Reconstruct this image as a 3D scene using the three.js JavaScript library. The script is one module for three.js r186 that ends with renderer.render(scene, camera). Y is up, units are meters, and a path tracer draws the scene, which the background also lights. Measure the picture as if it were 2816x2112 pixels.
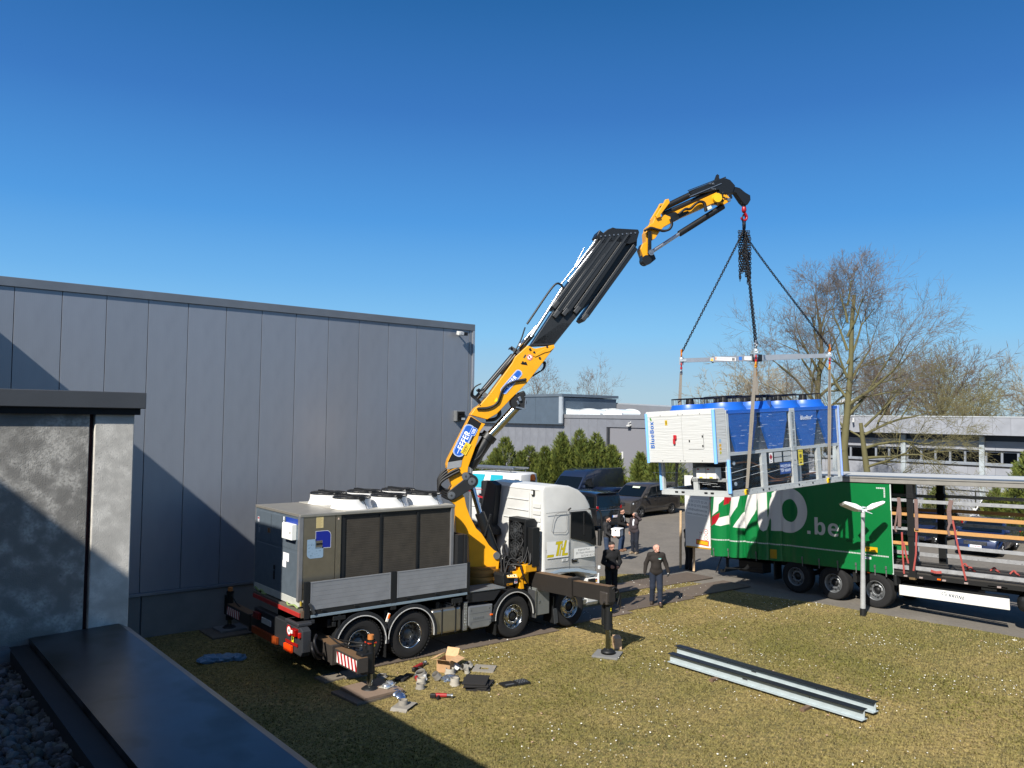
import * as THREE from 'three';
import { RoundedBoxGeometry } from 'three/addons/geometries/RoundedBoxGeometry.js';
import { MarchingCubes } from 'three/addons/objects/MarchingCubes.js';
import { ImprovedNoise } from 'three/addons/math/ImprovedNoise.js';
import { mergeGeometries, mergeVertices, toCreasedNormals } from 'three/addons/utils/BufferGeometryUtils.js';

// ---------- camera ----------
const W = 1024, H = 768;
const scene = new THREE.Scene();
const renderer = new THREE.WebGLRenderer({ antialias: true });
renderer.setSize(W, H);
renderer.toneMapping = THREE.LinearToneMapping;
renderer.toneMappingExposure = 1.45;
renderer.shadowMap.enabled = true;
const camera = new THREE.PerspectiveCamera(49.52, W / H, 0.05, 2000);
camera.position.set(0, 5.6, 0);
{
  const ya = THREE.MathUtils.degToRad(50.9), pi = THREE.MathUtils.degToRad(2.3);
  camera.lookAt(Math.cos(ya) * Math.cos(pi), 5.6 + Math.sin(pi), -Math.sin(ya) * Math.cos(pi));
  camera.rotateZ(THREE.MathUtils.degToRad(0.9));
}
// ---------- sky: clear spring sky, computed ----------
const SUN = new THREE.Vector3(-1, 0.865, 0.417).normalize();
{
  const w = 1024, h = 512, d = new Float32Array(w * h * 4);
  // radiance against the height above the horizon (degrees)
  const stops = [[0, 0.457, 0.61, 0.701], [1.7, 0.418, 0.617, 0.745], [5.7, 0.25, 0.571, 0.896], [9, 0.16, 0.45, 0.84], [13.1, 0.087, 0.332, 0.758], [20.1, 0.0467, 0.195, 0.546], [27.1, 0.0232, 0.1356, 0.3916], [40, 0.014, 0.09, 0.28], [60, 0.01, 0.066, 0.21], [90, 0.009, 0.058, 0.185]];
  for (let j = 0; j < h; j++) {
    const el = (0.5 - (j + 0.5) / h) * 180;   // +90 at the first row, flipped below
    for (let i = 0; i < w; i++) {
      const az = ((i + 0.5) / w - 0.5) * 2 * Math.PI;
      const e = Math.max(0, el);
      let k = 1; while (k < stops.length - 1 && stops[k][0] < e) k++;
      const a = stops[k - 1], b = stops[k], t = Math.min(1, (e - a[0]) / (b[0] - a[0]));
      const dir = [Math.cos(el * Math.PI / 180) * Math.cos(az), Math.sin(el * Math.PI / 180), Math.cos(el * Math.PI / 180) * Math.sin(az)];
      const cs = dir[0] * SUN.x + dir[1] * SUN.y + dir[2] * SUN.z;
      const glow = 0.7 * Math.pow(Math.max(0, cs), 9) + 0.12 * Math.pow(Math.max(0, cs), 2.5);
      const o = ((h - 1 - j) * w + i) * 4;
      for (let c = 0; c < 3; c++) {
        let v = a[c + 1] + (b[c + 1] - a[c + 1]) * t;
        v += glow * [0.78, 0.86, 0.95][c];
        if (el < 0) v *= Math.max(0.25, 1 + el / 20);
        d[o + c] = v * SKY_GAIN();
      }
      d[o + 3] = 1;
    }
  }
  const t = new THREE.DataTexture(d, w, h, THREE.RGBAFormat, THREE.FloatType);
  t.mapping = THREE.EquirectangularReflectionMapping;
  t.magFilter = t.minFilter = THREE.LinearFilter; t.needsUpdate = true;
  scene.background = t; scene.environment = t;
}
function SKY_GAIN() { return 1 / 1.45; }
// ---------- sun ----------
const sun = new THREE.DirectionalLight(new THREE.Color(1, 0.945, 0.86), 5);
sun.position.copy(SUN).multiplyScalar(60).add(new THREE.Vector3(18, 0, -16));
sun.target.position.set(18, 0, -16);
sun.castShadow = true; sun.shadow.mapSize.set(4096, 4096); sun.shadow.radius = 1;
Object.assign(sun.shadow.camera, { left: -45, right: 45, top: 40, bottom: -40, near: 1, far: 160 });
scene.add(sun, sun.target);
// ---------- helpers ----------
const V = (x, y, z) => new THREE.Vector3(x, y, z);
const rad = THREE.MathUtils.degToRad;
function rng(seed) { let a = seed >>> 0; return () => { a = (a + 0x6D2B79F5) | 0; let t = Math.imul(a ^ (a >>> 15), 1 | a); t = (t + Math.imul(t ^ (t >>> 7), 61 | t)) ^ t; return ((t ^ (t >>> 14)) >>> 0) / 4294967296; }; }
const R = rng(7);
const rr = (a, b, r = R) => a + (b - a) * r();
const PN = new ImprovedNoise();
const noise = (x, y, z = 0) => PN.noise(x + 31.7, y + 17.3, z + 5.1);
function fbm(x, y, o = 4, z = 0) { let s = 0, a = 0.5, f = 1; for (let i = 0; i < o; i++) { s += a * noise(x * f, y * f, z + i * 9.2); a *= 0.5; f *= 2.03; } return s; }
const counts = {};
function numbered(n) { const k = counts[n] = (counts[n] ?? -1) + 1; return k ? n + '_' + String(k).padStart(3, '0') : n; }
function tag(o, label, category, group, kind) {
  if (label) o.userData.label = label; if (category) o.userData.category = category;
  if (group) o.userData.group = group; if (kind) o.userData.kind = kind; return o;
}
function thing(name, label, category, pos = [0, 0, 0], turn = 0, group) {
  const o = new THREE.Group(); o.name = numbered(name); scene.add(o);
  o.position.set(...pos); o.rotation.y = turn; return tag(o, label, category, group);
}
function copyOf(root, label, pos, turn) {
  const r = root.clone(); r.name = numbered(root.name.replace(/_\d\d\d$/, '')); r.userData = { ...root.userData }; scene.add(r);
  if (pos) r.position.set(...pos); if (turn !== undefined) r.rotation.y = turn; if (label) r.userData.label = label; return r;
}
function boxUV(g) {           // uv in metres, by the way each face points
  const p = g.attributes.position, n = g.attributes.normal, uv = new Float32Array(p.count * 2);
  for (let i = 0; i < p.count; i++) {
    const ax = Math.abs(n.getX(i)), ay = Math.abs(n.getY(i)), az = Math.abs(n.getZ(i)), x = p.getX(i), y = p.getY(i), z = p.getZ(i);
    if (ay >= ax && ay >= az) { uv[2 * i] = x; uv[2 * i + 1] = z; } else if (ax >= az) { uv[2 * i] = z; uv[2 * i + 1] = y; } else { uv[2 * i] = x; uv[2 * i + 1] = y; }
  }
  g.setAttribute('uv', new THREE.BufferAttribute(uv, 2)); return g;
}
function clean(g) {
  if (g.index) g = g.toNonIndexed();
  for (const k of Object.keys(g.attributes)) if (!['position', 'normal', 'uv'].includes(k)) g.deleteAttribute(k);
  if (!g.attributes.normal) g.computeVertexNormals();
  g.morphAttributes = {}; return g;
}
// collects geometries, merges them into one mesh
class B {
  constructor() { this.l = []; }
  add(g, m) { g = clean(g); if (m) g.applyMatrix4(m); this.l.push(boxUV(g)); return this; }
  at(g, x, y, z, rx = 0, ry = 0, rz = 0) { return this.add(g, new THREE.Matrix4().compose(V(x, y, z), new THREE.Quaternion().setFromEuler(new THREE.Euler(rx, ry, rz, 'YXZ')), V(1, 1, 1))); }
  box(w, h, d, x, y, z, rx, ry, rz) { return this.at(new THREE.BoxGeometry(w, h, d), x, y, z, rx, ry, rz); }
  rbox(w, h, d, r, x, y, z, rx, ry, rz) { return this.at(new RoundedBoxGeometry(w, h, d, 2, Math.min(r, w / 2.01, h / 2.01, d / 2.01)), x, y, z, rx, ry, rz); }
  // box given by its two corners
  span(x0, y0, z0, x1, y1, z1, r = 0) { const w = Math.abs(x1 - x0), h = Math.abs(y1 - y0), d = Math.abs(z1 - z0); const a = [(x0 + x1) / 2, (y0 + y1) / 2, (z0 + z1) / 2]; return r ? this.rbox(w, h, d, r, ...a) : this.box(w, h, d, ...a); }
  cyl(r0, r1, a, b, n = 12, open = false) {     // from point a (radius r0) to b (radius r1)
    const A = V(...a), D = V(...b).sub(A), L = D.length();
    const q = new THREE.Quaternion().setFromUnitVectors(V(0, 1, 0), D.clone().normalize());
    return this.add(new THREE.CylinderGeometry(r1, r0, L, n, 1, open), new THREE.Matrix4().compose(A.addScaledVector(D, 0.5), q, V(1, 1, 1)));
  }
  bar(w, h, a, b, up = [0, 1, 0]) {             // square bar from a to b
    const A = V(...a), D = V(...b).sub(A), L = D.length(), zz = D.clone().normalize(); let x = V(...up).cross(zz); if (x.lengthSq() < 1e-6) x = V(1, 0, 0).cross(zz); x.normalize();
    const y = zz.clone().cross(x), m = new THREE.Matrix4().makeBasis(x, y, zz).setPosition(A.addScaledVector(D, 0.5));
    return this.add(new THREE.BoxGeometry(w, h, L), m);
  }
  tube(pts, r, n = 6, seg) { const c = new THREE.CatmullRomCurve3(pts.map(p => V(...p)), false, 'centripetal'); return this.add(new THREE.TubeGeometry(c, seg || pts.length * 5, r, n)); }
  ball(r, x, y, z, sx = 1, sy = 1, sz = 1, n = 12) { return this.add(new THREE.SphereGeometry(r, n, Math.max(6, n * .7 | 0)), new THREE.Matrix4().compose(V(x, y, z), new THREE.Quaternion(), V(sx, sy, sz))); }
  // polygon in xy pulled out along z from z0 to z1
  ext(pts, z0, z1, bev = 0, m) {
    const s = new THREE.Shape(pts.map(p => new THREE.Vector2(p[0], p[1]))); const d = z1 - z0;
    const g = new THREE.ExtrudeGeometry(s, bev ? { depth: d - 2 * bev, bevelEnabled: true, bevelThickness: bev, bevelSize: bev, bevelOffset: -bev, bevelSegments: 2 } : { depth: d, bevelEnabled: false });
    g.translate(0, 0, z0 + bev); return this.add(g, m);
  }
  lathe(pts, n, m) { return this.add(new THREE.LatheGeometry(pts.map(p => new THREE.Vector2(p[0], p[1])), n), m); }
  geo() { return this.l.length > 1 ? mergeGeometries(this.l) : this.l[0]; }
  mesh(name, mat, parent, label) {
    if (!this.l.length) return null;
    const o = new THREE.Mesh(this.geo(), mat); o.castShadow = o.receiveShadow = true; o.name = name;
    if (parent) parent.add(o); else { o.name = numbered(name); scene.add(o); }
    if (label) o.userData.label = label; return o;
  }
}
const T4 = (x, y, z, rx = 0, ry = 0, rz = 0, s = 1) => new THREE.Matrix4().compose(V(x, y, z), new THREE.Quaternion().setFromEuler(new THREE.Euler(rx, ry, rz, 'YXZ')), V(s, s, s));
function meshOf(g, name, mat, parent, label) { const o = new THREE.Mesh(g, mat); o.castShadow = o.receiveShadow = true; o.name = name; if (parent) parent.add(o); else { o.name = numbered(name); scene.add(o); } if (label) o.userData.label = label; return o; }
// ---------- textures ----------
function dataTex(n, fn, rep, srgb) {
  const d = new Uint8Array(n * n * 4);
  for (let j = 0; j < n; j++) for (let i = 0; i < n; i++) { const c = fn(i / n, j / n), o = (j * n + i) * 4; for (let k = 0; k < 3; k++) d[o + k] = Math.max(0, Math.min(255, c[k] * 255)); d[o + 3] = 255; }
  const t = new THREE.DataTexture(d, n, n, THREE.RGBAFormat); t.wrapS = t.wrapT = THREE.RepeatWrapping; t.magFilter = THREE.LinearFilter; t.minFilter = THREE.LinearMipmapLinearFilter; t.generateMipmaps = true;
  if (srgb) t.colorSpace = THREE.SRGBColorSpace; if (rep) t.repeat.set(rep, rep); t.needsUpdate = true; return t;
}
function wrapF(f, x, y, p) { // makes f repeat with period p by blending the two ends
  const a = x / p, b = y / p; return f(x, y) * (1 - a) * (1 - b) + f(x - p, y) * a * (1 - b) + f(x, y - p) * (1 - a) * b + f(x - p, y - p) * a * b;
}
// grey speckle and blotches round 1, for multiplying a colour; also used as bump or roughness
const texBlotch = dataTex(512, (u, v) => { const a = wrapF((x, y) => fbm(x, y, 5), u * 6, v * 6, 6), g = 0.9 + 0.26 * a + (Math.sin(u * 9137.1 + v * 7919.7) * 43758.5 % 1) * 0.03; return [g, g, g]; });
const texGrain = dataTex(256, (u, v) => { const a = wrapF((x, y) => fbm(x, y, 3), u * 40, v * 40, 40), g = 0.5 + 0.55 * a; return [g, g, g]; });
const texStreak = dataTex(512, (u, v) => { const a = wrapF((x, y) => fbm(x, y * 0.06, 4), u * 24, v * 24, 24), b = wrapF((x, y) => fbm(x, y, 3), u * 4, v * 4, 4); const g = 0.84 + 0.28 * a + 0.25 * b; return [g, g, g]; });
function rep(t, x, y = x) { const c = t.clone(); c.repeat.set(x, y); c.needsUpdate = true; return c; }
const repCache = {};
function repC(t, key, x, y = x) { return repCache[key + x + '_' + y] ||= rep(t, x, y); }
// ---------- materials ----------
const lin = (h) => new THREE.Color(h);
function mat(color, rough = 0.6, metal = 0, o = {}) { return new THREE.MeshStandardMaterial({ color: color instanceof THREE.Color ? color : new THREE.Color(color), roughness: rough, metalness: metal, ...o }); }
// with wear: blotchy colour and uneven gloss, s = metres per repeat
function worn(color, rough = 0.6, metal = 0, s = 1.5, o = {}) { return mat(color, rough, metal, { map: repC(texBlotch, 'b', 1 / s), bumpMap: repC(texGrain, 'g', 2 / s), bumpScale: 0.001, ...o }); }
function canvasTex(w, h, draw) { const c = document.createElement('canvas'); c.width = w; c.height = h; const x = c.getContext('2d'); draw(x, w, h); const t = new THREE.CanvasTexture(c); t.colorSpace = THREE.SRGBColorSpace; t.anisotropy = 8; return t; }
// a print: thin sheet w by h with drawing, centre at p, facing along the normal given by turning about y (and tilt)
function print(name, w, h, px, draw, parent, p, ry = 0, rx = 0, rz = 0, o = {}) {
  const t = canvasTex(px, Math.max(8, Math.round(px * h / w)), draw);
  const m = mat(0xffffff, o.rough ?? 0.5, o.metal ?? 0, { map: t, ...(o.alpha ? { alphaTest: 0.5 } : {}), ...(o.double ? { side: THREE.DoubleSide } : {}) });
  const g = new THREE.PlaneGeometry(w, h); const q = new THREE.Mesh(g, m); q.name = name; q.position.set(...p); q.rotation.set(rx, ry, rz, 'YXZ'); q.receiveShadow = true; (parent || scene).add(q); if (!parent) q.name = numbered(name); return q;
}
const M = {
  black: mat(0x161718, 0.55), blackSteel: worn(0x1c1e20, 0.5, 0.2, 1.2), chassis: worn(0x141414, 0.7, 0, 1), rubber: worn(0x1b1b1c, 0.92, 0, 0.8),
  hose: mat(0x111112, 0.55), chrome: mat(0xb9bcc2, 0.28, 1), steel: worn(0x9a9da0, 0.38, 0.85, 1), alu: worn(0xb4b8bc, 0.34, 0.9, 1.2), aluMatt: worn(0x8d9297, 0.5, 0.55, 1.5), galv: worn(0x9aa1a6, 0.45, 0.7, 0.9),
  yellow: worn(new THREE.Color(0.80, 0.36, 0.006), 0.38, 0, 2), white: worn(0xd3d3cf, 0.35, 0, 3), whiteP: mat(0xd6d6d4, 0.4), glass: mat(0x0c1216, 0.06, 0, { envMapIntensity: 1 }),
  wood: worn(new THREE.Color(0.46, 0.27, 0.11), 0.75, 0, 0.6), woodDark: worn(new THREE.Color(0.16, 0.10, 0.06), 0.85, 0, 0.6), red: mat(0xa81512, 0.4), orange: mat(0xff6a00, 0.3),
  plasticGrey: worn(0x3b3e41, 0.6, 0, 1), card: worn(new THREE.Color(0.45, 0.27, 0.14), 0.85, 0, 0.5), greyPl: worn(0x6d6a64, 0.8, 0, 0.3),
};
// ================= ground =================
{
  const asphaltTex = dataTex(512, (u, v) => { const a = wrapF((x, y) => fbm(x, y, 5), u * 8, v * 8, 8), b = wrapF((x, y) => fbm(x, y, 2), u * 60, v * 60, 60); const g = 0.80 + 0.35 * a + 0.35 * b; return [g, g * 0.985, g * 0.95]; });
  const am = mat(new THREE.Color(0.20, 0.182, 0.158), 0.9, 0, { map: rep(asphaltTex, 1 / 7), bumpMap: rep(texGrain, 1 / 1.1), bumpScale: 0.006 });
  const g = boxUV(clean(new THREE.PlaneGeometry(1600, 1600, 1, 1).rotateX(-Math.PI / 2)));
  g.translate(0, -0.014, 0);
  tag(meshOf(g, 'ground', am), null, null, null, 'structure');
  // patched strips of newer tarmac on the yard
  const lawnPts = [[1.7, 16], [30, 6], [25.3, -4], [24.62, -8.2], [24.22, -11], [24.02, -12.6], [23.86, -14.2], [23.5, -15.4], [23.25, -16.6], [23.3, -18.2], [23.0, -19.4], [22.95, -20.6], [22.3, -21.0], [19.5, -21.35], [16.16, -21.6], [16.14, -21.88], [1.7, -21.88]];
  // ragged edge: each side broken into short steps
  const edge = []; const er = rng(3);
  for (let i = 0; i < lawnPts.length; i++) { const a = lawnPts[i], b = lawnPts[(i + 1) % lawnPts.length], L = Math.hypot(b[0] - a[0], b[1] - a[1]), n = Math.max(1, Math.round(L / 0.18)); const rag = i >= 1 && i <= 13 ? 0.05 : 0; for (let k = 0; k < n; k++) { const t = k / n; edge.push([a[0] + (b[0] - a[0]) * t + rr(-rag, rag, er), a[1] + (b[1] - a[1]) * t + rr(-rag, rag, er)]); } }
  const sh = new THREE.Shape(edge.map(p => new THREE.Vector2(p[0], -p[1])));
  const lg = boxUV(clean(new THREE.ShapeGeometry(sh).rotateX(-Math.PI / 2)));
  globalThis.lawnTone = (x, z) => { // 0 = straw, 1 = green
    const a = fbm(x * 0.16, z * 0.16, 4) * 1.5 + fbm(x * 0.9 + 5, z * 0.9, 3) * 0.9; return Math.max(0, Math.min(1, 0.44 + a * 0.75));
  };
  const lt = dataTex(1024, (u, v) => {
    const x = u * 30, z = v * 30; const g = lawnTone(x, z), f = 0.8 + 0.6 * fbm(x * 9, z * 9, 3) + 0.2 * (((Math.sin(u * 91137.1 + v * 47919.7) * 43758.5) % 1));
    const dry = [0.68, 0.585, 0.36], gr = [0.46, 0.44, 0.21];
    return [0, 1, 2].map(k => (dry[k] + (gr[k] - dry[k]) * g) * f);
  }, 1 / 30, true);
  tag(meshOf(lg, 'lawn', mat(0xffffff, 0.95, 0, { map: lt, bumpMap: rep(texGrain, 1 / 0.6), bumpScale: 0.02 })), null, null, null, 'structure');
  // ---- grass blades and daisies
  const inside = (x, z) => { let c = false; for (let i = 0, j = lawnPts.length - 1; i < lawnPts.length; j = i++) { const [xi, zi] = lawnPts[i], [xj, zj] = lawnPts[j]; if ((zi > z) !== (zj > z) && x < (xj - xi) * (z - zi) / (zj - zi) + xi) c = !c; } return c; };
  const bl = []; const br = rng(11);
  for (let k = 0; k < 7; k++) { const a = br() * 6.28, h = 0.6 + br() * 0.7, w = 0.11, lx = Math.cos(a) * 0.7 * br(), lz = Math.sin(a) * 0.7 * br(), ox = (br() - .5) * 1.3, oz = (br() - .5) * 1.3; const dx = Math.cos(a + 1.57) * w, dz = Math.sin(a + 1.57) * w; bl.push(ox - dx, 0, oz - dz, ox + dx, 0, oz + dz, ox + lx, h, oz + lz); }
  const tg = new THREE.BufferGeometry(); tg.setAttribute('position', new THREE.BufferAttribute(new Float32Array(bl), 3)); tg.computeVertexNormals();
  const nn = tg.attributes.normal; for (let i = 0; i < nn.count; i++) { const v = V(nn.getX(i), nn.getY(i), nn.getZ(i)); if (v.y < 0) v.negate(); v.y += 0.8; v.normalize(); nn.setXYZ(i, v.x, v.y, v.z); }
  const N = 210000, im = new THREE.InstancedMesh(tg, mat(0xffffff, 0.9, 0, { side: THREE.DoubleSide }), N);
  const m4 = new THREE.Matrix4(), q = new THREE.Quaternion(), c = new THREE.Color(); let n = 0; const gr = rng(5);
  while (n < N) {
    // more where the camera is near
    const x = rr(2.5, 26.5, gr), z = rr(-21.8, -4.2, gr); const d = Math.hypot(x, z); if (gr() > Math.min(1, 13 / d)) continue; if (!inside(x, z)) continue;
    const s = rr(0.018, 0.034, gr) * (0.8 + 0.5 * lawnTone(x, z)); q.setFromAxisAngle(V(0, 1, 0), gr() * 6.28); m4.compose(V(x, 0, z), q, V(s, s * rr(0.7, 1.2, gr), s)); im.setMatrixAt(n, m4);
    const t = Math.max(0, Math.min(1, lawnTone(x, z) + rr(-0.28, 0.28, gr))), f = rr(0.75, 1.25, gr); c.setRGB((0.36 + (0.165 - 0.36) * t) * f, (0.275 + (0.155 - 0.275) * t) * f, (0.115 + (0.032 - 0.115) * t) * f); im.setColorAt(n, c); n++;
  }
  im.name = 'grass'; im.castShadow = im.receiveShadow = true; scene.add(im); tag(im, 'short mown grass blades, green mixed with dry straw', 'grass', null, 'stuff');
  // daisies: little white heads in loose clusters
  const dg = mergeGeometries([clean(new THREE.CylinderGeometry(1, 0.8, 0.5, 7)), clean(new THREE.CylinderGeometry(0.35, 0.35, 0.6, 6).translate(0, 0.2, 0))]);
  const D = 1100, dm = new THREE.InstancedMesh(dg, mat(0xf2f0e6, 0.8), D); n = 0; const dr = rng(21);
  while (n < D) { const x = rr(5, 24.3, dr), z = rr(-21, -6, dr); const w = fbm(x * 0.45 + 40, z * 0.45, 3); if (w < -0.05 + dr() * 0.5) continue; if (x < 8.8 || !inside(x, z)) continue; const s = rr(0.008, 0.017, dr); m4.compose(V(x, rr(0.02, 0.04, dr), z), q.setFromEuler(new THREE.Euler(rr(-.4, .4, dr), 0, rr(-.4, .4, dr))), V(s, s, s)); dm.setMatrixAt(n++, m4); }
  dm.name = 'daisies'; dm.castShadow = true; scene.add(dm); tag(dm, 'tiny white daisies scattered over the lawn', 'daisies', null, 'stuff');
}
// ---- ground protection mats
{
  const mm = [0, 1, 2].map(i => worn(new THREE.Color(0.115 + i * .02, 0.088 + i * .016, 0.066 + i * .013), 0.85, 0, 1.1 + i * .3, { bumpScale: 0.003 }));
  let k = 0;
  const matAt = (x0, x1, zc, w, rot, label) => { const o = new B().rbox(x1 - x0 - 0.03, 0.03, w, 0.008, 0, 0.018, 0).mesh('ground_mat', mm[k++ % 3]); o.position.set((x0 + x1) / 2, (k % 2) * 0.006, zc); o.rotation.y = rot; tag(o, label, 'mat', 'brown track mats laid on the lawn'); };
  matAt(8.75, 11.84, -17.02, 1.25, 0.01, 'brown track mat on the lawn under the rear wheels of the crane truck');
  matAt(11.86, 15.04, -16.98, 1.25, -0.005, 'brown track mat on the lawn under the second steering wheel of the crane truck');
  matAt(15.06, 18.12, -17.22, 1.2, -0.03, 'brown track mat on the lawn under the front wheel of the crane truck');
  matAt(18.14, 21.25, -17.42, 1.2, -0.02, 'brown track mat underfoot of the bald man in the dark hoodie');
  matAt(21.27, 24.3, -17.5, 1.15, -0.03, 'brown track mat on the lawn edge in the shadow of the lifted chiller');
  matAt(8.75, 11.84, -18.75, 1.2, 0, 'brown track mat in the dark under the far rear wheels of the crane truck');
  matAt(11.86, 15.04, -18.8, 1.2, 0, 'brown track mat in the dark under the middle of the crane truck');
  matAt(15.06, 18.2, -18.95, 1.2, 0.01, 'brown track mat under the far front wheel below the truck cab');
  matAt(18.24, 21.38, -19.25, 1.05, 0.0, 'brown track mat of the far track beside the man in the truck shadow');
  matAt(21.42, 24.5, -19.22, 1.2, -0.02, 'brown track mat of the far track running up to the white trailer door');
  // two stone slabs half under the mats at the rear of the truck
  const sl = worn(new THREE.Color(0.2, 0.17, 0.13), 0.9, 0, 0.5);
  [[8.35, -16.25, .5, .42, .1, 'small paving slab in the sun behind the rear outrigger beam, the left one'], [8.9, -16.2, .55, .45, -.1, 'small paving slab in the sun behind the rear outrigger beam, the right one']].forEach(([x, z, a, b, t, l]) => { const o = new B().rbox(a, 0.05, b, 0.01, 0, 0.025, 0).mesh('paving_slab', sl); o.position.set(x, 0, z); o.rotation.y = t; tag(o, l, 'slab', 'paving slabs at the truck rear'); });
}
// ================= the building the camera stands on =================
{
  const conc = (base, seed) => dataTex(512, (u, v) => {
    const x = u * 4, y = v * 4, p = 4; const big = wrapF((a, b) => fbm(a + seed, b, 4), x, y, p), med = wrapF((a, b) => fbm(a * 4 + seed, b * 4, 4), x, y, p), sp = wrapF((a, b) => fbm(a * 24, b * 24 + seed, 2), x, y, p);
    let g = base[0] + 0.16 * big + 0.13 * med; const lime = Math.max(0, Math.min(1, (med + big * 0.8 + 0.05) * 4)) * Math.max(0, Math.min(1, (sp + 0.25) * 3)); g += lime * base[1]; if (sp < -0.27) g -= 0.12;
    return [g, g * 0.985, g * 0.945];
  }, 1, true);
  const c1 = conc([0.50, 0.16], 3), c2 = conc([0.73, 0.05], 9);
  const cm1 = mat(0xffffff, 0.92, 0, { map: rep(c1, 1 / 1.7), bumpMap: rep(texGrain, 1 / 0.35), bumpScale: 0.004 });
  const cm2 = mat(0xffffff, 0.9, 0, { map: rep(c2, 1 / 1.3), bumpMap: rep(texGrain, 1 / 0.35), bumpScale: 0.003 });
  const capM = worn(new THREE.Color(0.082, 0.086, 0.092), 0.42, 0.25, 2), dk = mat(0x101113, 0.8);
  const b = thing('office_building', 'raw concrete building wall with a dark metal coping and a low roof edge, left foreground', 'building');
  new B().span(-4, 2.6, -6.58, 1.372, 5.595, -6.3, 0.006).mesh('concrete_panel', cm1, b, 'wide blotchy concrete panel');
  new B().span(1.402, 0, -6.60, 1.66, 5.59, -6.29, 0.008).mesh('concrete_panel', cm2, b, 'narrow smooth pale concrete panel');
  new B().span(1.366, 2.6, -6.5, 1.408, 5.59, -6.35).mesh('joint_sealant', mat(0x3a1a1e, 0.8), b);
  new B().span(-4, 5.62, -6.62, 1.72, 5.735, -6.235, 0.006).mesh('wall_coping', capM, b);
  new B().span(-4, 5.575, -6.59, 1.69, 5.62, -6.262).mesh('coping_lip', dk, b);
  // body behind the wall, and the two taller blocks outside the frame that throw the shade
  new B().span(-4, 0, -14.9, 1.62, 5.60, -6.6).mesh('annex_wall', cm1, b);
  new B().span(-4, 5.62, -14.9, 1.70, 5.73, -6.62).mesh('annex_roof', capM, b);
  new B().span(-12, 0, -21.85, 1.5, 8.5, -14.88).mesh('stair_tower', cm1, b);
  new B().span(-14, 0, -6.25, -3.03, 8.5, 16).mesh('upper_storey', cm1, b);
  // low roof with its edge
  new B().span(-3, 0, -6.28, 1.60, 3.93, 16).mesh('outer_wall', cm1, b);
  const zinc = mat(0xffffff, 0.38, 0.5, { map: dataTex(512, (u, v) => { const s = wrapF((x, y) => fbm(x * 1.1, y * 0.55, 4), u * 6, v * 6, 6), f = wrapF((x, y) => fbm(x * 3, y * 3, 3), u * 6, v * 6, 6); const st = Math.max(0, Math.min(1, (s + 0.02 + f * 0.25) * 5)); const g = 0.30 - 0.13 * st + f * 0.05; return [g * (1 + .06 * st), g * 1.0, g * (1.04 - .12 * st)]; }, 1, true) });
  zinc.map.repeat.set(1 / 2.2, 1 / 2.2); zinc.roughnessMap = rep(texBlotch, 1 / 1.6); 
  const prof = [[1.045, 3.97], [1.05, 4.10], [1.598, 4.118], [1.672, 4.078], [1.672, 3.93], [1.655, 3.93], [1.655, 4.05], [1.59, 4.10], [1.06, 4.085], [1.06, 3.97]];
  for (const [z0, z1] of [[-6.285, -2.602], [-2.598, 0.8], [0.804, 16]]) { const g = new B(); g.ext(prof, 0, z1 - z0, 0, T4(0, 0, z0)); g.mesh('ledge_coping', zinc, b); }
  new B().span(0.93, 3.93, -6.28, 1.045, 4.06, 16).mesh('roof_upstand', worn(0x2a2b2d, 0.8, 0, 1), b);
  new B().span(-2.9, 3.931, -6.28, 0.93, 4.07, -6.18).mesh('wall_upstand', worn(0x6a6e72, 0.6, 0, 1), b);
  // gravel on the roof
  const gr = rng(33); const base = new THREE.IcosahedronGeometry(1, 1); const p = base.attributes.position; for (let i = 0; i < p.count; i++) { const v = V(p.getX(i), p.getY(i), p.getZ(i)); v.multiplyScalar(1 + 0.22 * noise(v.x * 1.3, v.y * 1.3, v.z * 1.3)); p.setXYZ(i, v.x, v.y * 0.7, v.z); } base.computeVertexNormals();
  const N = 6500, im = new THREE.InstancedMesh(base, worn(0xffffff, 0.8, 0, 0.1), N), m4 = new THREE.Matrix4(), q = new THREE.Quaternion(), c = new THREE.Color();
  for (let n = 0; n < N; n++) { const z = rr(-6.2, -3.0, gr), x = rr(-0.5, 0.94, gr); q.setFromEuler(new THREE.Euler(gr() * 6, gr() * 6, gr() * 6)); const s = rr(0.016, 0.036, gr); m4.compose(V(x, 3.945 + gr() * 0.035, z), q, V(s, s, s)); im.setMatrixAt(n, m4); const g = rr(0.03, 0.17, gr); c.setRGB(g, g * rr(.88, 1, gr), g * rr(.75, 1, gr)); im.setColorAt(n, c); }
  im.name = 'gravel'; im.castShadow = im.receiveShadow = true; scene.add(im); tag(im, 'dark rounded gravel on the flat roof below the camera', 'gravel', null, 'stuff');
}
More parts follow.
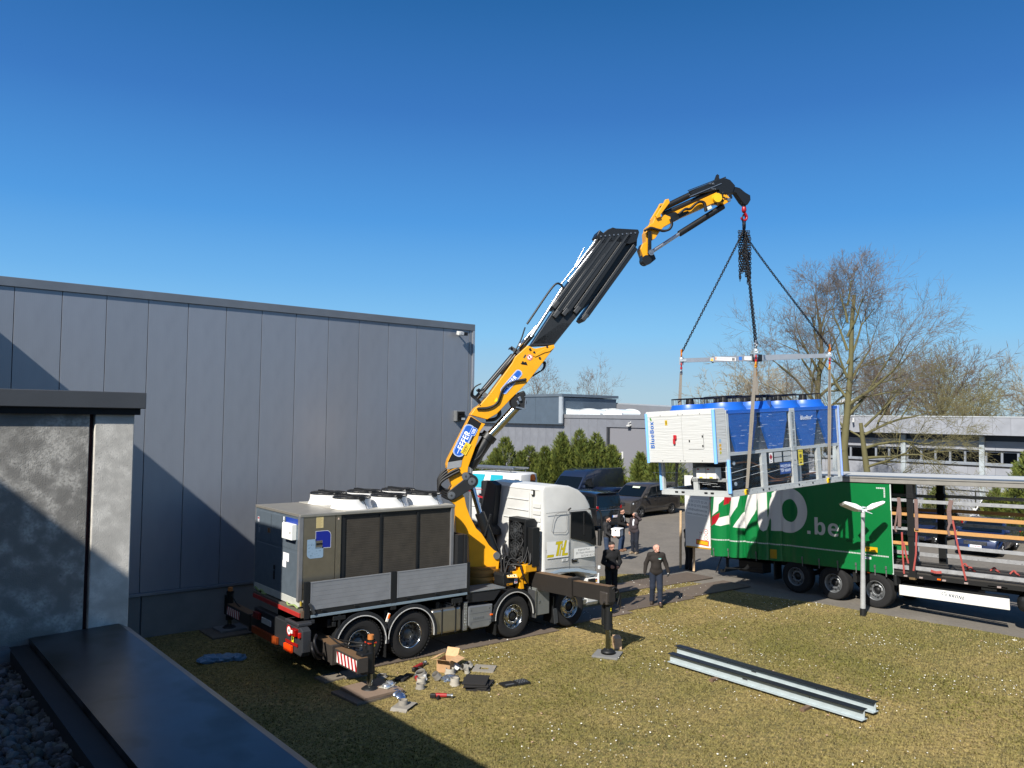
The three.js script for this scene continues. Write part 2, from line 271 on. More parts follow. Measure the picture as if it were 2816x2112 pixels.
// ================= the big hall =================
{
  const tex = dataTex(256, (u, v) => { const a = wrapF((x, y) => fbm(x, y * 0.3, 3), u * 5, v * 5, 5), l = Math.sin(u * 2 * Math.PI * 24) * 0.012; const g = 0.9 + 0.12 * a + l; return [g, g, g]; });
  const pm = [0, 1, 2].map(i => mat(new THREE.Color(0.275 + i * 0.006, 0.298 + i * 0.006, 0.338 + i * 0.007), 0.36, 0.35, { map: rep(tex, 1), bumpMap: rep(texGrain, 0.7), bumpScale: 0.0006 }));
  const b = thing('warehouse', 'large hall clad in blue-grey vertical metal panels, filling the left of the view', 'building', [0, 0, -21.9]);
  const joints = [2.12]; const jx = [3.1, 4.08, 5.05, 6.02, 7.0, 7.99, 8.97, 9.96, 10.96, 11.95, 12.95, 13.96, 14.96, 15.97]; joints.push(...jx);
  const g1 = new RoundedBoxGeometry(0.984, 7.29, 0.08, 1, 0.006);
  for (let i = 0; i < joints.length - 1; i++) { const o = new THREE.Mesh(i ? g1 : g1, pm[i % 3]); boxUV(g1); o.name = 'wall_panel'; o.castShadow = o.receiveShadow = true; o.position.set((joints[i] + joints[i + 1]) / 2, 1.115 + 7.29 / 2, -0.04); o.scale.x = (joints[i + 1] - joints[i]) / 0.997; b.add(o); }
  new B().span(-12, 0, -30, 16.1, 8.3, -0.07).mesh('wall', mat(0x5c636b, 0.7), b);
  const tr = worn(new THREE.Color(0.17, 0.19, 0.215), 0.4, 0.3, 3);
  new B().span(-12, 8.405, -0.35, 16.17, 8.62, 0.05, 0.01).mesh('roof_flashing', tr, b);
  new B().span(-12, 8.3, -30, 16.1, 8.404, -0.06).mesh('roof', tr, b);
  new B().span(15.975, 0, -0.1, 16.14, 8.40, 0.015).mesh('corner_trim', worn(new THREE.Color(0.24, 0.26, 0.29), 0.35, 0.4, 3), b);
  new B().span(16.085, 0, -0.1, 16.16, 8.40, 0.06).mesh('corner_trim', worn(new THREE.Color(0.40, 0.42, 0.45), 0.3, 0.5, 3), b, 'bright edge of the corner trim');
  new B().span(2, 1.03, -0.1, 15.97, 1.11, 0.045, 0.008).mesh('base_flashing', worn(new THREE.Color(0.26, 0.28, 0.31), 0.4, 0.4, 3), b);
  new B().span(-12, 1.11, -0.12, 2.11, 8.4, 0).mesh('wall_cladding', pm[0], b);
  const pl = worn(new THREE.Color(0.235, 0.225, 0.205), 0.92, 0, 2.4);
  for (const [a, c] of [[-8, -0.01], [0.01, 6.05], [6.09, 11.1], [11.14, 15.97]]) new B().span(a, -0.3, -0.16, c, 1.03, -0.005, 0.006).mesh('plinth_slab', pl, b);
  // fittings on the wall
  const f = thing('wall_floodlight', 'small white floodlight high on the grey hall wall near its right corner', 'floodlight', [15.5, 8.26, -21.88]);
  new B().rbox(0.2, 0.12, 0.16, 0.015, -0.06, 0, 0.22, 0.25).mesh('lamp_housing', M.white, f); new B().rbox(0.16, 0.11, 0.16, 0.01, 0.12, 0, 0.2, 0.1).mesh('driver_box', M.black, f); new B().bar(0.03, 0.05, [0, 0, 0], [0, 0, 0.2]).mesh('bracket', M.steel, f); new B().box(0.15, 0.085, 0.01, -0.05, -0.005, 0.305, 0.25).mesh('lens', mat(0xdde2e6, 0.15), f);
  const v = thing('wall_vent', 'dark square vent box with a pale label on the grey hall wall beside the crane', 'vent', [15.57, 5.62, -21.9]);
  new B().rbox(0.34, 0.34, 0.16, 0.015, 0, 0, 0.08).mesh('frame', worn(0x77797a, 0.5, 0.2, 1), v); const lv = new B(); for (let k = 0; k < 6; k++) lv.box(0.27, 0.028, 0.05, 0.01, -0.12 + k * 0.048, 0.165, 0.6); lv.mesh('louvres', M.black, v); new B().box(0.13, 0.07, 0.01, 0.08, -0.09, 0.2).mesh('label', mat(0xaab2b8, 0.5), v);
}
// ================= buildings across the yard =================
{
  const pm = [0, 1, 2].map(i => worn(new THREE.Color(0.24 + i * .006, 0.247 + i * .006, 0.272 + i * .006), 0.5, 0.25, 4));
  const b = thing('grey_building', 'low grey panelled building with blue-grey upper box and sectional door behind the hedge', 'building', [46, 0, 0]);
  const pg = new THREE.BoxGeometry(0.08, 5.62, 0.985); boxUV(pg);
  for (let z = -36.5; z > -63; z -= 1) { if (z < -40.2 && z > -45) continue; const o = new THREE.Mesh(pg, pm[Math.abs(Math.round(z * 7)) % 3]); o.name = 'wall_panel'; o.castShadow = o.receiveShadow = true; o.position.set(0, 2.81, z); b.add(o); }
  new B().span(-0.04, 4.98, -45, 0.04, 5.62, -40).mesh('wall', pm[0], b);
  new B().span(0.05, 0, -64, 8, 5.6, -36).mesh('wall', mat(0x77777c, 0.8), b);
  new B().span(-0.1, 5.62, -64, 8, 5.93, -35.95, 0.01).mesh('roof_edge', worn(new THREE.Color(0.27, 0.275, 0.29), 0.45, 0.3, 4), b);
  // door
  const fr = worn(new THREE.Color(0.36, 0.39, 0.41), 0.4, 0.4, 2), pn = worn(new THREE.Color(0.33, 0.35, 0.39), 0.35, 0.1, 2);
  const dr = new B().span(0.18, 0, -44.68, 0.24, 4.96, -40.2).mesh('sectional_door', pn, b);
  const F = (y0, z0, y1, z1) => new B().span(0.06, y0, z0, 0.2, y1, z1).mesh('door_rail', fr, dr);
  F(4.58, -44.6, 4.66, -40.2); F(4.03, -44.6, 4.13, -40.2); F(3.18, -44.6, 3.28, -40.2); F(1.9, -44.6, 1.98, -40.2); F(0, -44.65, 4.96, -44.5); F(0, -43.68, 4.05, -43.52); F(3.28, -42.25, 4.03, -42.15); F(3.28, -40.95, 4.6, -40.85);
  new B().span(0.03, 0, -43.46, 0.2, 3.16, -43.3).mesh('door_post', M.white, b);
  new B().span(0.10, 2.95, -43.3, 0.17, 3.16, -40.3).mesh('door_shade', M.black, b); new B().span(0.0, 0, -44.95, 0.2, 4.97, -44.7).mesh('door_jamb', mat(0x202226, 0.6), b);
  // upper box
  const bm = worn(new THREE.Color(0.115, 0.15, 0.19), 0.4, 0.3, 4);
  for (let z = -50.0; z > -64; z -= 2.95) new B().span(-0.4, 5.2, z - 2.93, -0.3, 7.36, z).mesh('box_panel', bm, b);
  new B().span(-0.29, 5.16, -63, 6, 7.3, -49.78).mesh('upper_box', bm, b);
  new B().span(-0.48, 7.36, -63, 6.1, 7.58, -49.6, 0.01).mesh('box_coping', worn(new THREE.Color(0.15, 0.185, 0.22), 0.4, 0.3, 4), b); new B().span(-0.44, 5.10, -63, -0.3, 5.2, -49.6).mesh('box_sill', bm, b);
  new B().span(-0.46, 5.2, -49.98, -0.3, 7.36, -49.62).mesh('box_trim', worn(0xb9c0c6, 0.4, 0.3, 3), b);
  new B().span(-0.03, 3.0, -60.5, 0.0, 4.95, -58.2).mesh('white_panel', M.white, b); 
  // lights on the wall
  const l1 = thing('wall_camera', 'tiny white camera on the grey building above the sectional door', 'camera', [45.95, 5.35, -42.5]); new B().cyl(0.05, 0.05, [0, 0, 0], [-0.3, -0.05, 0.05]).mesh('camera_body', M.white, l1); new B().cyl(0.03, 0.03, [0, 0, 0], [0.05, 0.12, 0]).mesh('bracket', M.white, l1);
  const l2 = thing('wall_lamp', 'small white lamp on the grey building just over the sectional door', 'lamp', [45.92, 5.14, -42.54]); new B().rbox(0.3, 0.12, 0.3, 0.03, -0.1, 0, 0, 0, 0, 0.3).mesh('lamp_head', M.white, l2); new B().rbox(0.1, 0.14, 0.12, 0.02, 0.0, -0.08, 0).mesh('bracket', M.plasticGrey, l2);
  // barrel skylights
  const sk = mat(0xdfe6e8, 0.25), ring = mat(0xc9ced0, 0.5);
  [[-52.6, 1.1], [-50, 1.45], [-47.2, 1.3], [-44.6, 1.0]].forEach(([z, w], i) => {
    const s = thing('barrel_skylight', ['arched white skylight on the grey roof next to the blue-grey box', 'widest arched white skylight in the middle of the grey roof', 'arched white skylight, third along the grey roof from the blue-grey box', 'arched white skylight nearest the lifted chiller on the grey roof'][i], 'skylight', [48.2, 5.93, z], 0, 'arched skylights on the grey roof');
    const pts = []; for (let k = 0; k <= 12; k++) { const a = Math.PI * k / 12; pts.push([Math.cos(a) * w, Math.sin(a) * 0.34 + 0.08]); } pts.push([-w, 0], [w, 0]);
    new B().ext(pts, -2, 0, 0, T4(0, 0, 0, 0, Math.PI / 2)).mesh('dome', sk, s); const p2 = []; for (let k = 0; k <= 12; k++) { const a = Math.PI * k / 12; p2.push([0, Math.sin(a) * 0.36 + 0.09, Math.cos(a) * (w + 0.02)]); } new B().tube(p2.map(p => [-2.0, p[1], p[2]]), 0.035, 5).tube(p2.map(p => [0, p[1], p[2]]), 0.035, 5).mesh('rib', ring, s);
  });
  const rb = thing('roof_plant_room', 'white plant room with long dark grey flank on the roof behind the skylights', 'building', [52, 0, -54.3]);
  new B().span(-0.2, 5.6, -2.4, 0, 7.1, 0).mesh('white_wall', M.white, rb); new B().span(0.05, 5.6, -2.4, 4, 7.06, 0.2).mesh('wall', worn(new THREE.Color(0.17, 0.18, 0.2), 0.6, 0.2, 4), rb); new B().ext([[0.2, 5.6], [11.5, 5.6], [11.5, 6.6], [0.2, 7.06]], 0, 0.2, 0, T4(0.15, 0, 0.2, 0, -Math.PI / 2 + 0.03)).mesh('flank_wall', worn(new THREE.Color(0.2, 0.21, 0.23), 0.6, 0.2, 4), rb);
  new B().bar(0.12, 0.1, [0.13, 7.12, 0.2], [0.55, 6.66, 11.6]).mesh('roof_edge', worn(0xa9b0b6, 0.4, 0.3, 3), rb); 
}
{
  const b = thing('office_block', 'long grey office building with overhanging fascia and a band of dark windows, right background', 'building', [54, 0, 0]);
  const fm = [0, 1, 2].map(i => worn(new THREE.Color(0.345 + i * .006, 0.36 + i * .006, 0.395 + i * .006), 0.5, 0.1, 4));
  const fg = new THREE.BoxGeometry(0.06, 1.08, 0.988); boxUV(fg); const wg = new THREE.BoxGeometry(0.06, 0.62, 0.99); boxUV(wg); const lg = new THREE.BoxGeometry(0.06, 3.0, 0.99); boxUV(lg);
  let i = 0;
  const put = (g, name, m, x, y, z) => { const o = new THREE.Mesh(g, m); o.name = name; o.castShadow = o.receiveShadow = true; o.position.set(x, y, z); b.add(o); };
  for (let z = -38.1; z < -12; z += 1, i++) { put(fg, 'fascia_panel', fm[i % 3], 0, 5.52, z); }
  for (let z = -37.6; z < -12; z += 1.6, i++) { const g1 = wg, m = fm[(i + 1) % 3]; const o = new THREE.Mesh(g1, m); o.name = 'wall_panel'; o.scale.z = 1.6; o.castShadow = o.receiveShadow = true; o.position.set(0.9, 4.3, z); b.add(o); const o2 = new THREE.Mesh(lg, m); o2.name = 'wall_panel'; o2.scale.z = 1.6; o2.castShadow = o2.receiveShadow = true; o2.position.set(0.9, 1.5, z); b.add(o2); }
  new B().span(-0.06, 6.04, -39, 6, 6.12, -10, 0.01).mesh('roof_edge', worn(0xc4c8ca, 0.4, 0.2, 3), b);
  new B().span(0.03, 4.98, -39, 6, 6.03, -10).mesh('roof', mat(0x77787b, 0.8), b);
  const back = worn(new THREE.Color(0.33, 0.33, 0.345), 0.7, 0, 4);
  new B().span(0.94, 4.6, -39, 1.1, 4.98, -10).mesh('recess_wall', mat(0x39424d, 0.7), b); new B().span(1.2, 0, -39, 6, 4.98, -10).mesh('wall', back, b);
  const fr = worn(new THREE.Color(0.30, 0.33, 0.37), 0.45, 0.2, 2), gl = mat(0x05070a, 0.08, 0);
  const pil = worn(new THREE.Color(0.45, 0.5, 0.52), 0.5, 0.1, 3);
  const pillars = [-36.0, -31.2, -26.36, -21.52, -16.7, -11.9];
  new B().span(0.86, 3.985, -39, 1.0, 4.05, -10).mesh('window_head', M.black, b); new B().span(0.8, 3.1, -39, 1.0, 3.21, -10).mesh('window_sill', fr, b); new B().span(0.85, 3.0, -39, 0.99, 3.09, -10).mesh('sill_gap', mat(0x1a1c20, 0.7), b);
  for (let k = 0; k < pillars.length - 1; k++) {
    const a = pillars[k] + 0.16, c = pillars[k + 1] - 0.16, n = k === 3 ? 5 : 5, w = (c - a) / n;
    for (let j = 0; j < n; j++) { const z0 = a + j * w, z1 = z0 + w; const wn = new B().span(0.93, 3.21, z0, 1.03, 3.28, z1).span(0.93, 3.92, z0, 1.03, 3.985, z1).span(0.93, 3.28, z0, 1.03, 3.92, z0 + 0.06).span(0.93, 3.28, z1 - 0.06, 1.03, 3.92, z1).mesh('window', fr, b); new B().span(1.0, 3.28, z0 + 0.06, 1.02, 3.92, z1 - 0.06).mesh('pane', gl, wn); }
  }
  for (const z of pillars) new B().span(0.68, 0, z - 0.14, 0.86, 4.9, z + 0.14).mesh('pillar', pil, b);
  const v = thing('roof_vent', 'round white roof vent on the office block seen between bare branches', 'vent', [58, 6.1, -31.97]); new B().cyl(0.35, 0.35, [0, 0, 0], [0, 0.9, 0], 14).mesh('vent_pipe', M.plasticGrey, v); new B().lathe([[0, 1.28], [0.5, 1.22], [0.68, 1.05], [0.66, 0.95], [0, 0.95]], 16).mesh('vent_cowl', M.white, v);
  const c = thing('wall_camera', 'tiny white camera under the office roof edge beside the tree trunk', 'camera', [53.9, 5.75, -29.4]); new B().cyl(0.06, 0.06, [0, 0, 0], [-0.35, -0.05, 0.2]).mesh('camera_body', M.white, c); new B().cyl(0.03, 0.03, [0, 0, 0], [0.06, 0.15, 0]).mesh('bracket', M.white, c);
  // fence
  const f = thing('mesh_fence', 'dark wire mesh fence with a top rail behind the parked cars, seen through the trailer', 'fence', [47.5, 0, 0]);
  const fm2 = mat(0x24282a, 0.6, 0.3); new B().bar(0.06, 0.06, [0, 2.04, -24], [0, 2.04, -9]).mesh('top_rail', fm2, f);
  for (let z = -24; z <= -9; z += 2.5) new B().cyl(0.035, 0.035, [0, 0, z], [0, 2.08, z], 6).mesh('fence_post', fm2, f);
  const wr = new B(); for (let z = -24; z < -9; z += 0.2) wr.bar(0.006, 0.006, [0, 0.1, z], [0, 2, z]); for (let y = 0.2; y < 2; y += 0.2) wr.bar(0.006, 0.006, [0, y, -24], [0, y, -9]); const wm = wr.mesh('wire_mesh', fm2, f);
}
// ================= bare trees =================
const barkM = [worn(new THREE.Color(0.12, 0.10, 0.062), 0.9, 0, 0.5), worn(new THREE.Color(0.13, 0.118, 0.05), 0.9, 0, 0.5)];
const twigM = [mat(new THREE.Color(0.15, 0.115, 0.085), 0.9), mat(new THREE.Color(0.18, 0.16, 0.07), 0.9), mat(new THREE.Color(0.17, 0.13, 0.10), 0.9), mat(new THREE.Color(0.30, 0.25, 0.16), 0.9)];
class Limbs {       // tapered many-sided limbs in one buffer
  constructor() { this.p = []; this.n = []; }
  seg(a, b, ra, rb, k) {
    const d = b.clone().sub(a).normalize(), u = Math.abs(d.y) < 0.9 ? V(0, 1, 0).cross(d).normalize() : V(1, 0, 0).cross(d).normalize(), w = d.clone().cross(u);
    for (let i = 0; i < k; i++) {
      const t0 = i / k * 6.2832, t1 = (i + 1) / k * 6.2832; const n0 = u.clone().multiplyScalar(Math.cos(t0)).addScaledVector(w, Math.sin(t0)), n1 = u.clone().multiplyScalar(Math.cos(t1)).addScaledVector(w, Math.sin(t1));
      const A = a.clone().addScaledVector(n0, ra), Bq = a.clone().addScaledVector(n1, ra), C = b.clone().addScaledVector(n1, rb), D = b.clone().addScaledVector(n0, rb);
      for (const [q, nq] of [[A, n0], [Bq, n1], [C, n1], [A, n0], [C, n1], [D, n0]]) { this.p.push(q.x, q.y, q.z); this.n.push(nq.x, nq.y, nq.z); }
    }
  }
  geo() { const g = new THREE.BufferGeometry(); g.setAttribute('position', new THREE.BufferAttribute(new Float32Array(this.p), 3)); g.setAttribute('normal', new THREE.BufferAttribute(new Float32Array(this.n), 3)); return boxUV(g); }
}
function grow(L, T, a, dir, len, r, depth, o, rnd) {
  // a limb in a few bent pieces; L big wood, T twigs
  const n = depth >= 3 ? 2 : 4; let p = a.clone(), d = dir.clone(), r0 = r; const pts = [];
  for (let i = 0; i < n; i++) {
    const r1 = r * (1 - 0.5 * (i + 1) / n); d.add(V(rr(-1, 1, rnd), rr(-1, 1, rnd), rr(-1, 1, rnd)).multiplyScalar(o.wob)); d.y += depth === 0 ? 0.08 : o.lift * (o.droop && p.y < o.droop ? -1.2 : 1); d.normalize();
    const q = p.clone().addScaledVector(d, len / n); (r0 > o.cut ? L : T).seg(p, q, r0, r1, r0 > 0.08 ? 7 : r0 > 0.02 ? 5 : 3); pts.push([q, d.clone(), r1]); p = q; r0 = r1;
  }
  if (depth >= o.max) return;
  const kids = o.kids[Math.min(depth, o.kids.length - 1)];
  for (let k = 0; k < kids; k++) {
    const t = k === 0 ? n - 1 : Math.floor(rr(depth ? 0 : 1, n, rnd)), [q, dd, rq] = pts[Math.min(t, n - 1)];
    const side = V(rr(-1, 1, rnd), rr(-.7, 1, rnd), rr(-1, 1, rnd)).cross(dd).normalize(); const ang = k === 0 ? rr(0.1, 0.35, rnd) : rr(0.45, 0.95, rnd);
    const nd = dd.clone().multiplyScalar(Math.cos(ang)).addScaledVector(side, Math.sin(ang)).normalize();
    grow(L, T, q, nd, len * rr(0.52, 0.8, rnd), Math.max(o.min, rq * rr(0.55, 0.8, rnd)), depth + 1, o, rnd);
  }
}
function bareTree(name, label, pos, seed, o, build, bm = 0, tm = 0, group) {
  const t = thing(name, label, 'tree', pos, 0, group); const rnd = rng(seed), L = new Limbs(), T = new Limbs();
  build(L, T, rnd, o); const lg = L.geo(), tg = T.geo();
  meshOf(lg, 'trunk', barkM[bm], t); meshOf(tg, 'crown', twigM[tm], t); return t;
}
const oBig = { max: 6, kids: [3, 3, 4, 4, 4, 3], wob: 0.13, lift: 0.03, cut: 0.022, min: 0.007 };
bareTree('bare_tree', 'tall bare tree with twin leaders rising behind the lifted chiller', [41.2, 0, -24.5], 12, oBig, (L, T, r, o) => {
  let p = V(0, 0, 0); const pts = [[0.05, 3, 0.05], [0, 6, 0], [0.1, 8.2, -0.05], [0.35, 10.6, 0.1], [0.2, 12.6, 0]]; let ra = 0.30;
  pts.forEach((q, i) => { const b = V(...q), rb = ra * 0.8; L.seg(p, b, ra, rb, 9); p = b; ra = rb; });
  const br = [[5.2, -1.1, 0.55, 0.2, 3.6], [5.9, 0.5, 0.5, 0.9, 3.4], [6.4, -0.8, 0.7, 0.9, 4.0], [6.6, 0.9, 0.8, 0.3, 3.4], [7.2, -0.9, 0.9, 0.0, 3.9], [7.7, 0.7, 0.95, -0.5, 3.5], [8.2, -0.5, 1.3, 0.4, 3.6], [8.8, 0.5, 1.3, 0.1, 3.4], [9.3, -0.7, 1.1, -0.6, 3.2], [10.0, 0.2, 1.5, 0.3, 2.9], [10.6, -0.4, 1.5, 0.2, 2.6], [11.4, 0.4, 1.3, -0.3, 2.2], [12.4, 0.1, 1.5, 0, 1.9]];
  for (const [y, s, up, f, len] of br) { const d = V(s * 0.6 + f * 0.6, up, s * 0.8 - f * 0.6).normalize(); grow(L, T, V(0.1, y, 0), d, len * 0.72, 0.05 + len * 0.014, 1, o, r); }
}, 1, 0);
bareTree('bare_tree', 'large bare tree with low drooping green-tinged branches at the right end of the lifted chiller', [40.6, 0, -22.6], 5, oBig, (L, T, r, o) => {
  let p = V(0, 0, 0), ra = 0.34; for (const q of [[0.0, 2.5, 0.1], [-0.1, 4.6, 0], [0.15, 7, 0.1], [0.35, 9.5, 0.2], [0.3, 12, 0.3], [0.4, 13.6, .4]]) { const b = V(...q), rb = ra * 0.82; L.seg(p, b, ra, rb, 9); p = b; ra = rb; }
  const up = [[5.8, -0.8, 0.8, 0.4, 2.6], [6.6, 0.9, 0.75, 0.2, 4.4], [7.2, 0.95, 0.7, -0.4, 4.6], [7.6, -0.7, 1.0, 0.3, 3.0], [8.2, 0.8, 1.0, 0.4, 4.0], [8.8, -0.6, 1.3, 0.0, 3.0], [9.6, 0.7, 1.2, 0.1, 3.4], [10.4, -0.3, 1.4, 0.4, 2.8], [11.2, 0.5, 1.4, -0.2, 2.6], [12, -0.2, 1.5, 0.1, 2.3], [13, 0.2, 1.5, 0.1, 1.9]];
  for (const [y, s, u, f, len] of up) grow(L, T, V(0.15, y, 0.1), V(s * 0.6 + f * 0.6, u, s * 0.8 - f * 0.6).normalize(), len * 0.72, 0.05 + len * 0.014, 1, o, r);
}, 1, 0);
// the low limbs get their own tone: a second tree standing against the first, with lichen-green twigs
bareTree('bare_tree', 'low spreading bare tree with yellow-green twigs hanging before the office windows', [41.6, 0, -21.4], 77, { ...oBig, lift: -0.035, wob: 0.17 }, (L, T, r, o) => {
  L.seg(V(0, 0, 0), V(-0.3, 2.6, -0.3), 0.22, 0.18, 8); L.seg(V(-0.3, 2.6, -0.3), V(-0.5, 5.6, -0.6), 0.18, 0.1, 8);
  for (const [y, s, u, f, len] of [[2.8, 0.9, 0.25, 0.2, 3.0], [3.3, 0.9, 0.35, -0.4, 3.3], [3.8, 1.0, 0.3, 0.3, 3.7], [4.3, 0.95, 0.3, 0, 4.0], [4.7, -0.5, 0.5, 0.4, 2.4], [5.0, 0.9, 0.4, 0.2, 4.0], [5.4, 0.8, 0.7, -0.2, 3.2]]) grow(L, T, V(-0.4, y, -0.45), V(s * 0.6 + f * 0.6, u, s * 0.8 - f * 0.6).normalize(), len * 0.7, 0.04 + len * 0.011, 1, o, r);
}, 1, 1);
// trees beyond the roofs
function bushTree(name, label, pos, seed, h, w, tm, n = 12, group) {
  return bareTree(name, label, pos, seed, { max: 5, kids: [3, 4, 4, 4, 4], wob: 0.16, lift: 0.02, cut: 0.03, min: 0.012 }, (L, T, r, o) => {
    L.seg(V(0, 0, 0), V(0, h * 0.4, 0), 0.22, 0.16, 6); L.seg(V(0, h * 0.4, 0), V(0, h * 0.75, 0), 0.16, 0.07, 6);
    for (let k = 0; k < n; k++) { const a = k * 2.4 + r(), y = h * rr(0.25, 0.72, r), t = (y / h); grow(L, T, V(0, y, 0), V(Math.cos(a) * w * (1.1 - t), rr(0.5, 1.2, r) * (0.5 + t), Math.sin(a) * w * (1.1 - t)).normalize(), h * rr(0.2, 0.3, r), 0.07, 1, o, r); }
  }, 0, tm, group);
}
bushTree('bare_tree', 'broad brown bare tree behind the office roof, just right of the big trees', [63, 0, -27.5], 3, 9.6, 1.0, 0, 20);
bushTree('bare_tree', 'brown bare tree behind the office roof, half hidden by the big trees', [66, 0, -33], 4, 9.4, 1.0, 0, 18);
bushTree('bare_tree', 'pale straw-coloured bushy tree behind the office roof', [68, 0, -22.3], 8, 9.0, 1.0, 3, 20);
bushTree('bare_tree', 'pale bushy tree leaning against the straw-coloured one behind the office roof', [70, 0, -19.8], 9, 8.4, 1.0, 3, 16);
bushTree('bare_tree', 'violet-brown bare tree behind the office roof at the right edge', [67, 0, -14.6], 10, 8.3, 1.0, 2, 16);
bushTree('bare_tree', 'small bare tree beyond the grey building, right of the blue-grey box', [82, 0, -83], 14, 10.6, 0.9, 2, 9);
bushTree('bare_tree', 'tiny bare tree top just above the blue-grey box beside the crane boom', [72, 0, -83], 15, 11.0, 0.7, 2, 8);
bushTree('bare_tree', 'thin bare tree left of the big trees, above the fans of the lifted chiller', [52, 0, -37.5], 19, 8.6, 1.1, 3, 11);
bushTree('bare_tree', 'thin bare tree beside the vertical sling above the chiller fans', [50, 0, -33.5], 20, 8.4, 1.1, 3, 10);
bushTree('dark_shrub', 'dark evergreen shrub behind the office roof under the bare trees', [62, 0, -25], 23, 7.4, 0.8, 1, 14);
// ================= conifers =================
{
  // one spray of scale leaves
  const lf = []; const r = rng(4);
  for (let k = 0; k < 9; k++) { const y = k / 9, s = (k % 2 ? 1 : -1), l = 0.42 * (1 - y * 0.7); lf.push(0, y - 0.05, 0, s * l, y + 0.22, rr(-.12, .12, r), 0, y + 0.13, 0.02); }
  lf.push(-0.05, 0.7, 0, 0.05, 0.7, 0, 0, 1.25, 0);
  const sg = new THREE.BufferGeometry(); sg.setAttribute('position', new THREE.BufferAttribute(new Float32Array(lf), 3)); sg.computeVertexNormals();
  const lm = mat(0xffffff, 0.75, 0, { side: THREE.DoubleSide });
  const tm = worn(new THREE.Color(0.09, 0.06, 0.04), 0.9, 0, 0.5);
  const inner = mat(new THREE.Color(0.018, 0.022, 0.01), 1);
  globalThis.conifer = (label, x, z, h, w, seed, n = 3800, tops = 3, group = 'conifers across the yard') => {
    const t = thing('conifer', label, 'conifer', [x, 0, z], 0, group); const r = rng(seed);
    new B().cyl(0.14, 0.04, [0, 0, 0], [0, h * 0.85, 0], 7).mesh('trunk', tm, t);
    const im = new THREE.InstancedMesh(sg, lm, n), m = new THREE.Matrix4(), c = new THREE.Color();
    const spires = [[0, 0, 1]]; for (let k = 1; k < tops; k++) spires.push([rr(-.55, .55, r) * w, rr(-.4, .4, r) * w, rr(0.72, 0.94, r)]);
    for (let i = 0; i < n; i++) {
      const s = spires[Math.floor(r() * spires.length)], hh = h * s[2]; let y = Math.pow(r(), 0.85) * hh; const a = r() * 6.2832;
      const pr = w * (s === spires[0] ? 1 : 0.62) * Math.pow(Math.max(0, 1 - y / hh), 0.75) * (0.75 + 0.45 * noise(Math.cos(a) * 1.6 + seed, y * 1.5, Math.sin(a) * 1.6)) + 0.05; const q = Math.pow(r(), 0.38);
      const P = V(s[0] * (1 - 0.5 * y / hh) + Math.cos(a) * pr * q, y + 0.1, s[1] * (1 - .5 * y / hh) + Math.sin(a) * pr * q);
      const d = V(Math.cos(a) * rr(.4, 1.0, r), rr(0.45, 1.5, r), Math.sin(a) * rr(.4, 1.0, r)).normalize(); const up = d, xx = V(rr(-1, 1, r), rr(-.4, .4, r), rr(-1, 1, r)).cross(up).normalize(), zz = xx.clone().cross(up); const sc = rr(0.16, 0.36, r) * (y > hh * .85 ? 0.8 : 1);
      m.makeBasis(xx.multiplyScalar(sc), up.clone().multiplyScalar(sc), zz.multiplyScalar(sc)).setPosition(P); im.setMatrixAt(i, m);
      const f = rr(0.6, 1.3, r), yel = r(); c.setRGB((0.075 + yel * 0.07) * f, (0.115 + yel * 0.045) * f, 0.02 * f); im.setColorAt(i, c);
    }
    im.name = 'crown'; im.castShadow = im.receiveShadow = true; tag(im, null, null, null, 'stuff'); t.add(im); return t;
  };
}
[['conifer at the left end of the hedge, above the white and turquoise van', 33.2, -44.9, 3.2, 1.35, 3], ['conifer with a single pointed top left of the blue-grey box corner', 35.1, -43.8, 4.05, 1.3, 2], ['low conifer in the dip of the hedge behind the white van roof rack', 36.4, -42.8, 3.5, 1.4, 3], ['conifer with two thin tips right of the dip in the hedge', 37.2, -42.1, 3.45, 1.1, 2],
  ['tall conifer on the left shoulder of the highest clump of the hedge', 38.0, -41.4, 4.45, 1.35, 3], ['highest conifer of the hedge, in the middle of its tallest clump', 38.9, -40.6, 4.62, 1.4, 3], ['tall conifer on the right shoulder of the highest clump of the hedge', 39.8, -39.9, 4.4, 1.35, 3], ['lower conifer behind the dark blue van at the right end of the clump', 40.6, -39.2, 3.6, 1.2, 2],
  ['small dark conifer between the blue van and the sectional door', 42.3, -38.2, 3.15, 0.85, 2], ['bushy conifer behind the grey people carrier, next to the white cabinet', 43.2, -36.6, 4.3, 1.5, 2], ['dark conifer hidden behind the open frame of the lifted chiller', 44.6, -34.2, 3.8, 1.4, 2],
  ['large conifer behind the trailer at the right edge of the view', 45.3, -15.5, 4.3, 1.75, 2], ['young conifer in front of the white van behind the trailer', 44.6, -16.9, 2.3, 0.6, 2], ['small bright conifer behind the navy car, left of the far trailer post', 44.4, -19.6, 2.1, 0.7, 2]
].forEach(([l, x, z, h, w, tp], i) => { const c = conifer(l, x, z, h, w * 1.6, 50 + i, i > 11 ? 1500 : 4600, tp + 1); });
for (const n of ['bare_tree', 'bare_tree_001']) { const t = scene.getObjectByName(n); t.scale.set(.86, .9, .86); }
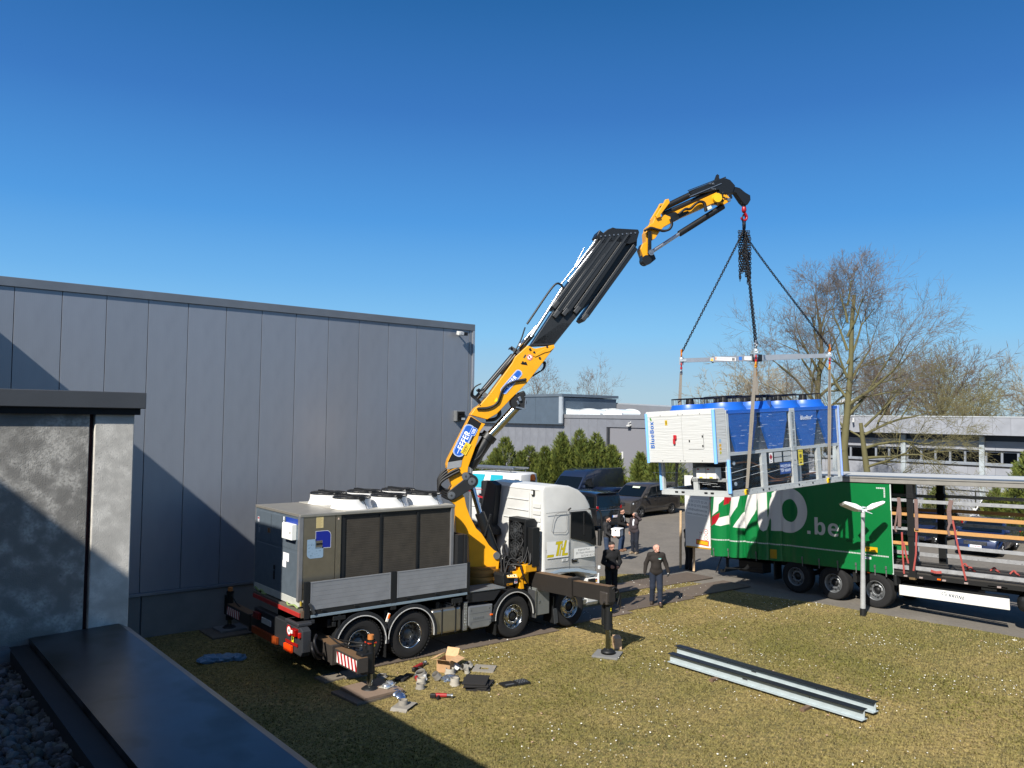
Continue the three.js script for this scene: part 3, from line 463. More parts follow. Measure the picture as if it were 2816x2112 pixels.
const CR = {column:[[-0.54,3.44],[-0.19,3.61],[-0.14,3.51],[-0.09,3.29],[0.01,3.03],[0.17,2.73],[0.32,2.59],[0.52,2.29],[0.66,2.15],[0.76,2.1],[0.79,1.91],[0.77,1.68],[0.02,1.69],[-0.03,2.53],[-0.34,2.56],[-0.39,3.34]],boom1:[[-0.02,5.63],[-0.59,4.47],[-0.62,4.34],[-0.59,4.15],[-0.47,3.8],[-0.53,3.68],[-0.48,3.64],[-0.33,3.7],[-0.12,3.9],[-0.21,4.04],[-0.15,4.15],[-0.07,4.16],[-0.06,4.29],[0.06,4.64],[0.18,5.0],[0.23,5.22],[0.37,5.42],[0.26,5.45]],plate:[[-0.02,5.61],[0.26,5.44],[-0.18,4.58],[-0.22,4.49],[-0.59,4.42],[-0.55,4.51]],band:[[-0.59,4.42],[-0.22,4.48],[-0.25,4.3],[-0.61,4.24]],signc:[[-0.37,4.58],[0.0,5.39]],sign2c:[[0.01,5.12],[0.11,5.32]],luyckx:[[-0.2,4.64],[-0.06,4.91]],elbow:[[-0.02,5.65],[0.1,5.83],[0.21,5.9],[0.46,6.2],[0.79,5.82],[0.67,5.69],[0.42,5.54],[0.33,5.56]],boom2:[[0.21,5.9],[0.44,6.11],[0.49,6.23],[1.06,7.04],[1.13,7.19],[1.46,7.5],[1.66,7.42],[2.16,7.54],[2.18,7.46],[2.05,7.3],[1.47,6.53],[1.03,6.08],[0.67,5.69],[0.33,5.56]],boom2sign:[[0.79,6.23],[1.28,6.83]],boom2nosign:[[1.51,7.19]],warn:[[0.65,6.06]],boom3:[[1.5,7.49],[2.18,7.54],[2.65,8.14],[2.35,8.13]],ext_body:[[2.15,8.59],[3.36,10.49],[4.46,10.7],[4.44,10.31],[3.29,8.91],[3.21,8.77],[2.46,7.99],[2.27,8.0],[2.18,8.31]],inner:[[1.58,7.55],[2.18,7.57],[3.28,8.91],[2.14,8.43]],stage0:[[2.13,8.62],[2.26,8.58],[3.57,10.35],[3.44,10.47]],stage1:[[2.15,8.38],[2.28,8.32],[3.75,10.36],[3.64,10.53]],stage2:[[2.38,8.46],[2.54,8.37],[3.99,10.43],[3.88,10.58]],stage3:[[2.69,8.53],[2.86,8.44],[4.25,10.53],[4.14,10.63]],stage4:[[2.9,8.3],[3.08,8.29],[4.42,10.18],[4.3,10.32]],head:[[3.29,10.51],[3.36,10.65],[3.46,10.58],[3.57,10.67],[3.72,10.74],[3.81,10.72],[4.43,10.72],[4.46,10.65],[4.39,10.39],[4.19,10.31],[3.77,10.36],[3.44,10.28]],rod_a:[[3.27,10.35],[2.36,9.17]],rod_b:[[3.39,10.36],[2.53,9.24]],cylA:[[1.57,7.74],[2.42,9.11]],rail:[[1.44,8.07],[2.12,9.08],[2.23,9.18],[2.31,9.17],[2.4,9.07],[2.34,8.92]],strut_low:[[0.15,6.08],[0.85,6.92],[1.25,7.57],[1.39,7.98]],cyl_top:[[0.15,6.08],[1.11,7.25]],cyl_top2:[[0.77,6.75],[1.63,7.81]],rodmid:[[1.25,7.48],[1.71,8.02]],brk1:[[0.17,6.31],[0.46,6.11]],brk2:[[1.02,7.44],[1.4,7.2]],knuckle:[[4.79,10.9],[4.87,10.95],[5.08,10.75],[4.94,10.52],[4.84,10.47],[4.83,10.3],[4.8,10.14],[4.85,10.11],[4.8,10.04],[4.7,9.92],[4.62,10.01],[4.54,10.22],[4.6,10.37],[4.7,10.42],[4.68,10.68]],jib_base:[[4.7,10.63],[4.74,10.85],[4.87,10.95],[4.95,11.15],[5.08,11.11],[5.22,11.19],[5.37,11.14],[5.4,10.98],[5.18,10.85],[5.08,10.73],[4.94,10.52],[4.84,10.47],[4.79,10.67]],jib:[[5.09,11.11],[5.51,11.3],[6.72,11.91],[6.79,11.85],[7.0,11.86],[7.09,11.79],[7.11,11.68],[6.94,11.58],[6.81,11.63],[6.61,11.59],[5.82,11.21],[5.4,10.98]],jib_dark:[[5.22,11.19],[5.51,11.29],[5.59,11.24],[5.88,11.34],[5.91,11.28],[5.4,10.97]],arm:[[4.93,11.12],[5.17,11.52],[5.2,11.59],[5.29,11.61],[5.32,11.51],[5.06,11.16],[5.08,11.11],[4.96,11.06]],drum:[[6.7,11.73]],ram1:[[6.31,11.99],[5.17,11.39]],ram1b:[[6.85,12.22],[5.93,11.8]],ram2:[[6.79,12.01],[5.22,11.24]],topblk:[[5.94,11.85],[6.73,12.27],[6.98,12.32],[7.11,12.28],[7.26,12.13],[7.18,11.92],[7.03,11.89],[6.83,11.9],[6.78,11.99],[6.01,11.77]],tip:[[7.03,12.08],[7.26,12.11],[7.41,12.08],[7.58,11.96],[7.72,11.89],[7.73,11.76],[7.65,11.63],[7.57,11.62],[7.48,11.7],[7.3,11.94],[7.13,11.95]],jcyl_pin:[[4.81,10.12]],jcyl_mid:[[5.7,10.73]],jcyl_end:[[6.97,11.57]],link:[[4.73,10.69],[4.81,10.71],[4.82,10.16],[4.84,10.12],[4.78,10.04],[4.72,10.1]],hooktop:[[7.59,11.67]],hookbot:[[7.6,11.26]],pins:[[-0.49,3.58],[-0.13,4.07],[0.03,3.94]],linkarm:[[-0.48,3.58],[0.03,3.94]],cyl1:[[0.71,2.03],[0.29,3.09],[-0.0,3.88]],cyl2:[[0.01,4.28],[0.51,5.09]],cyl2top:[[0.52,5.09]],cyl2end:[[1.3,5.96]],valve:[[1.27,6.01]],hoseL:[[-0.29,4.2],[-0.52,4.08],[-0.77,3.9],[-0.82,3.68],[-0.67,3.54],[-0.51,3.47]],hoseA:[[0.2,5.94],[0.09,6.05],[-0.03,6.16],[0.03,6.33],[0.19,6.45]],hoseB:[[0.14,5.81],[0.43,5.83],[0.66,5.97],[0.82,6.35],[1.05,6.52],[1.4,6.59]],hoseC:[[1.51,6.64],[1.74,6.77],[1.89,6.89],[1.92,7.04],[1.83,7.07]],hoseD:[[0.4,5.51],[0.63,5.54],[0.74,5.66],[0.71,5.83]],hoseE:[[0.01,4.4],[0.24,4.57],[0.41,4.86],[0.46,5.08],[0.23,5.14],[0.06,5.05]],hoseJ:[[4.6,10.69],[4.76,10.77],[4.95,10.75],[5.14,10.71],[5.3,10.77],[5.37,10.9],[5.33,11.05]],hoseK:[[5.56,11.19],[5.75,11.34],[5.88,11.36],[6.03,11.49],[6.17,11.58],[6.29,11.54],[6.34,11.32]]};
// ================= crane truck =================
const wheelGeo = {};
function tyreGeo(rad_, w, lugs) {
  const h = w / 2, p = [[rad_ * 0.56, -h * 0.80], [rad_ * 0.66, -h * 0.98], [rad_ * 0.84, -h], [rad_ * 0.945, -h * 0.93], [rad_ * 0.985, -h * 0.80], [rad_, -h * 0.55], [rad_, -h * 0.2], [rad_ * 0.985, -h * 0.17], [rad_ * 0.985, -h * 0.12], [rad_, -h * 0.09], [rad_, h * 0.09], [rad_ * 0.985, h * 0.12], [rad_ * 0.985, h * 0.17], [rad_, h * 0.2], [rad_, h * 0.55], [rad_ * 0.985, h * 0.80], [rad_ * 0.945, h * 0.93], [rad_ * 0.84, h], [rad_ * 0.66, h * 0.98], [rad_ * 0.56, h * 0.80]];
  const b = new B().lathe(p, 44, T4(0, 0, 0, Math.PI / 2));
  if (lugs) for (let i = 0; i < 44; i++) { const a = i / 44 * Math.PI * 2; for (const s of [-1, 1]) b.box(rad_ * 0.075, 0.016, w * 0.26, Math.cos(a) * rad_ * 1.0, Math.sin(a) * rad_ * 1.0, s * w * 0.37, 0, 0, a + Math.PI / 2); }
  b.lathe([[rad_ * 0.7, h * 1.0], [rad_ * 0.72, h * 1.012], [rad_ * 0.78, h * 1.012], [rad_ * 0.8, h]], 44, T4(0, 0, 0, Math.PI / 2));
  return b.geo();
}
// wheel facing +z; kind deep (rear), flat (front), trailer
const rimMat = { deep: mat(0xd5d7da, 0.16, 1), flat: worn(0xb9bbbd, 0.24, 1, 0.3), trailer: worn(0x8f9294, 0.5, 0.7, 0.3) };
function truckWheel(parent, kind, x, y, z, rad_ = 0.535, w = 0.315) {
  const g = new THREE.Group(); g.name = 'wheel'; parent.add(g); g.position.set(x, y, z);
  const key = kind + rad_; const W0 = wheelGeo[key] ||= (() => {
    const o = { tyre: tyreGeo(rad_, w, kind === 'deep') }; const r = rad_ * 0.56, h = w / 2, X = T4(0, 0, 0, Math.PI / 2);
    const rim = new B(), hub = new B(), bolts = new B();
    if (kind === 'deep') {
      rim.lathe([[r, -h * .8], [r * 1.03, h * 0.84], [r * 0.99, h * 0.88], [r * 0.93, h * 0.80], [r * 0.90, h * 0.3], [r * 0.86, -h * 0.35]], 40, X);
      hub.lathe([[r * 0.86, -h * 0.35], [r * 0.7, -h * 0.25], [r * 0.62, -h * 0.2], [r * 0.45, -h * 0.2], [r * 0.42, h * 0.1], [r * 0.3, h * 0.3], [0, h * 0.34]], 30, X);
      for (let i = 0; i < 10; i++) { const a = i / 10 * 6.283; bolts.cyl(0.017, 0.014, [Math.cos(a) * r * .54, Math.sin(a) * r * .54, -h * .2], [Math.cos(a) * r * .54, Math.sin(a) * r * .54, h * 0.0], 6); }
      for (let i = 0; i < 8; i++) { const a = i / 8 * 6.283 + .2; bolts.cyl(0.032, 0.032, [Math.cos(a) * r * .76, Math.sin(a) * r * .76, -h * .36], [Math.cos(a) * r * .76, Math.sin(a) * r * .76, -h * 0.23], 10); }
    } else {
      const d = kind === 'flat' ? 0.5 : 0.1;
      rim.lathe([[r, -h * .8], [r * 1.03, h * 0.84], [r * 0.99, h * 0.90], [r * 0.93, h * 0.80], [r * 0.89, h * 0.35], [r * 0.84, h * (d - .15)], [r * 0.74, h * d], [r * 0.62, h * (d + .28)], [r * 0.50, h * (d + .32)], [r * 0.44, h * (d + .30)], [r * 0.42, h * (d - .1)]], 40, X);
      hub.lathe([[r * 0.43, h * (d - .12)], [r * 0.36, h * (d - .05)], [r * 0.33, h * (d + .1)], [r * .2, h * (d + .3)], [0, h * (d + .32)]], 24, X);
      for (let i = 0; i < 10; i++) { const a = i / 10 * 6.283; bolts.cyl(0.018, 0.013, [Math.cos(a) * r * .57, Math.sin(a) * r * .57, h * (d + .2)], [Math.cos(a) * r * .57, Math.sin(a) * r * .57, h * (d + .5)], 6); }
    }
    o.rim = rim.geo(); o.hub = hub.geo(); o.bolts = bolts.geo();
    if (kind !== 'deep') { const v = new B(); for (let i = 0; i < 10; i++) { const a = i / 10 * 6.283 + .31; v.ball(0.03, Math.cos(a) * r * .78, Math.sin(a) * r * .78, h * ((kind === 'flat' ? 0.5 : 0.1) - .03), 1, 1, .3, 8); } o.holes = v.geo(); }
    return o;
  })();
  meshOf(W0.tyre, 'tyre', M.rubber, g); meshOf(W0.rim, 'rim', rimMat[kind], g); meshOf(W0.hub, 'hub', kind === 'trailer' ? M.blackSteel : kind === 'deep' ? worn(0x55585a, 0.4, 0.7, .4) : M.blackSteel, g); meshOf(W0.bolts, 'wheel_nuts', kind === 'deep' ? M.blackSteel : M.chrome, g);
  if (W0.holes) meshOf(W0.holes, 'vent_holes', M.black, g);
  return g;
}
{
  const OX = 12.95, OZ = -17.65;
  const truck = thing('crane_truck', 'white four-axle truck with a raised yellow and black folding crane, outriggers spread', 'crane truck', [OX, 0, OZ]);
  const tm = (b, name, m, parent = truck, label) => { const o = b.mesh(name, m, parent, label); o.geometry.translate(-OX, 0, -OZ); return o; };
  const CA = -Math.atan2(0.49965, 0.86623);
  const cm = (b, name, m, parent = truck, label) => { const o = b.mesh(name, m, parent, label); o.geometry.rotateY(CA); return o; };
  const zN = -16.4, zF = -18.9;
  const dark = M.blackSteel;
  // ----- chassis
  tm(new B().span(7.9, 0.72, -17.28, 16.1, 1.02, -17.2).span(7.9, 0.72, -18.1, 16.1, 1.02, -18.02).span(8.0, 0.8, -18.05, 8.2, 1, -17.25).span(11, 0.8, -18.05, 11.2, 1, -17.25).span(8.85, 0.42, -18.6, 9.45, 0.7, -16.75).span(10.15, 0.42, -18.6, 10.75, 0.7, -16.75).span(13.3, .4, -18.6, 13.7, .68, -16.75).span(15.25, .4, -18.6, 15.65, .68, -16.75).cyl(0.12, 0.12, [9, .6, -17.65], [14.5, .8, -17.65], 10).span(8.0, 1.02, -17.3, 12.1, 1.2, -17.15).span(8.0, 1.02, -18.15, 12.1, 1.2, -18.0).span(8.4, 1.02, -18.85, 8.5, 1.2, -16.5).span(9.8, 1.02, -18.85, 9.9, 1.2, -16.5).span(11.2, 1.02, -18.85, 11.3, 1.2, -16.5).span(14.3, .5, -18.4, 16.2, 1.3, -16.9), 'chassis', M.chassis);
  // ----- wheels
  for (const s of [1, -1]) for (const [x, k] of [[9.17, 'deep'], [10.46, 'deep'], [13.51, 'flat'], [15.45, 'flat']]) { const w = truckWheel(truck, k, x - OX, 0.575, (s > 0 ? zN - 0.17 : zF + 0.17) - OZ); if (s < 0) w.rotation.y = Math.PI; if (k === 'deep') { const w2 = truckWheel(truck, k, x - OX, 0.575, (s > 0 ? zN - 0.52 : zF + 0.52) - OZ); if (s < 0) w2.rotation.y = Math.PI; } }
  // ----- mudguards
  const fenderPts = (r0, r1, a0, a1, n = 16) => { const o = []; for (let i = 0; i <= n; i++) { const a = rad(a0 + (a1 - a0) * i / n); o.push([Math.cos(a) * r1, Math.sin(a) * r1]); } for (let i = n; i >= 0; i--) { const a = rad(a0 + (a1 - a0) * i / n); o.push([Math.cos(a) * r0, Math.sin(a) * r0]); } return o; };
  for (const s of [0, 1]) for (const [x, a0, a1] of [[9.17, -8, 178], [10.46, -8, 180], [13.51, 0, 182]]) {
    const z0 = s ? zF - 0.02 : zN - 0.46, z1 = s ? zF + .46 : zN + 0.02;
    const f = tm(new B().ext(fenderPts(0.62, 0.66, a0, a1), z0, z1, 0, T4(x, 0.58, 0)), 'mudguard', M.black);
    if (!s) tm(new B().ext(fenderPts(0.605, 0.625, a0, a1, 24), z1 + 0.001, z1 + 0.018, 0, T4(x, 0.58, 0)), 'mudguard_edge', M.white, f);
    if (!s) tm(new B().ext(fenderPts(0.626, 0.70, a0, a1, 24), z1 - 0.03, z1 + 0.014, 0, T4(x, 0.58, 0)), 'mudguard_lip', mat(0x22252a, 0.4), f);
  }
  tm(new B().span(9.78, 0.18, zN - 0.4, 9.81, 0.72, zN), 'mud_flap', M.black); tm(new B().span(14.85, 0.22, zN - 0.4, 14.89, 0.9, zN - .02), 'mud_flap', M.black); tm(new B().rbox(.14, .4, .02, .008, 14.93, .4, zN, 0, 0, .12), 'mud_flap', M.plasticGrey); tm(new B().span(12.92, 0.2, zN - 0.4, 12.95, 0.7, zN), 'mud_flap', M.black);
  tm(new B().rbox(0.06, 0.2, 0.03, 0.01, 9.83, 1.06, zN + 0.01, 0, 0, -.35), 'reflector', mat(0xe8e4da, 0.4)); tm(new B().rbox(0.04, 0.1, 0.02, 0.005, 9.845, 1.09, zN + 0.03, 0, 0, -.35), 'marker_lamp', M.orange);
  // ----- load bed
  tm(new B().span(7.74, 1.33, zF, 12.06, 1.47, zN), 'load_floor', M.woodDark);
  tm(new B().span(7.70, 1.34, zF + 0.0, 7.737, 1.43, zN - 0.02, 0.006), 'rear_edge', worn(new THREE.Color(.42, .03, .025), 0.45, 0, 1));
  tm(new B().span(7.72, 1.43, zF, 7.9, 1.478, zN - 0.03), 'rear_sill', worn(0x6b655b, 0.7, 0.2, .6));
  tm(new B().span(7.95, 1.31, zN + 0.003, 12.06, 1.365, zN + 0.03, 0.005), 'side_rail', worn(0x9fb4c4, 0.35, 0.5, 2));
  tm(new B().span(7.95, 1.37, zN + 0.001, 12.06, 1.47, zN + 0.015), 'side_rail_slot', M.black);
  const alu = worn(0x8f9296, 0.5, 0.2, 1.6, { bumpScale: 0.0005 });
  for (const [s, z0, z1] of [[1, zN - 0.005, zN + 0.025], [-1, zF - 0.025, zF + 0.005]]) for (const [a, c] of [[7.93, 9.88], [10.05, 12.0]]) {
    const d = tm(new B().span(a, 1.47, z0, a + .03, 2.055, z1).span(c - .03, 1.47, z0, c, 2.055, z1).span(a, 2.035, z0, c, 2.06, z1 + .002), 'drop_side', alu);
    const ph = 0.094; for (let k = 0; k < 6; k++) tm(new B().span(a + .03, 1.472 + k * ph, z0 + .004, c - .03, 1.472 + (k + 1) * ph - 0.0025, z1 - .003, 0.002), 'side_plank', alu, d);
    if (s > 0) for (const t of [0.15, 0.55, 0.88]) tm(new B().rbox(.09, .035, .03, .01, a + (c - a) * t, 1.44, z1 + .012), 'latch', dark, d);
  }
  for (const z of [zN, zF]) { tm(new B().span(7.80, 1.3, z - .05, 7.915, 2.07, z + .03, .005), 'side_post', dark); tm(new B().span(9.895, 1.22, z - .05, 10.035, 2.07, z + .028, .005), 'side_post', dark); tm(new B().span(12.01, 1.2, z - .05, 12.09, 2.08, z + .03, .005), 'side_post', dark); }
  tm(new B().bar(.04, .05, [7.9, 1.62, zN + .04], [8.02, 1.4, zN + .04]), 'strut', M.plasticGrey);
  tm(new B().span(11.98, 1.47, zF + .02, 12.06, 2.74, zN - .06).span(11.8, 2.0, zN - .3, 11.97, 2.74, zN - .1), 'headboard', worn(0x1d1e20, .6, 0, 1));
  tm(new B().bar(.05, .3, [8.62, 1.16, zN - .03], [8.62, 1.16, zN + .02]).rbox(.3, .09, .05, .01, 8.62, 1.22, zN).rbox(.08, .1, .05, .01, 8.5, 1.1, zN), 'bracket', dark); tm(new B().rbox(.3, .12, .05, .01, 11.73, 1.2, zN).rbox(.05, .1, .06, .01, 11.66, 1.13, zN).rbox(.05, .1, .06, .01, 11.8, 1.13, zN), 'bracket', dark);
  // ----- rear end
  tm(new B().span(7.62, 0.62, -18.6, 7.78, 1.18, -16.55, .02).span(7.62, 1.18, -16.8, 8.05, 1.27, -15.98 - .4, .02), 'rear_crossmember', worn(0x2b2d30, .5, .1, 1));
  const rb = tm(new B().ext([[-16.80, .66], [-16.1, .62], [-16.02, .72], [-16.02, 1.14], [-16.15, 1.2], [-16.80, 1.18]], -.2, 0, .02, new THREE.Matrix4().makeBasis(V(0, 0, 1), V(0, 1, 0), V(-1, 0, 0)).setPosition(7.6, 0, 0)).span(7.58, 1.2, -16.85, 7.9, 1.27, -16.2, .02), 'lamp_carrier', worn(0x35373b, .5, .1, 1));
  tm(new B().rbox(.09, .15, .2, .015, 7.57, 1.08, -16.32), 'tail_lamp', mat(0x8e0d0a, .25), rb); tm(new B().rbox(.02, .07, .06, .01, 7.52, 1.09, -16.36), 'reverse_lamp', mat(0xf2eadf, .3), rb); tm(new B().rbox(.06, .11, .07, .015, 7.575, 1.06, -16.1), 'tail_lamp', mat(0xa8150c, .25), rb); tm(new B().span(7.535, .63, -16.78, 7.585, .78, -16.42, .004), 'marker_plate', mat(0xff4a0c, .35), rb);
  { const p = print('speed_sign', .24, .24, 64, (x, w) => { x.fillStyle = '#b01818'; x.beginPath(); x.arc(32, 32, 31, 0, 7); x.fill(); x.fillStyle = '#f4f2ee'; x.beginPath(); x.arc(32, 32, 22, 0, 7); x.fill(); x.fillStyle = '#111'; x.font = 'bold 24px sans-serif'; x.textAlign = 'center'; x.fillText('60', 32, 41); }, rb, [7.576 - OX, 1.06, -16.62 - OZ], -Math.PI / 2, 0, 0, { alpha: true }); }
  print('sticker', .1, .2, 32, (x) => { x.fillStyle = '#d8cf20'; x.fillRect(0, 0, 32, 64); x.fillStyle = '#222'; x.beginPath(); x.moveTo(2, 10); x.lineTo(30, 30); x.lineTo(6, 50); x.fill(); }, rb, [7.576 - OX, .93, -16.43 - OZ], -Math.PI / 2);
  tm(new B().span(7.575, .8, -16.78, 7.59, .86, -16.2), 'reflector_strip', mat(0x8e1210, .4), rb);
  tm(new B().span(7.55, .63, -18.55, 7.61, .78, -17.2, .004), 'marker_plate', mat(0x8c3a0c, .5)); tm(new B().rbox(.08, .15, .3, .015, 7.57, 1.05, -18.3), 'tail_lamp', mat(0x6e0d0a, .35)); tm(new B().span(7.59, .93, -18.1, 7.61, 1.05, -17.6), 'number_plate', mat(0xb8b8b4, .5));
  tm(new B().tube([[7.8, .9, -16.0], [7.75, .8, -15.85], [7.85, .62, -15.9], [8.0, .55, -16.0]], .035, 6).tube([[7.9, 1.05, -16.0], [7.8, .95, -15.88], [7.88, .72, -15.86], [8.05, .62, -15.95]], .03, 6), 'hose', M.hose);
  // ----- rear outriggers
  const rust = worn(new THREE.Color(.06, .052, .046), .5, .25, .7), rustTop = worn(new THREE.Color(.17, .10, .05), .7, .2, .5);
  const outrig = (x, zA, zB, zC, y0, y1, ry, parent) => { // beam in two stages from zA to zB, zB to zC
    const a = tm(new B().span(x - .16, y0, zA, x + .16, y0 + .36, zB, .012).span(x - .18, y0 - .02, zB - .03 * Math.sign(zC - zA), x + .18, y0 + .38, zB + .05 * Math.sign(zC - zA), .01), 'outrigger_beam', rust);
    tm(new B().span(x - .12, y0 + .03, zB, x + .12, y0 + .32, zC, .01), 'inner_beam', rust, a); tm(new B().span(x - .11, y0 + .321, zB, x + .11, y0 + .326, zC), 'beam_top', rustTop, a); tm(new B().span(x - .15, y0 + .361, zA, x + .15, y0 + .366, zB), 'beam_top', rustTop, a); return a; };
  const ob = outrig(8.3, -17.3, -15.77, -14.75, .47, .8, 0);
  { const hz = (x, w, h) => { x.fillStyle = '#e9e6e2'; x.fillRect(0, 0, w, h); x.fillStyle = '#a5121a'; for (let k = -2; k < 8; k++) { x.beginPath(); x.moveTo(k * 44, 0); x.lineTo(k * 44 + 22, 0); x.lineTo(k * 44 + 44, h); x.lineTo(k * 44 + 22, h); x.fill(); } };
    print('warning_stripes', .84, .22, 256, hz, ob, [8.176 - OX, .645, -15.2 - OZ], -Math.PI / 2);
    const of = outrig(8.1, -18.2, -19.6, -21.25, .4, .7, 0); print('warning_stripes', .84, .2, 256, hz, of, [7.976 - OX, .57, -20.8 - OZ], -Math.PI / 2); }
  const jack = (x, z, yTop, yRod, parentLabel, orange, r = .085) => {
    const j = tm(new B().cyl(r, r, [x, yRod, z], [x, yTop, z], 18).cyl(r * 1.15, r * 1.15, [x, yRod, z], [x, yRod + .12, z], 18).cyl(r * 1.12, r * 1.12, [x, yTop - .06, z], [x, yTop, z], 18).rbox(.12, .5, .1, .02, x - .04, yTop - .35, z - .1), 'jack_leg', M.blackSteel, truck, parentLabel);
    tm(new B().cyl(r * .66, r * .66, [x, .08, z], [x, yRod + .02, z], 18), 'jack_rod', mat(0x8c8f8a, .18, 1), j); tm(new B().lathe([[0, .1], [.1, .1], [.17, .05], [.17, .0], [0, 0]], 22, T4(x, .062, z)), 'jack_foot', M.blackSteel, j);
    if (orange) tm(new B().cyl(r * .75, r * .75, [x, yTop + .01, z], [x, yTop + .1, z], 14), 'beacon_cap', worn(new THREE.Color(.55, .2, .05), .5, 0, .3), j);
    return j; };
  const j1 = jack(8.56, -14.92, 1.08, .42, null, true); tm(new B().box(.18, .02, .18, 8.56, 1.03, -14.92), 'collar', mat(0xc23a1a, .4), j1); print('number', .06, .08, 32, (x, w, h) => { x.fillStyle = '#1c1e20'; x.fillRect(0, 0, w, h); x.fillStyle = '#d9c21a'; x.font = 'bold 36px sans-serif'; x.textAlign = 'center'; x.fillText('4', 16, 34); }, j1, [8.6 - OX, .98, -14.832 - OZ], 0.2);
  tm(new B().span(8.3, .45, -15.05, 8.56, .85, -14.8, .02).ext([[8.36, .42], [8.5, .42], [8.5, .9], [8.44, .9]], -14.98, -14.86), 'jack_bracket', M.blackSteel, j1);
  tm(new B().tube([[8.5, .95, -15.02], [8.35, .9, -15.3], [8.3, .86, -15.7], [8.25, .95, -16.1]], .018, 5).tube([[8.46, 1.0, -15.02], [8.3, 1.0, -15.3], [8.28, .94, -15.8]], .014, 5), 'hose', M.hose, j1);
  jack(8.08, -21.3, 1.02, .3, null, true, .085); tm(new B().tube([[8.08, .95, -21.2], [8.1, .75, -20.8], [8.2, .68, -20.2], [8.3, .8, -19.3]], .016, 5), 'hose', M.hose);
  // ----- tank, panels, tool box
  const tk = tm(new B().rbox(.86, .6, .62, .07, 11.47, .75, zN - .33), 'fuel_tank', worn(0xa7a39a, .32, .85, 1.2)); for (const x of [11.33, 11.72]) tm(new B().rbox(.06, .622, .64, .06, x, .75, zN - .33), 'tank_strap', M.black, tk); tm(new B().cyl(.05, .05, [11.5, 1.04, zN - .2], [11.5, 1.08, zN - .2], 14), 'tank_cap', M.black, tk);
  const tp = tm(new B().span(11.95, .45, zN - .3, 12.06, 1.12, zN - .01, .006), 'tread_plate', M.alu); { const b = new B(); for (let i = 0; i < 9; i++) for (let k = 0; k < 2; k++) b.ball(.018, 11.978 + k * .052, .5 + i * .07, zN - .012, 1, 1, .5, 6); tm(b, 'tread_studs', M.chrome, tp); }
  const sp = tm(new B().ext([[12.09, .55], [12.2, .45], [12.7, .45], [12.8, .52], [12.82, .98], [12.09, 1.0]], zN - .5, zN, .02), 'side_panel', worn(0x9a9ea2, .4, .6, 1.4)); { const b = new B(); b.span(12.1, .82, zN, 12.81, .826, zN + .006).span(12.1, .62, zN, 12.81, .626, zN + .006); for (const [x, y] of [[12.16, .9], [12.72, .9], [12.16, .58], [12.74, .56]]) b.rbox(.04, .05, .01, .004, x, y, zN + .002); for (let k = 0; k < 7; k++) b.rbox(.035, .06, .008, .003, 12.24 + k * .05, .7, zN + .002); tm(b, 'panel_relief', worn(0x7e8286, .45, .5, 1), sp); tm(new B().rbox(.07, .035, .03, .006, 12.78, .73, zN + .01), 'marker_lamp', M.orange, sp); }
  const dk = tm(new B().ext([[12.08, 1.1], [12.88, 1.06], [13.1, 1.3], [12.08, 1.34]], zN - .6, zN - .02, .005), 'step_box', worn(0x25272b, .5, .1, 1)); tm(new B().bar(.62, .02, [12.08, 1.355, zN - .31], [13.22, 1.335, zN - .31], [0, 1, 0]), 'step_plate', worn(0xa4acb2, .35, .6, 1), dk);
  const tb = tm(new B().span(14.22, .5, zN - .5, 14.70, 1.2, zN + .0, .008), 'tool_box', worn(0x7f827f, .5, .35, 1.2)); tm(new B().span(14.19, .45, zN - .5, 14.225, 1.15, zN + .03), 'box_flange', M.alu, tb); tm(new B().rbox(.05, .07, .012, .006, 14.36, .84, zN + .004), 'lock', M.steel, tb);
  // ----- crane base, controls
  tm(new B().cyl(.62, .62, [13.3, 1.15, OZ], [13.3, 1.75, OZ], 40).cyl(.68, .68, [13.3, 1.42, OZ], [13.3, 1.5, OZ], 40).cyl(.68, .68, [13.3, 1.6, OZ], [13.3, 1.68, OZ], 40).span(12.75, .75, -18.5, 13.85, 1.2, -16.8, .03), 'slewing_base', worn(new THREE.Color(.28, .13, .02), .5, .1, 1));
  const yb = tm(new B().ext([[-17.02, 1.58], [-16.85, 1.50], [-16.72, 1.42], [-16.76, 1.2], [-16.55, 1.2], [-16.6, 1.45], [-16.45, 1.61], [-16.54, 1.66]], 13.82, 13.95, .01, new THREE.Matrix4().makeBasis(V(0, 0, 1), V(0, 1, 0), V(-1, 0, 0)).setPosition(27.78, 0, 0)).span(13.95, 1.55, -16.9, 14.35, 1.82, -16.75, .01).span(13.9, 1.62, -16.75, 14.3, 1.82, -16.45, .02).span(14.0, 1.3, -16.8, 14.15, 1.62, -16.6, .01), 'outrigger_frame', M.yellow);
  const cb = tm(new B().ext([[13.28, 1.58], [13.32, 1.33], [13.78, 1.33], [13.78, 1.5], [13.6, 1.62], [13.3, 1.64]], -17.0, -16.58, .012), 'control_box', M.black);
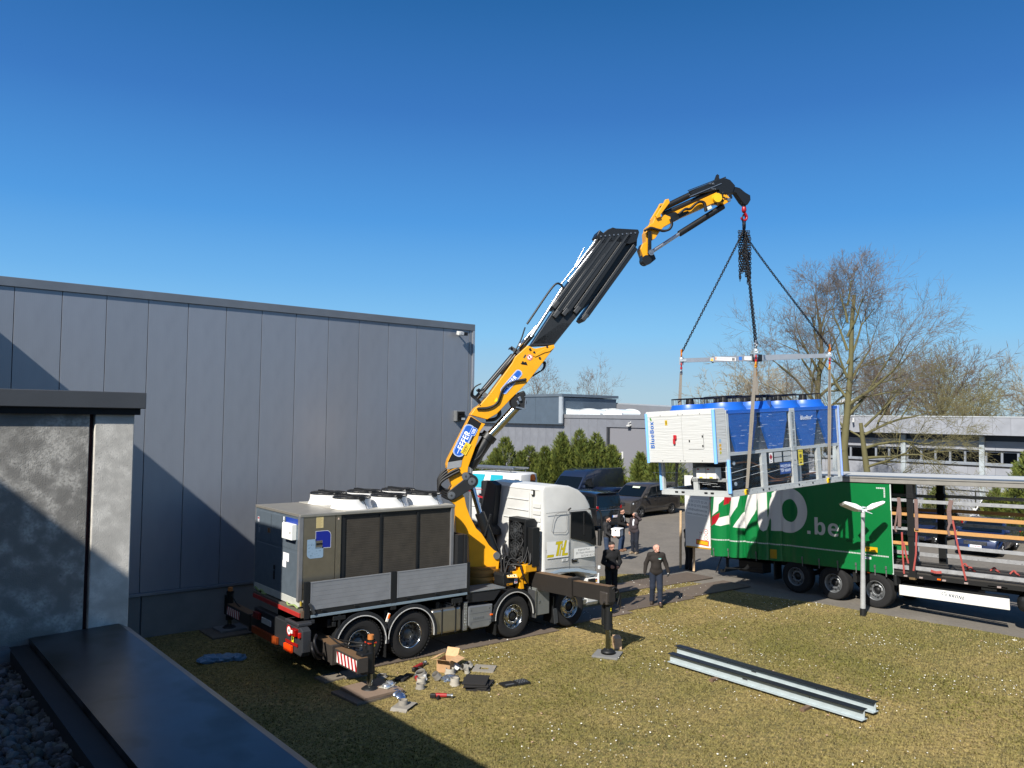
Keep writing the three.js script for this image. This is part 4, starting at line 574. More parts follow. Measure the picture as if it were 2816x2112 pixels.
  print('warning_label', .34, .12, 128, (x, w, h) => { x.fillStyle = '#e0a63a'; x.fillRect(0, 0, w, h); x.fillStyle = '#f3e2b6'; x.fillRect(8, 8, 50, 30); x.fillRect(66, 8, 50, 30); x.fillStyle = '#5b3a12'; for (let k = 0; k < 2; k++) { x.beginPath(); x.arc(33 + k * 58, 23, 9, 0, 7); x.fill(); } }, cb, [13.56 - OX, 1.57, -16.56 - OZ], 0, -.7, -.12); print('info_label', .1, .12, 32, (x, w, h) => { x.fillStyle = '#e8ecf2'; x.fillRect(0, 0, w, h); x.fillStyle = '#3b6db5'; x.fillRect(4, 4, 24, 14); x.fillStyle = '#b23'; x.fillRect(4, 24, 24, 8); }, cb, [13.7 - OX, 1.42, -16.575 - OZ]); print('warning_label', .2, .05, 64, (x, w, h) => { x.fillStyle = '#c98a16'; x.fillRect(0, 0, w, h); x.fillStyle = '#222'; x.fillRect(6, 4, 20, 8); }, cb, [13.5 - OX, 1.36, -16.575 - OZ]);
  { const b = new B(), r = rng(9); for (let k = 0; k < 12; k++) { const z = -17.2 + r() * .5; b.tube([[13.4 + r() * .2, 1.55, z], [13.55 + r() * .2, 1.75 + r() * .3, z - .1], [13.9 + r() * .2, 1.7 + r() * .2, z + r() * .3], [14.1 + r() * .15, 1.95 + r() * .6, -17.2 + r() * .5], [14.15, 2.2 + r() * .5, -17.3 + r() * .5]], .022, 6); } for (let k = 0; k < 4; k++) b.tube([[13.95, 1.75, -16.7 + k * .03], [13.8, 1.72 + k * .02, -16.5], [13.85, 1.5, -16.42], [14.05, 1.3, -16.5]], .02, 6); tm(b, 'hydraulic_hose', M.hose); }
  // front outriggers
  const fo = (s) => { const zc = z => s > 0 ? z : -35.3 - z; const sp_ = (x0, y0, z0, x1, y1, z1, r) => { const a = zc(z0), c = zc(z1); return new B().span(x0, y0, Math.min(a, c), x1, y1, Math.max(a, c), r); };
    const m = worn(new THREE.Color(.035, .031, .028), .45, .25, .9);
    const mk = (y, z, ys, h, zs) => { }; const tilt = .035;
    const a = tm(new B().bar(.26, .43, [14.4, 1.335, zc(-17.4)], [14.4, 1.42, zc(-15.1)]).bar(.3, .47, [14.4, 1.42, zc(-15.22)], [14.4, 1.424, zc(-15.08)]), 'outrigger_beam', m);
    tm(new B().bar(.2, .36, [14.4, 1.405, zc(-15.2)], [14.4, 1.47, zc(-13.85)]), 'inner_beam', m, a); tm(new B().bar(.19, .006, [14.4, 1.592, zc(-15.1)], [14.4, 1.655, zc(-13.85)]).bar(.25, .006, [14.4, 1.568, zc(-16.9)], [14.4, 1.638, zc(-15.1)]), 'beam_top', rustTop, a); return a; };
  fo(1); fo(-1);
  const j2 = jack(14.44, -14.0, 1.3, .62, null, false, .095); tm(new B().cyl(.1, .1, [14.44, .68, -14], [14.44, .71, -14], 18), 'collar', mat(0xd8402a, .4), j2); tm(new B().rbox(.3, .3, .26, .03, 14.42, 1.36, -14.02).cyl(.06, .06, [14.2, 1.28, -14.0], [14.62, 1.28, -14.0], 10), 'jack_bracket', rust, j2); tm(new B().tube([[14.5, 1.45, -13.9], [14.62, 1.5, -13.85], [14.68, 1.3, -13.85], [14.66, 1.05, -13.88], [14.52, 1.0, -13.92]], .02, 6).tube([[14.35, 1.45, -13.9], [14.48, 1.62, -13.85], [14.64, 1.45, -13.84], [14.6, 1.2, -13.86]], .02, 6), 'hose', M.hose, j2); print('warning_label', .05, .1, 32, (x, w, h) => { x.fillStyle = '#16181a'; x.fillRect(0, 0, w, h); x.fillStyle = '#e5d31c'; x.beginPath(); x.arc(16, 18, 10, 0, 7); x.fill(); x.beginPath(); x.arc(16, 46, 13, 0, 7); x.fill(); }, j2, [14.42 - OX, 1.1, -13.903 - OZ], -.1); jack(14.44, -21.3, 1.3, .62, null, false, .095);
  // ----- cab
  const cabW = M.white, zc0 = -18.86, zc1 = -16.42;
  const cabProf = [[14.50, 1.30], [14.49, 3.72], [14.56, 3.80], [15.0, 3.83], [15.45, 3.78], [15.8, 3.66], [16.05, 3.48], [16.22, 3.25], [16.31, 3.02], [16.42, 2.6], [16.5, 2.1], [16.54, 1.6], [16.54, 1.25], [16.14, 1.25], [16.0, 1.36], [15.75, 1.44], [15.45, 1.46], [15.15, 1.44], [14.85, 1.33]];
  const cg = new B().ext(cabProf, zc0, zc1, 0.06).geo(); { const p = cg.attributes.position; const zm = (zc0 + zc1) / 2; for (let i = 0; i < p.count; i++) { const y = p.getY(i), x = p.getX(i); let k = 1; if (y > 3.1) k -= (y - 3.1) * 0.075; if (x > 15.9) k -= (x - 15.9) * 0.12; p.setZ(i, zm + (p.getZ(i) - zm) * k); } }
  const cgc = toCreasedNormals(cg, 0.6); const cab = meshOf(boxUV(cgc), 'cab', cabW, truck); cgc.translate(-OX, 0, -OZ);
  const zs = zc1 + .004;
  // lower front bumper, step and wheel surround
  tm(new B().span(16.1, .5, zc0 + .02, 16.56, 1.245, zc1 - .02, .05), 'bumper', M.white, cab); tm(new B().span(15.98, .55, zc1 - .25, 16.12, .68, zc1 - .03, .01).span(16.1, .54, zc1 - .2, 16.5, .6, zc1 - .0, .01), 'step', M.alu, cab); tm(new B().span(16.15, 1.02, zc1 - .03, 16.4, 1.22, zc1 + .006, .01), 'step_recess', M.black, cab);
  print('sticker', .12, .13, 32, (x, w, h) => { x.fillStyle = '#8f1420'; x.fillRect(0, 0, w, h); x.fillStyle = '#d8b24a'; x.fillRect(6, 10, 20, 12); x.fillStyle = '#eee'; x.fillRect(8, 24, 16, 6); }, cab, [16.46 - OX, 1.13, zs - .02 - OZ]);
  tm(new B().rbox(.05, .5, .06, .02, 16.53, 1.1, zc1 - .01).rbox(.07, .1, .08, .02, 16.55, 1.5, zc1), 'corner_lamp', mat(0xc9ced2, .3), cab);
  // grey-blue sweep along the sill, seams
  tm(new B().ext([[14.62, 1.535], [15.1, 1.60], [15.7, 1.56], [16.45, 1.40], [16.45, 1.33], [15.7, 1.48], [15.1, 1.525], [14.62, 1.48]], zs - .002, zs + .004), 'sill_stripe', mat(0x9fb0bf, .35), cab);
  { const sm = mat(0x6a6d70, .7), b = new B(); const L = (x0, y0, x1, y1, w = .012) => b.bar(.004, w, [x0, y0, zs], [x1, y1, zs], [0, 0, 1].map((v, i) => i === 2 ? 0 : v)); 
    const S = (pts) => { for (let i = 0; i < pts.length - 1; i++) b.bar(.010, .006, [...pts[i], zs], [...pts[i + 1], zs], [0, 0, 1]); };
    S([[14.56, 3.10], [15.4, 3.12], [16.28, 3.12]]); S([[15.39, 3.12], [15.41, 2.2], [15.42, 1.6], [15.43, 1.46]]); S([[14.56, 2.13], [15.40, 2.14]]); S([[14.56, 1.66], [15.41, 1.63], [16.46, 1.52]]); S([[16.44, 2.2], [16.46, 1.5]]); S([[14.77, 2.62], [14.82, 2.9], [14.90, 3.05], [15.02, 3.09], [15.30, 3.09], [15.33, 2.62], [15.25, 2.55], [14.82, 2.58], [14.77, 2.62]]); tm(b, 'panel_seam', sm, cab); }
  const wn = tm(new B().ext([[15.48, 3.06], [16.0, 3.06], [16.16, 2.94], [16.28, 2.72], [16.36, 2.36], [16.18, 2.25], [15.48, 2.42]], zs - .006, zs + .006, .003), 'side_window', M.glass, cab);
  tm(new B().ext([[15.45, 3.09], [16.02, 3.09], [16.2, 2.96], [16.33, 2.7], [16.42, 2.3], [16.42, 2.12], [16.3, 2.14], [16.18, 2.21], [15.45, 2.385]], zs - .012, zs + .002, .002), 'window_frame', M.black, cab);
  tm(new B().rbox(.05, .6, .02, .008, 15.93, 2.74, zs + .012, 0, 0, .03), 'window_post', M.black, wn);
  tm(new B().tube([[16.1, 3.14, zs + .02], [16.38, 3.08, zs + .14], [16.46, 2.7, zs + .18], [16.48, 2.25, zs + .14]], .022, 7).rbox(.10, .46, .1, .035, 16.43, 2.35, zs + .12).tube([[15.35, 3.14, zs], [15.42, 3.2, zs + .03]], .02, 6), 'mirror', M.black, cab);
  tm(new B().rbox(.2, .1, .02, .04, 15.60, 1.78, zs + .003), 'handle_recess', M.black, cab); tm(new B().rbox(.14, .03, .03, .012, 15.62, 1.80, zs + .02, 0, 0, -.2), 'door_handle', M.chrome, cab);
  // front screen and grille (turned away from the camera)
  tm(new B().bar(.02, 2.0, [16.325, 3.0, -17.64], [16.52, 2.12, -17.64], [1, 0, 0]), 'windscreen', M.glass, cab); tm(new B().span(16.54, 1.3, -18.5, 16.565, 1.9, -16.8, .008), 'grille', M.black, cab);
  // lettering on the door
  print('door_logo', .78, .44, 256, (x, w, h) => { x.fillStyle = '#e6e6e2'; x.fillRect(0, 0, w, h); const y = '#cdbb14'; x.strokeStyle = '#6e6a30'; x.lineWidth = 2; x.fillStyle = y; const P = (p) => { x.beginPath(); p.forEach((q, i) => i ? x.lineTo(q[0], q[1]) : x.moveTo(q[0], q[1])); x.closePath(); x.fill(); x.stroke(); };
    P([[108, 4], [188, 4], [182, 30], [160, 30], [136, 128], [106, 128], [130, 30], [102, 30]]); P([[212, 2], [236, 2], [208, 112], [250, 112], [246, 132], [176, 132], [186, 80], [170, 80], [160, 128], [144, 128], [172, 34], [186, 34], [178, 62], [194, 62]]); P([[8, 112], [84, 112], [80, 134], [2, 134]]); }, cab, [14.99 - OX, 2.13, zs + .004 - OZ]);
  print('door_text', .78, .27, 512, (x, w, h) => { x.fillStyle = '#e6e6e2'; x.fillRect(0, 0, w, h); x.fillStyle = '#3a3d44'; x.textAlign = 'right'; x.font = '52px sans-serif'; x.fillText('kraanverhuur', 396, 52, 300); x.fillText('BV Thom Hendrickx', 508, 108, 490); x.fillText('0475/42 48 43', 508, 164, 345); }, cab, [15.97 - OX, 1.965, zs + .004 - OZ], 0, 0, -.0);
  print('badge', .22, .07, 128, (x, w, h) => { x.fillStyle = '#e4e4e0'; x.fillRect(0, 0, w, h); x.fillStyle = '#33363a'; x.font = 'italic bold 40px sans-serif'; x.textAlign = 'center'; x.fillText('460', 64, 36, 120); }, cab, [15.24 - OX, 1.835, zs + .004 - OZ]);
  // rear wall ribs, deflectors
  { const b = new B(); const xr = 14.488; for (const [y, z0, z1] of [[3.4, -17.95, -17.05], [3.12, -17.95, -17.05], [2.88, -18.1, -17.0], [1.95, -16.85, -16.5]]) b.span(xr - .02, y - .012, z0, xr, y + .012, z1, .006); for (let k = 0; k < 4; k++) b.span(xr - .02, 3.34 - k * .18, -16.85, xr, 3.22 - k * .18, -16.55, .03); for (let k = 0; k < 7; k++) b.span(xr - .02, 2.55 - k * .14, -16.85, xr, 2.52 - k * .14, -16.52, .01);
    const fr = [[-17.95, 2.72], [-17.05, 2.72], [-16.98, 2.66], [-16.98, 2.2], [-17.6, 2.1], [-17.95, 2.3]]; for (let i = 0; i < 6; i++) { const a = fr[i], c = fr[(i + 1) % 6]; b.bar(.02, .02, [xr - .005, a[1], a[0]], [xr - .005, c[1], c[0]]); } for (const z of [-16.9, -17.0]) b.span(xr - .015, 1.4, z - .006, xr, 3.6, z + .006); b.span(xr - .01, 3.68, -18.3, xr + .01, 3.70, -16.6, .004); tm(b, 'rear_wall_rib', M.white, cab); }
  tm(new B().rbox(.06, .15, .11, .02, 14.45, 3.62, -16.83), 'work_lamp', M.black, cab); tm(new B().rbox(.01, .1, .08, .004, 14.417, 3.62, -16.83), 'lamp_lens', mat(0xe6e4da, .2), cab);
  tm(new B().ext([[-18.9, 1.5], [-18.62, 1.5], [-18.3, 1.75], [-18.42, 2.3], [-18.2, 2.36], [-18.22, 2.5], [-18.38, 2.6], [-18.3, 3.1], [-18.22, 3.72], [-18.5, 3.82], [-18.9, 3.8]], -.22, 0, .02, new THREE.Matrix4().makeBasis(V(0, 0, 1), V(0, 1, 0), V(-1, 0, 0)).setPosition(14.3, 0, 0)).span(14.3, 1.5, -18.92, 15.2, 3.78, -18.84, .02), 'air_deflector', worn(0x26282b, .55, 0, 1.2), cab);
  tm(new B().cyl(.075, .075, [15.7, 3.72, -18.3], [15.7, 3.8, -18.3], 14), 'beacon_base', M.black, cab); tm(new B().lathe([[.075, 0], [.072, .12], [.05, .17], [0, .18]], 16, T4(15.7, 3.8, -18.3)), 'beacon', mat(0xe06a08, .25), cab);
  tm(new B().rbox(.14, .12, .3, .02, 14.05, 3.55, -19.1), 'strap_winch', mat(0xa01522, .4), cab); tm(new B().bar(.03, .012, [14.1, 3.55, -19.0], [14.4, 3.55, -18.8]).bar(.05, .05, [14.1, 3.4, -19.0], [14.4, 3.3, -18.8]), 'strap', mat(0xb01828, .6), cab);
  // oil coolers
  for (const y of [2.62, 2.12]) { const rd = tm(new B().span(14.1, y - .26, -17.40, 14.32, y + .26, -17.37, .005).span(14.1, y - .26, -16.75, 14.32, y + .26, -16.72, .005).span(14.1, y + .235, -17.4, 14.32, y + .26, -16.72, .005).span(14.1, y - .26, -17.4, 14.32, y - .235, -16.72, .005).span(14.22, y - .24, -17.38, 14.3, y + .24, -16.74), 'oil_cooler', M.black);
    const b = new B(); for (let k = 0; k < 12; k++) { const a = k / 12 * 6.283; b.bar(.01, .006, [14.085, y, -17.08], [14.085, y + Math.sin(a) * .24, -17.08 + Math.cos(a) * .24]); } for (const r of [.24, .17, .1]) { b.add(new THREE.TorusGeometry(r, .006, 5, 28), T4(14.085, y, -17.08, 0, Math.PI / 2)); } b.cyl(.06, .06, [14.07, y, -17.08], [14.12, y, -17.08], 14); tm(b, 'fan_guard', M.plasticGrey, rd); const bl = new B(); for (let k = 0; k < 7; k++) { const a = k / 7 * 6.283; bl.box(.012, .2, .07, 14.13, y + Math.sin(a) * .12, -17.08 + Math.cos(a) * .12, -a + Math.PI / 2, .5, 0); } tm(bl, 'fan_blade', M.black, rd); }
  tm(new B().span(14.05, 1.72, -16.7, 14.42, 2.92, -16.64, .01).span(14.1, 2.88, -17.4, 14.4, 2.95, -16.66, .01).span(14.12, 1.75, -16.62, 14.36, 2.75, -16.43, .01), 'cooler_frame', M.blackSteel); tm(new B().tube([[14.06, 2.3, -17.45], [14.0, 2.2, -17.45], [14.02, 1.9, -17.4], [13.95, 1.7, -17.3]], .022, 6).tube([[14.05, 2.4, -16.72], [13.98, 2.2, -16.75], [13.95, 1.95, -16.9], [13.8, 1.75, -17.1]], .024, 6).tube([[14.05, 2.0, -17.45], [13.9, 1.85, -17.35], [13.85, 1.65, -17.2]], .022, 6), 'hydraulic_hose', M.hose);
  // ----- crane
  const Y = M.yellow, K = worn(0x17191b, .42, .1, 1.4), DG = worn(0x2a2c2e, .42, .25, 1.6);
  const ex = (pts, w, m, name, parent, bev = .012, off = 0, label) => cm(new B().ext(pts, off - w, off + w, bev), name, m, parent, label);
  const mid = (a) => a[0];
  const col = ex(CR.column, .3, Y, 'crane_column'); 
  const b1 = ex(CR.boom1, .26, Y, 'main_boom'); ex(CR.plate, .004, K, 'black_plate', b1, 0, .266); ex(CR.band, .004, worn(0x96999c, .45, .2, 1), 'grey_band', b1, 0, .266);
  ex(CR.elbow, .26, Y, 'boom_elbow');
  const b2 = ex(CR.boom2, .25, Y, 'outer_boom');
  ex(CR.boom3, .2, DG, 'boom_section', b2, .01); const eb = ex(CR.inner, .2, DG, 'extension_boom', null || truck, .01);
  ex(CR.ext_body, .16, K, 'extension_core', eb, .01);
  for (let i = 0; i < 5; i++) { const p = CR['stage' + i]; const s = cm(new B().ext(p, -.3, .3, .01), 'extension_stage', i < 3 ? DG : K, eb); 
    // raised flange along the upper edge of each stage
    cm(new B().bar(.05, .02, [(p[3][0] * .75 + p[2][0] * .25), (p[3][1] * .75 + p[2][1] * .25), .305], [p[0][0] * .75 + p[1][0] * .25, p[0][1] * .75 + p[1][1] * .25, .305], [0, 0, 1]), 'stage_flange', worn(0x3a3c3e, .4, .3, 1), s === undefined ? eb : eb);
    cm(new B().rbox(.22, .12, .64, .02, (p[0][0] + p[1][0]) / 2, (p[0][1] + p[1][1]) / 2, 0, 0, 0, .9), 'stage_end', worn(0x3c3e40, .5, .2, 1), eb); }
  cm(new B().ext(CR.head, -.28, .3, .012), 'extension_head', K, eb); { const b = new B(); for (let k = 0; k < 9; k++) { const t = k / 8, p = CR.head; b.cyl(.02, .02, [p[0][0] + .1 + t * .95, p[0][1] - .03 + t * .14, .3], [p[0][0] + .1 + t * .95, p[0][1] - .03 + t * .14, .325], 8); } cm(b, 'bolt', M.steel, eb); }
  const rod = (k, r, z, m, name, parent) => { const p = CR[k]; return cm(new B().cyl(r, r, [...p[0], z], [...p[p.length - 1], z], 14), name, m, parent); };
  rod('rod_a', .022, .1, M.chrome, 'rod', eb); rod('rod_b', .022, .2, M.chrome, 'rod', eb); rod('cylA', .045, .12, M.chrome, 'extension_rod', eb);
  cm(new B().cyl(.014, .014, [3.0, 10.2, .05], [2.75, 9.7, .05], 6).cyl(.014, .014, [3.3, 10.43, .1], [2.77, 9.65, .12], 6), 'rod', M.chrome, eb);
  cm(new B().tube(CR.rail.map(p => [...p, .2]), .03, 6), 'guide_rail', K, eb); cm(new B().tube(CR.strut_low.map(p => [...p, .2]), .02, 6), 'guide_rail', K, b2);
  rod('cyl_top', .07, .0, K, 'extension_cylinder', b2); rod('cyl_top2', .06, .05, K, 'extension_cylinder', b2); rod('rodmid', .04, .1, M.chrome, 'extension_rod', b2);
  for (const k of ['brk1', 'brk2']) { const p = CR[k]; cm(new B().bar(.1, .04, [...p[0], .12], [...p[1], .24], [0, 0, 1]).bar(.42, .05, [...p[0], 0], [p[0][0] + .02, p[0][1] - .01, 0], [0, 1, 0]), 'cylinder_bracket', K, b2); }
  cm(new B().ext([[1.27, 7.02], [1.42, 7.07], [1.46, 6.98], [1.3, 7.0]], .25, .262, .002), 'bracket_plate', K, b2);
  { const b = new B(); for (const [x, y] of [[1.52, 7.4], [1.63, 7.32], [1.98, 7.47], [1.78, 7.18], [1.33, 7.05]]) b.cyl(.03, .03, [x, y, .25], [x, y, .28], 10); cm(b, 'bolt', M.black, b2); }
  cm(new B().ext([[1.5, 7.36], [1.66, 7.28], [1.9, 7.42], [2.16, 7.54], [2.18, 7.46], [2.05, 7.36], [1.9, 7.32], [1.66, 7.2], [1.58, 7.24]], .25, .275, .006), 'boom_collar', Y, b2);
  // lettering
  const sign = (name, a, c, w, px, h, draw, parent, z, off = 0) => { const dx = c[0] - a[0], dy = c[1] - a[1], L = Math.hypot(dx, dy), an = Math.atan2(dy, dx); const t = canvasTex(px, h, draw); const g = new THREE.PlaneGeometry(L, w); g.applyMatrix4(new THREE.Matrix4().makeRotationZ(an).setPosition((a[0] + c[0]) / 2 - Math.sin(an) * off, (a[1] + c[1]) / 2 + Math.cos(an) * off, z)); g.rotateY(CA); const o = new THREE.Mesh(g, mat(0xffffff, .45, 0, { map: t, alphaTest: .5 })); o.name = name; o.receiveShadow = true; parent.add(o); };
  const effer = (x, w, h) => { const rr2 = (i, c) => { x.fillStyle = c; x.beginPath(); x.roundRect(i, i, w - 2 * i, h - 2 * i, h / 2 - i); x.fill(); }; rr2(1, '#d9e6f4'); rr2(6, '#1c56b4'); rr2(12, '#dfeaf6'); rr2(16, '#1f5ab8'); x.fillStyle = '#f4f7fb'; x.font = 'bold ' + (h * .74 | 0) + 'px sans-serif'; x.textAlign = 'center'; x.fillText('EFFER', w / 2, h * .76, w * .86); x.fillRect(w * .08, h * .44, w * .6, h * .05); };
  { const s = CR.signc; sign('boom_sign', s[0], s[1], .3, 512, 140, effer, b1, .275, 0); const q = CR.sign2c; sign('model_sign', q[0], q[1], .16, 128, 56, (x, w, h) => { x.fillStyle = '#d9e6f4'; x.beginPath(); x.roundRect(0, 0, w, h, 26); x.fill(); x.fillStyle = '#1f5ab8'; x.beginPath(); x.roundRect(3, 3, w - 6, h - 6, 24); x.fill(); x.fillStyle = '#fff'; x.font = 'bold 38px sans-serif'; x.textAlign = 'center'; x.fillText('1255', w / 2, 42); }, b1, .278); const l = CR.luyckx; sign('dealer_sign', l[0], l[1], .16, 160, 64, (x, w, h) => { x.fillStyle = '#e3bf2e'; x.fillRect(0, 0, w, h); x.fillStyle = '#151515'; x.font = 'bold 36px sans-serif'; x.fillText('Luyckx', 6, 36, 140); x.fillRect(8, 46, 100, 4); }, b1, .28, -.0);
    const b = CR.boom2sign; sign('boom_sign', b[0], b[1], .2, 512, 120, effer, b2, .262, 0); const n = CR.boom2nosign[0]; sign('prohibition_sign', [n[0] - .08, n[1]], [n[0] + .08, n[1]], .16, 64, 64, (x) => { x.fillStyle = '#f2f2ee'; x.beginPath(); x.arc(32, 32, 31, 0, 7); x.fill(); x.strokeStyle = '#c21a22'; x.lineWidth = 7; x.beginPath(); x.arc(32, 32, 26, 0, 7); x.stroke(); x.beginPath(); x.moveTo(14, 14); x.lineTo(50, 50); x.stroke(); x.fillStyle = '#222'; x.fillRect(26, 20, 12, 24); }, b2, .262);
    const wv = CR.warn[0]; sign('warning_sign', [wv[0] - .07, wv[1]], [wv[0] + .07, wv[1]], .12, 64, 56, (x) => { x.clearRect(0, 0, 64, 56); x.fillStyle = '#e8d81a'; x.beginPath(); x.moveTo(32, 2); x.lineTo(62, 54); x.lineTo(2, 54); x.fill(); }, b2, .262); }
  // lift linkage and rams
  const P1 = CR.pins[0], P2 = CR.pins[1], P3 = CR.pins[2], LA = CR.linkarm;
  const capsule = (a, c, ra, rc) => { const an = Math.atan2(c[1] - a[1], c[0] - a[0]), o = []; for (let k = 0; k <= 10; k++) { const t = an + Math.PI / 2 + Math.PI * k / 10; o.push([a[0] + Math.cos(t) * ra, a[1] + Math.sin(t) * ra]); } for (let k = 0; k <= 10; k++) { const t = an - Math.PI / 2 + Math.PI * k / 10; o.push([c[0] + Math.cos(t) * rc, c[1] + Math.sin(t) * rc]); } return o; };
  const lk = ex(capsule(LA[0], LA[1], .13, .17), .035, DG, 'link_arm', truck, .01, .33); ex(capsule(LA[0], LA[1], .13, .17), .035, DG, 'link_arm', truck, .01, -.33); ex(capsule(P2, P3, .1, .16), .03, DG, 'link_arm', truck, .008, .30);
  for (const p of CR.pins) { cm(new B().cyl(.075, .075, [...p, -.36], [...p, .40], 20).cyl(.1, .1, [...p, .365], [...p, .385], 20), 'pin', M.steel, lk); cm(new B().cyl(.03, .03, [...p, .40], [...p, .412], 8), 'pin_bore', worn(0x4a4c4e, .5, .5, 1), lk); }
  const c1 = CR.cyl1; const lc = cm(new B().cyl(.13, .13, [...c1[0], 0], [...c1[1], 0], 24).rbox(.05, .6, .06, .02, c1[1][0] + .2, c1[1][1] - .3, .14, 0, 0, -.25), 'lift_cylinder', K); cm(new B().cyl(.075, .075, [...c1[1], 0], [...P3, 0], 20), 'lift_rod', mat(0x9fb0cc, .12, 1), lc); cm(new B().cyl(.09, .09, [...c1[0], -.34], [...c1[0], .36], 18), 'pin', M.steel, lc);
  const c2 = CR.cyl2; const oc = cm(new B().cyl(.15, .17, [...c2[0], 0], [...c2[1], 0], 24).cyl(.21, .21, [c2[1][0] - .07, c2[1][1] - .09, 0], [c2[1][0] + .03, c2[1][1] + .05, 0], 24), 'boom_cylinder', K); cm(new B().cyl(.115, .115, [...c2[1], 0], [...CR.cyl2end[0], 0], 24), 'boom_rod', mat(0xb9b6a8, .1, 1), oc);
  const vp = CR.valve[0]; const vb = cm(new B().cyl(.21, .21, [vp[0] - .02, vp[1], -.1], [vp[0] - .02, vp[1], .22], 20).rbox(.2, .14, .2, .03, vp[0] + .06, vp[1] + .2, .1, 0, 0, .4), 'valve_block', M.black, b2); cm(new B().bar(.03, .03, [vp[0] - .1, vp[1] - .14, .24], [vp[0] + .14, vp[1] - .18, .24]).bar(.03, .03, [vp[0] + .14, vp[1] - .18, .24], [vp[0] + .16, vp[1] + .1, .24]).rbox(.07, .12, .05, .01, vp[0], vp[1] + .08, .25, 0, 0, .4).rbox(.05, .1, .05, .01, vp[0] - .05, vp[1] - .02, .25, 0, 0, .4), 'valve_fitting', M.alu, b2);
  // jib
  ex(CR.knuckle, .17, Y, 'jib_knuckle'); const jb = ex(CR.jib, .16, Y, 'jib', truck, .01); ex(CR.jib_base, .2, Y, 'jib_base', jb, .01); ex(CR.jib_dark, .01, K, 'jib_cover', jb, 0, .17); cm(new B().ext(CR.arm, .18, .28, .01).ext(CR.arm, -.28, -.18, .01), 'jib_arm', Y, jb); ex(CR.link, .03, K, 'jib_link', jb, .006, .24);
  { const d = CR.drum[0]; cm(new B().cyl(.125, .125, [...d, .1], [...d, .27], 24), 'cover_disc', worn(new THREE.Color(.86, .52, .01), .35, 0, 1), jb); const e = [CR.jib[6][0] - .05, CR.jib[6][1] + .03]; cm(new B().cyl(.05, .05, [...e, -.2], [...e, .2], 14), 'pin', M.steel, jb); }
  rod('ram1', .085, .02, K, 'jib_ram', jb); rod('ram2', .075, .0, K, 'jib_ram', jb); { const p = CR.ram1b; cm(new B().bar(.02, .02, [...p[0], .1], [...p[1], .1]).bar(.02, .02, [p[0][0], p[0][1] - .06, .16], [p[1][0], p[1][1] - .06, .16]), 'ram_pipe', M.steel, jb); }
  ex(CR.topblk, .15, K, 'jib_head', jb, .01); const tp2 = ex(CR.tip, .12, K, 'jib_tip', jb, .01);
  { const b = new B(), r = rng(3), p = CR.topblk; for (let k = 0; k < 26; k++) { b.rbox(rr(.03, .09, r), rr(.02, .07, r), .05, .008, p[5][0] - r() * .5, p[5][1] - .02 - r() * .3, .15, 0, 0, r() * 3); } cm(b, 'jib_fitting', K, jb); const s = new B(); for (let k = 0; k < 7; k++) s.rbox(.02, .05, .03, .006, p[0][0] + .55 + (k % 2) * .07 + k * .02, p[0][1] + .28 - (k > 3 ? .14 : 0), .17, 0, 0, .4); cm(s, 'jib_fitting', M.steel, jb); cm(new B().ext([[CR.topblk[1][0] - .02, CR.topblk[1][1]], [CR.topblk[1][0] + .05, CR.topblk[1][1] + .18], [CR.topblk[1][0] + .1, CR.topblk[1][1] + .15], [CR.topblk[1][0] + .1, CR.topblk[1][1]]], -.05, .05).bar(.03, .03, [CR.ram1b[1][0], CR.ram1b[1][1] + .09, .1], [CR.ram1b[0][0] + .15, CR.ram1b[0][1] + .14, .1]).bar(.02, .02, [CR.ram1b[1][0], CR.ram1b[1][1] + .14, .02], [CR.ram1b[0][0], CR.ram1b[0][1] + .12, .02]), 'jib_fitting', M.blackSteel, jb); }
  { const a = CR.jcyl_pin[0], m = CR.jcyl_mid[0], e = CR.jcyl_end[0]; const jc = cm(new B().cyl(.085, .085, [...m, 0], [...e, 0], 20), 'jib_cylinder', K); cm(new B().cyl(.048, .048, [...a, 0], [...m, 0], 16), 'jib_rod', M.chrome, jc); cm(new B().cyl(.08, .08, [...a, -.24], [...a, .28], 16).cyl(.035, .035, [...a, .28], [...a, .29], 8), 'pin', M.steel, jc); cm(new B().rbox(.2, .09, .1, .01, e[0] - .48, e[1] - .12, .1, 0, 0, .5), 'valve_fitting', mat(0xc9cdc0, .5), jc); cm(new B().cyl(.13, .13, [4.72, 9.93, -.1], [4.72, 9.93, .2], 16).ext([[4.6, 10.2], [4.95, 10.1], [5.0, 9.98], [4.85, 9.85], [4.7, 9.85], [4.6, 9.98]], -.12, .12, .01), 'knuckle_foot', K, jc); }
  for (const [k, r] of [['hoseL', .05], ['hoseA', .022], ['hoseB', .04], ['hoseC', .022], ['hoseD', .05], ['hoseE', .05], ['hoseJ', .035], ['hoseK', .04]]) { const b = new B(); const p = CR[k]; const n = k === 'hoseL' ? 4 : k === 'hoseA' || k === 'hoseC' || k === 'hoseB' ? 3 : 2; for (let i = 0; i < n; i++) b.tube(p.map((q, j) => [q[0] + i * .03 - (k === 'hoseL' ? i * .03 : 0), q[1] + i * .025 * (j % 2 ? 1 : .4) + (k === 'hoseL' ? i * .05 : 0), (k === 'hoseL' ? .33 : ['hoseC', 'hoseE', 'hoseD'].includes(k) ? .12 : .30) - i * .05]), r * (n > 2 ? .75 : .9), 6); cm(b, 'hydraulic_hose', M.hose); }
  // pulley head for the hook
  globalThis.HOOK_TOP = (() => { const p = CR.hooktop[0], v = V(p[0], p[1], 0).applyAxisAngle(V(0, 1, 0), CA); return [v.x + OX, v.y, v.z + OZ]; })();
}
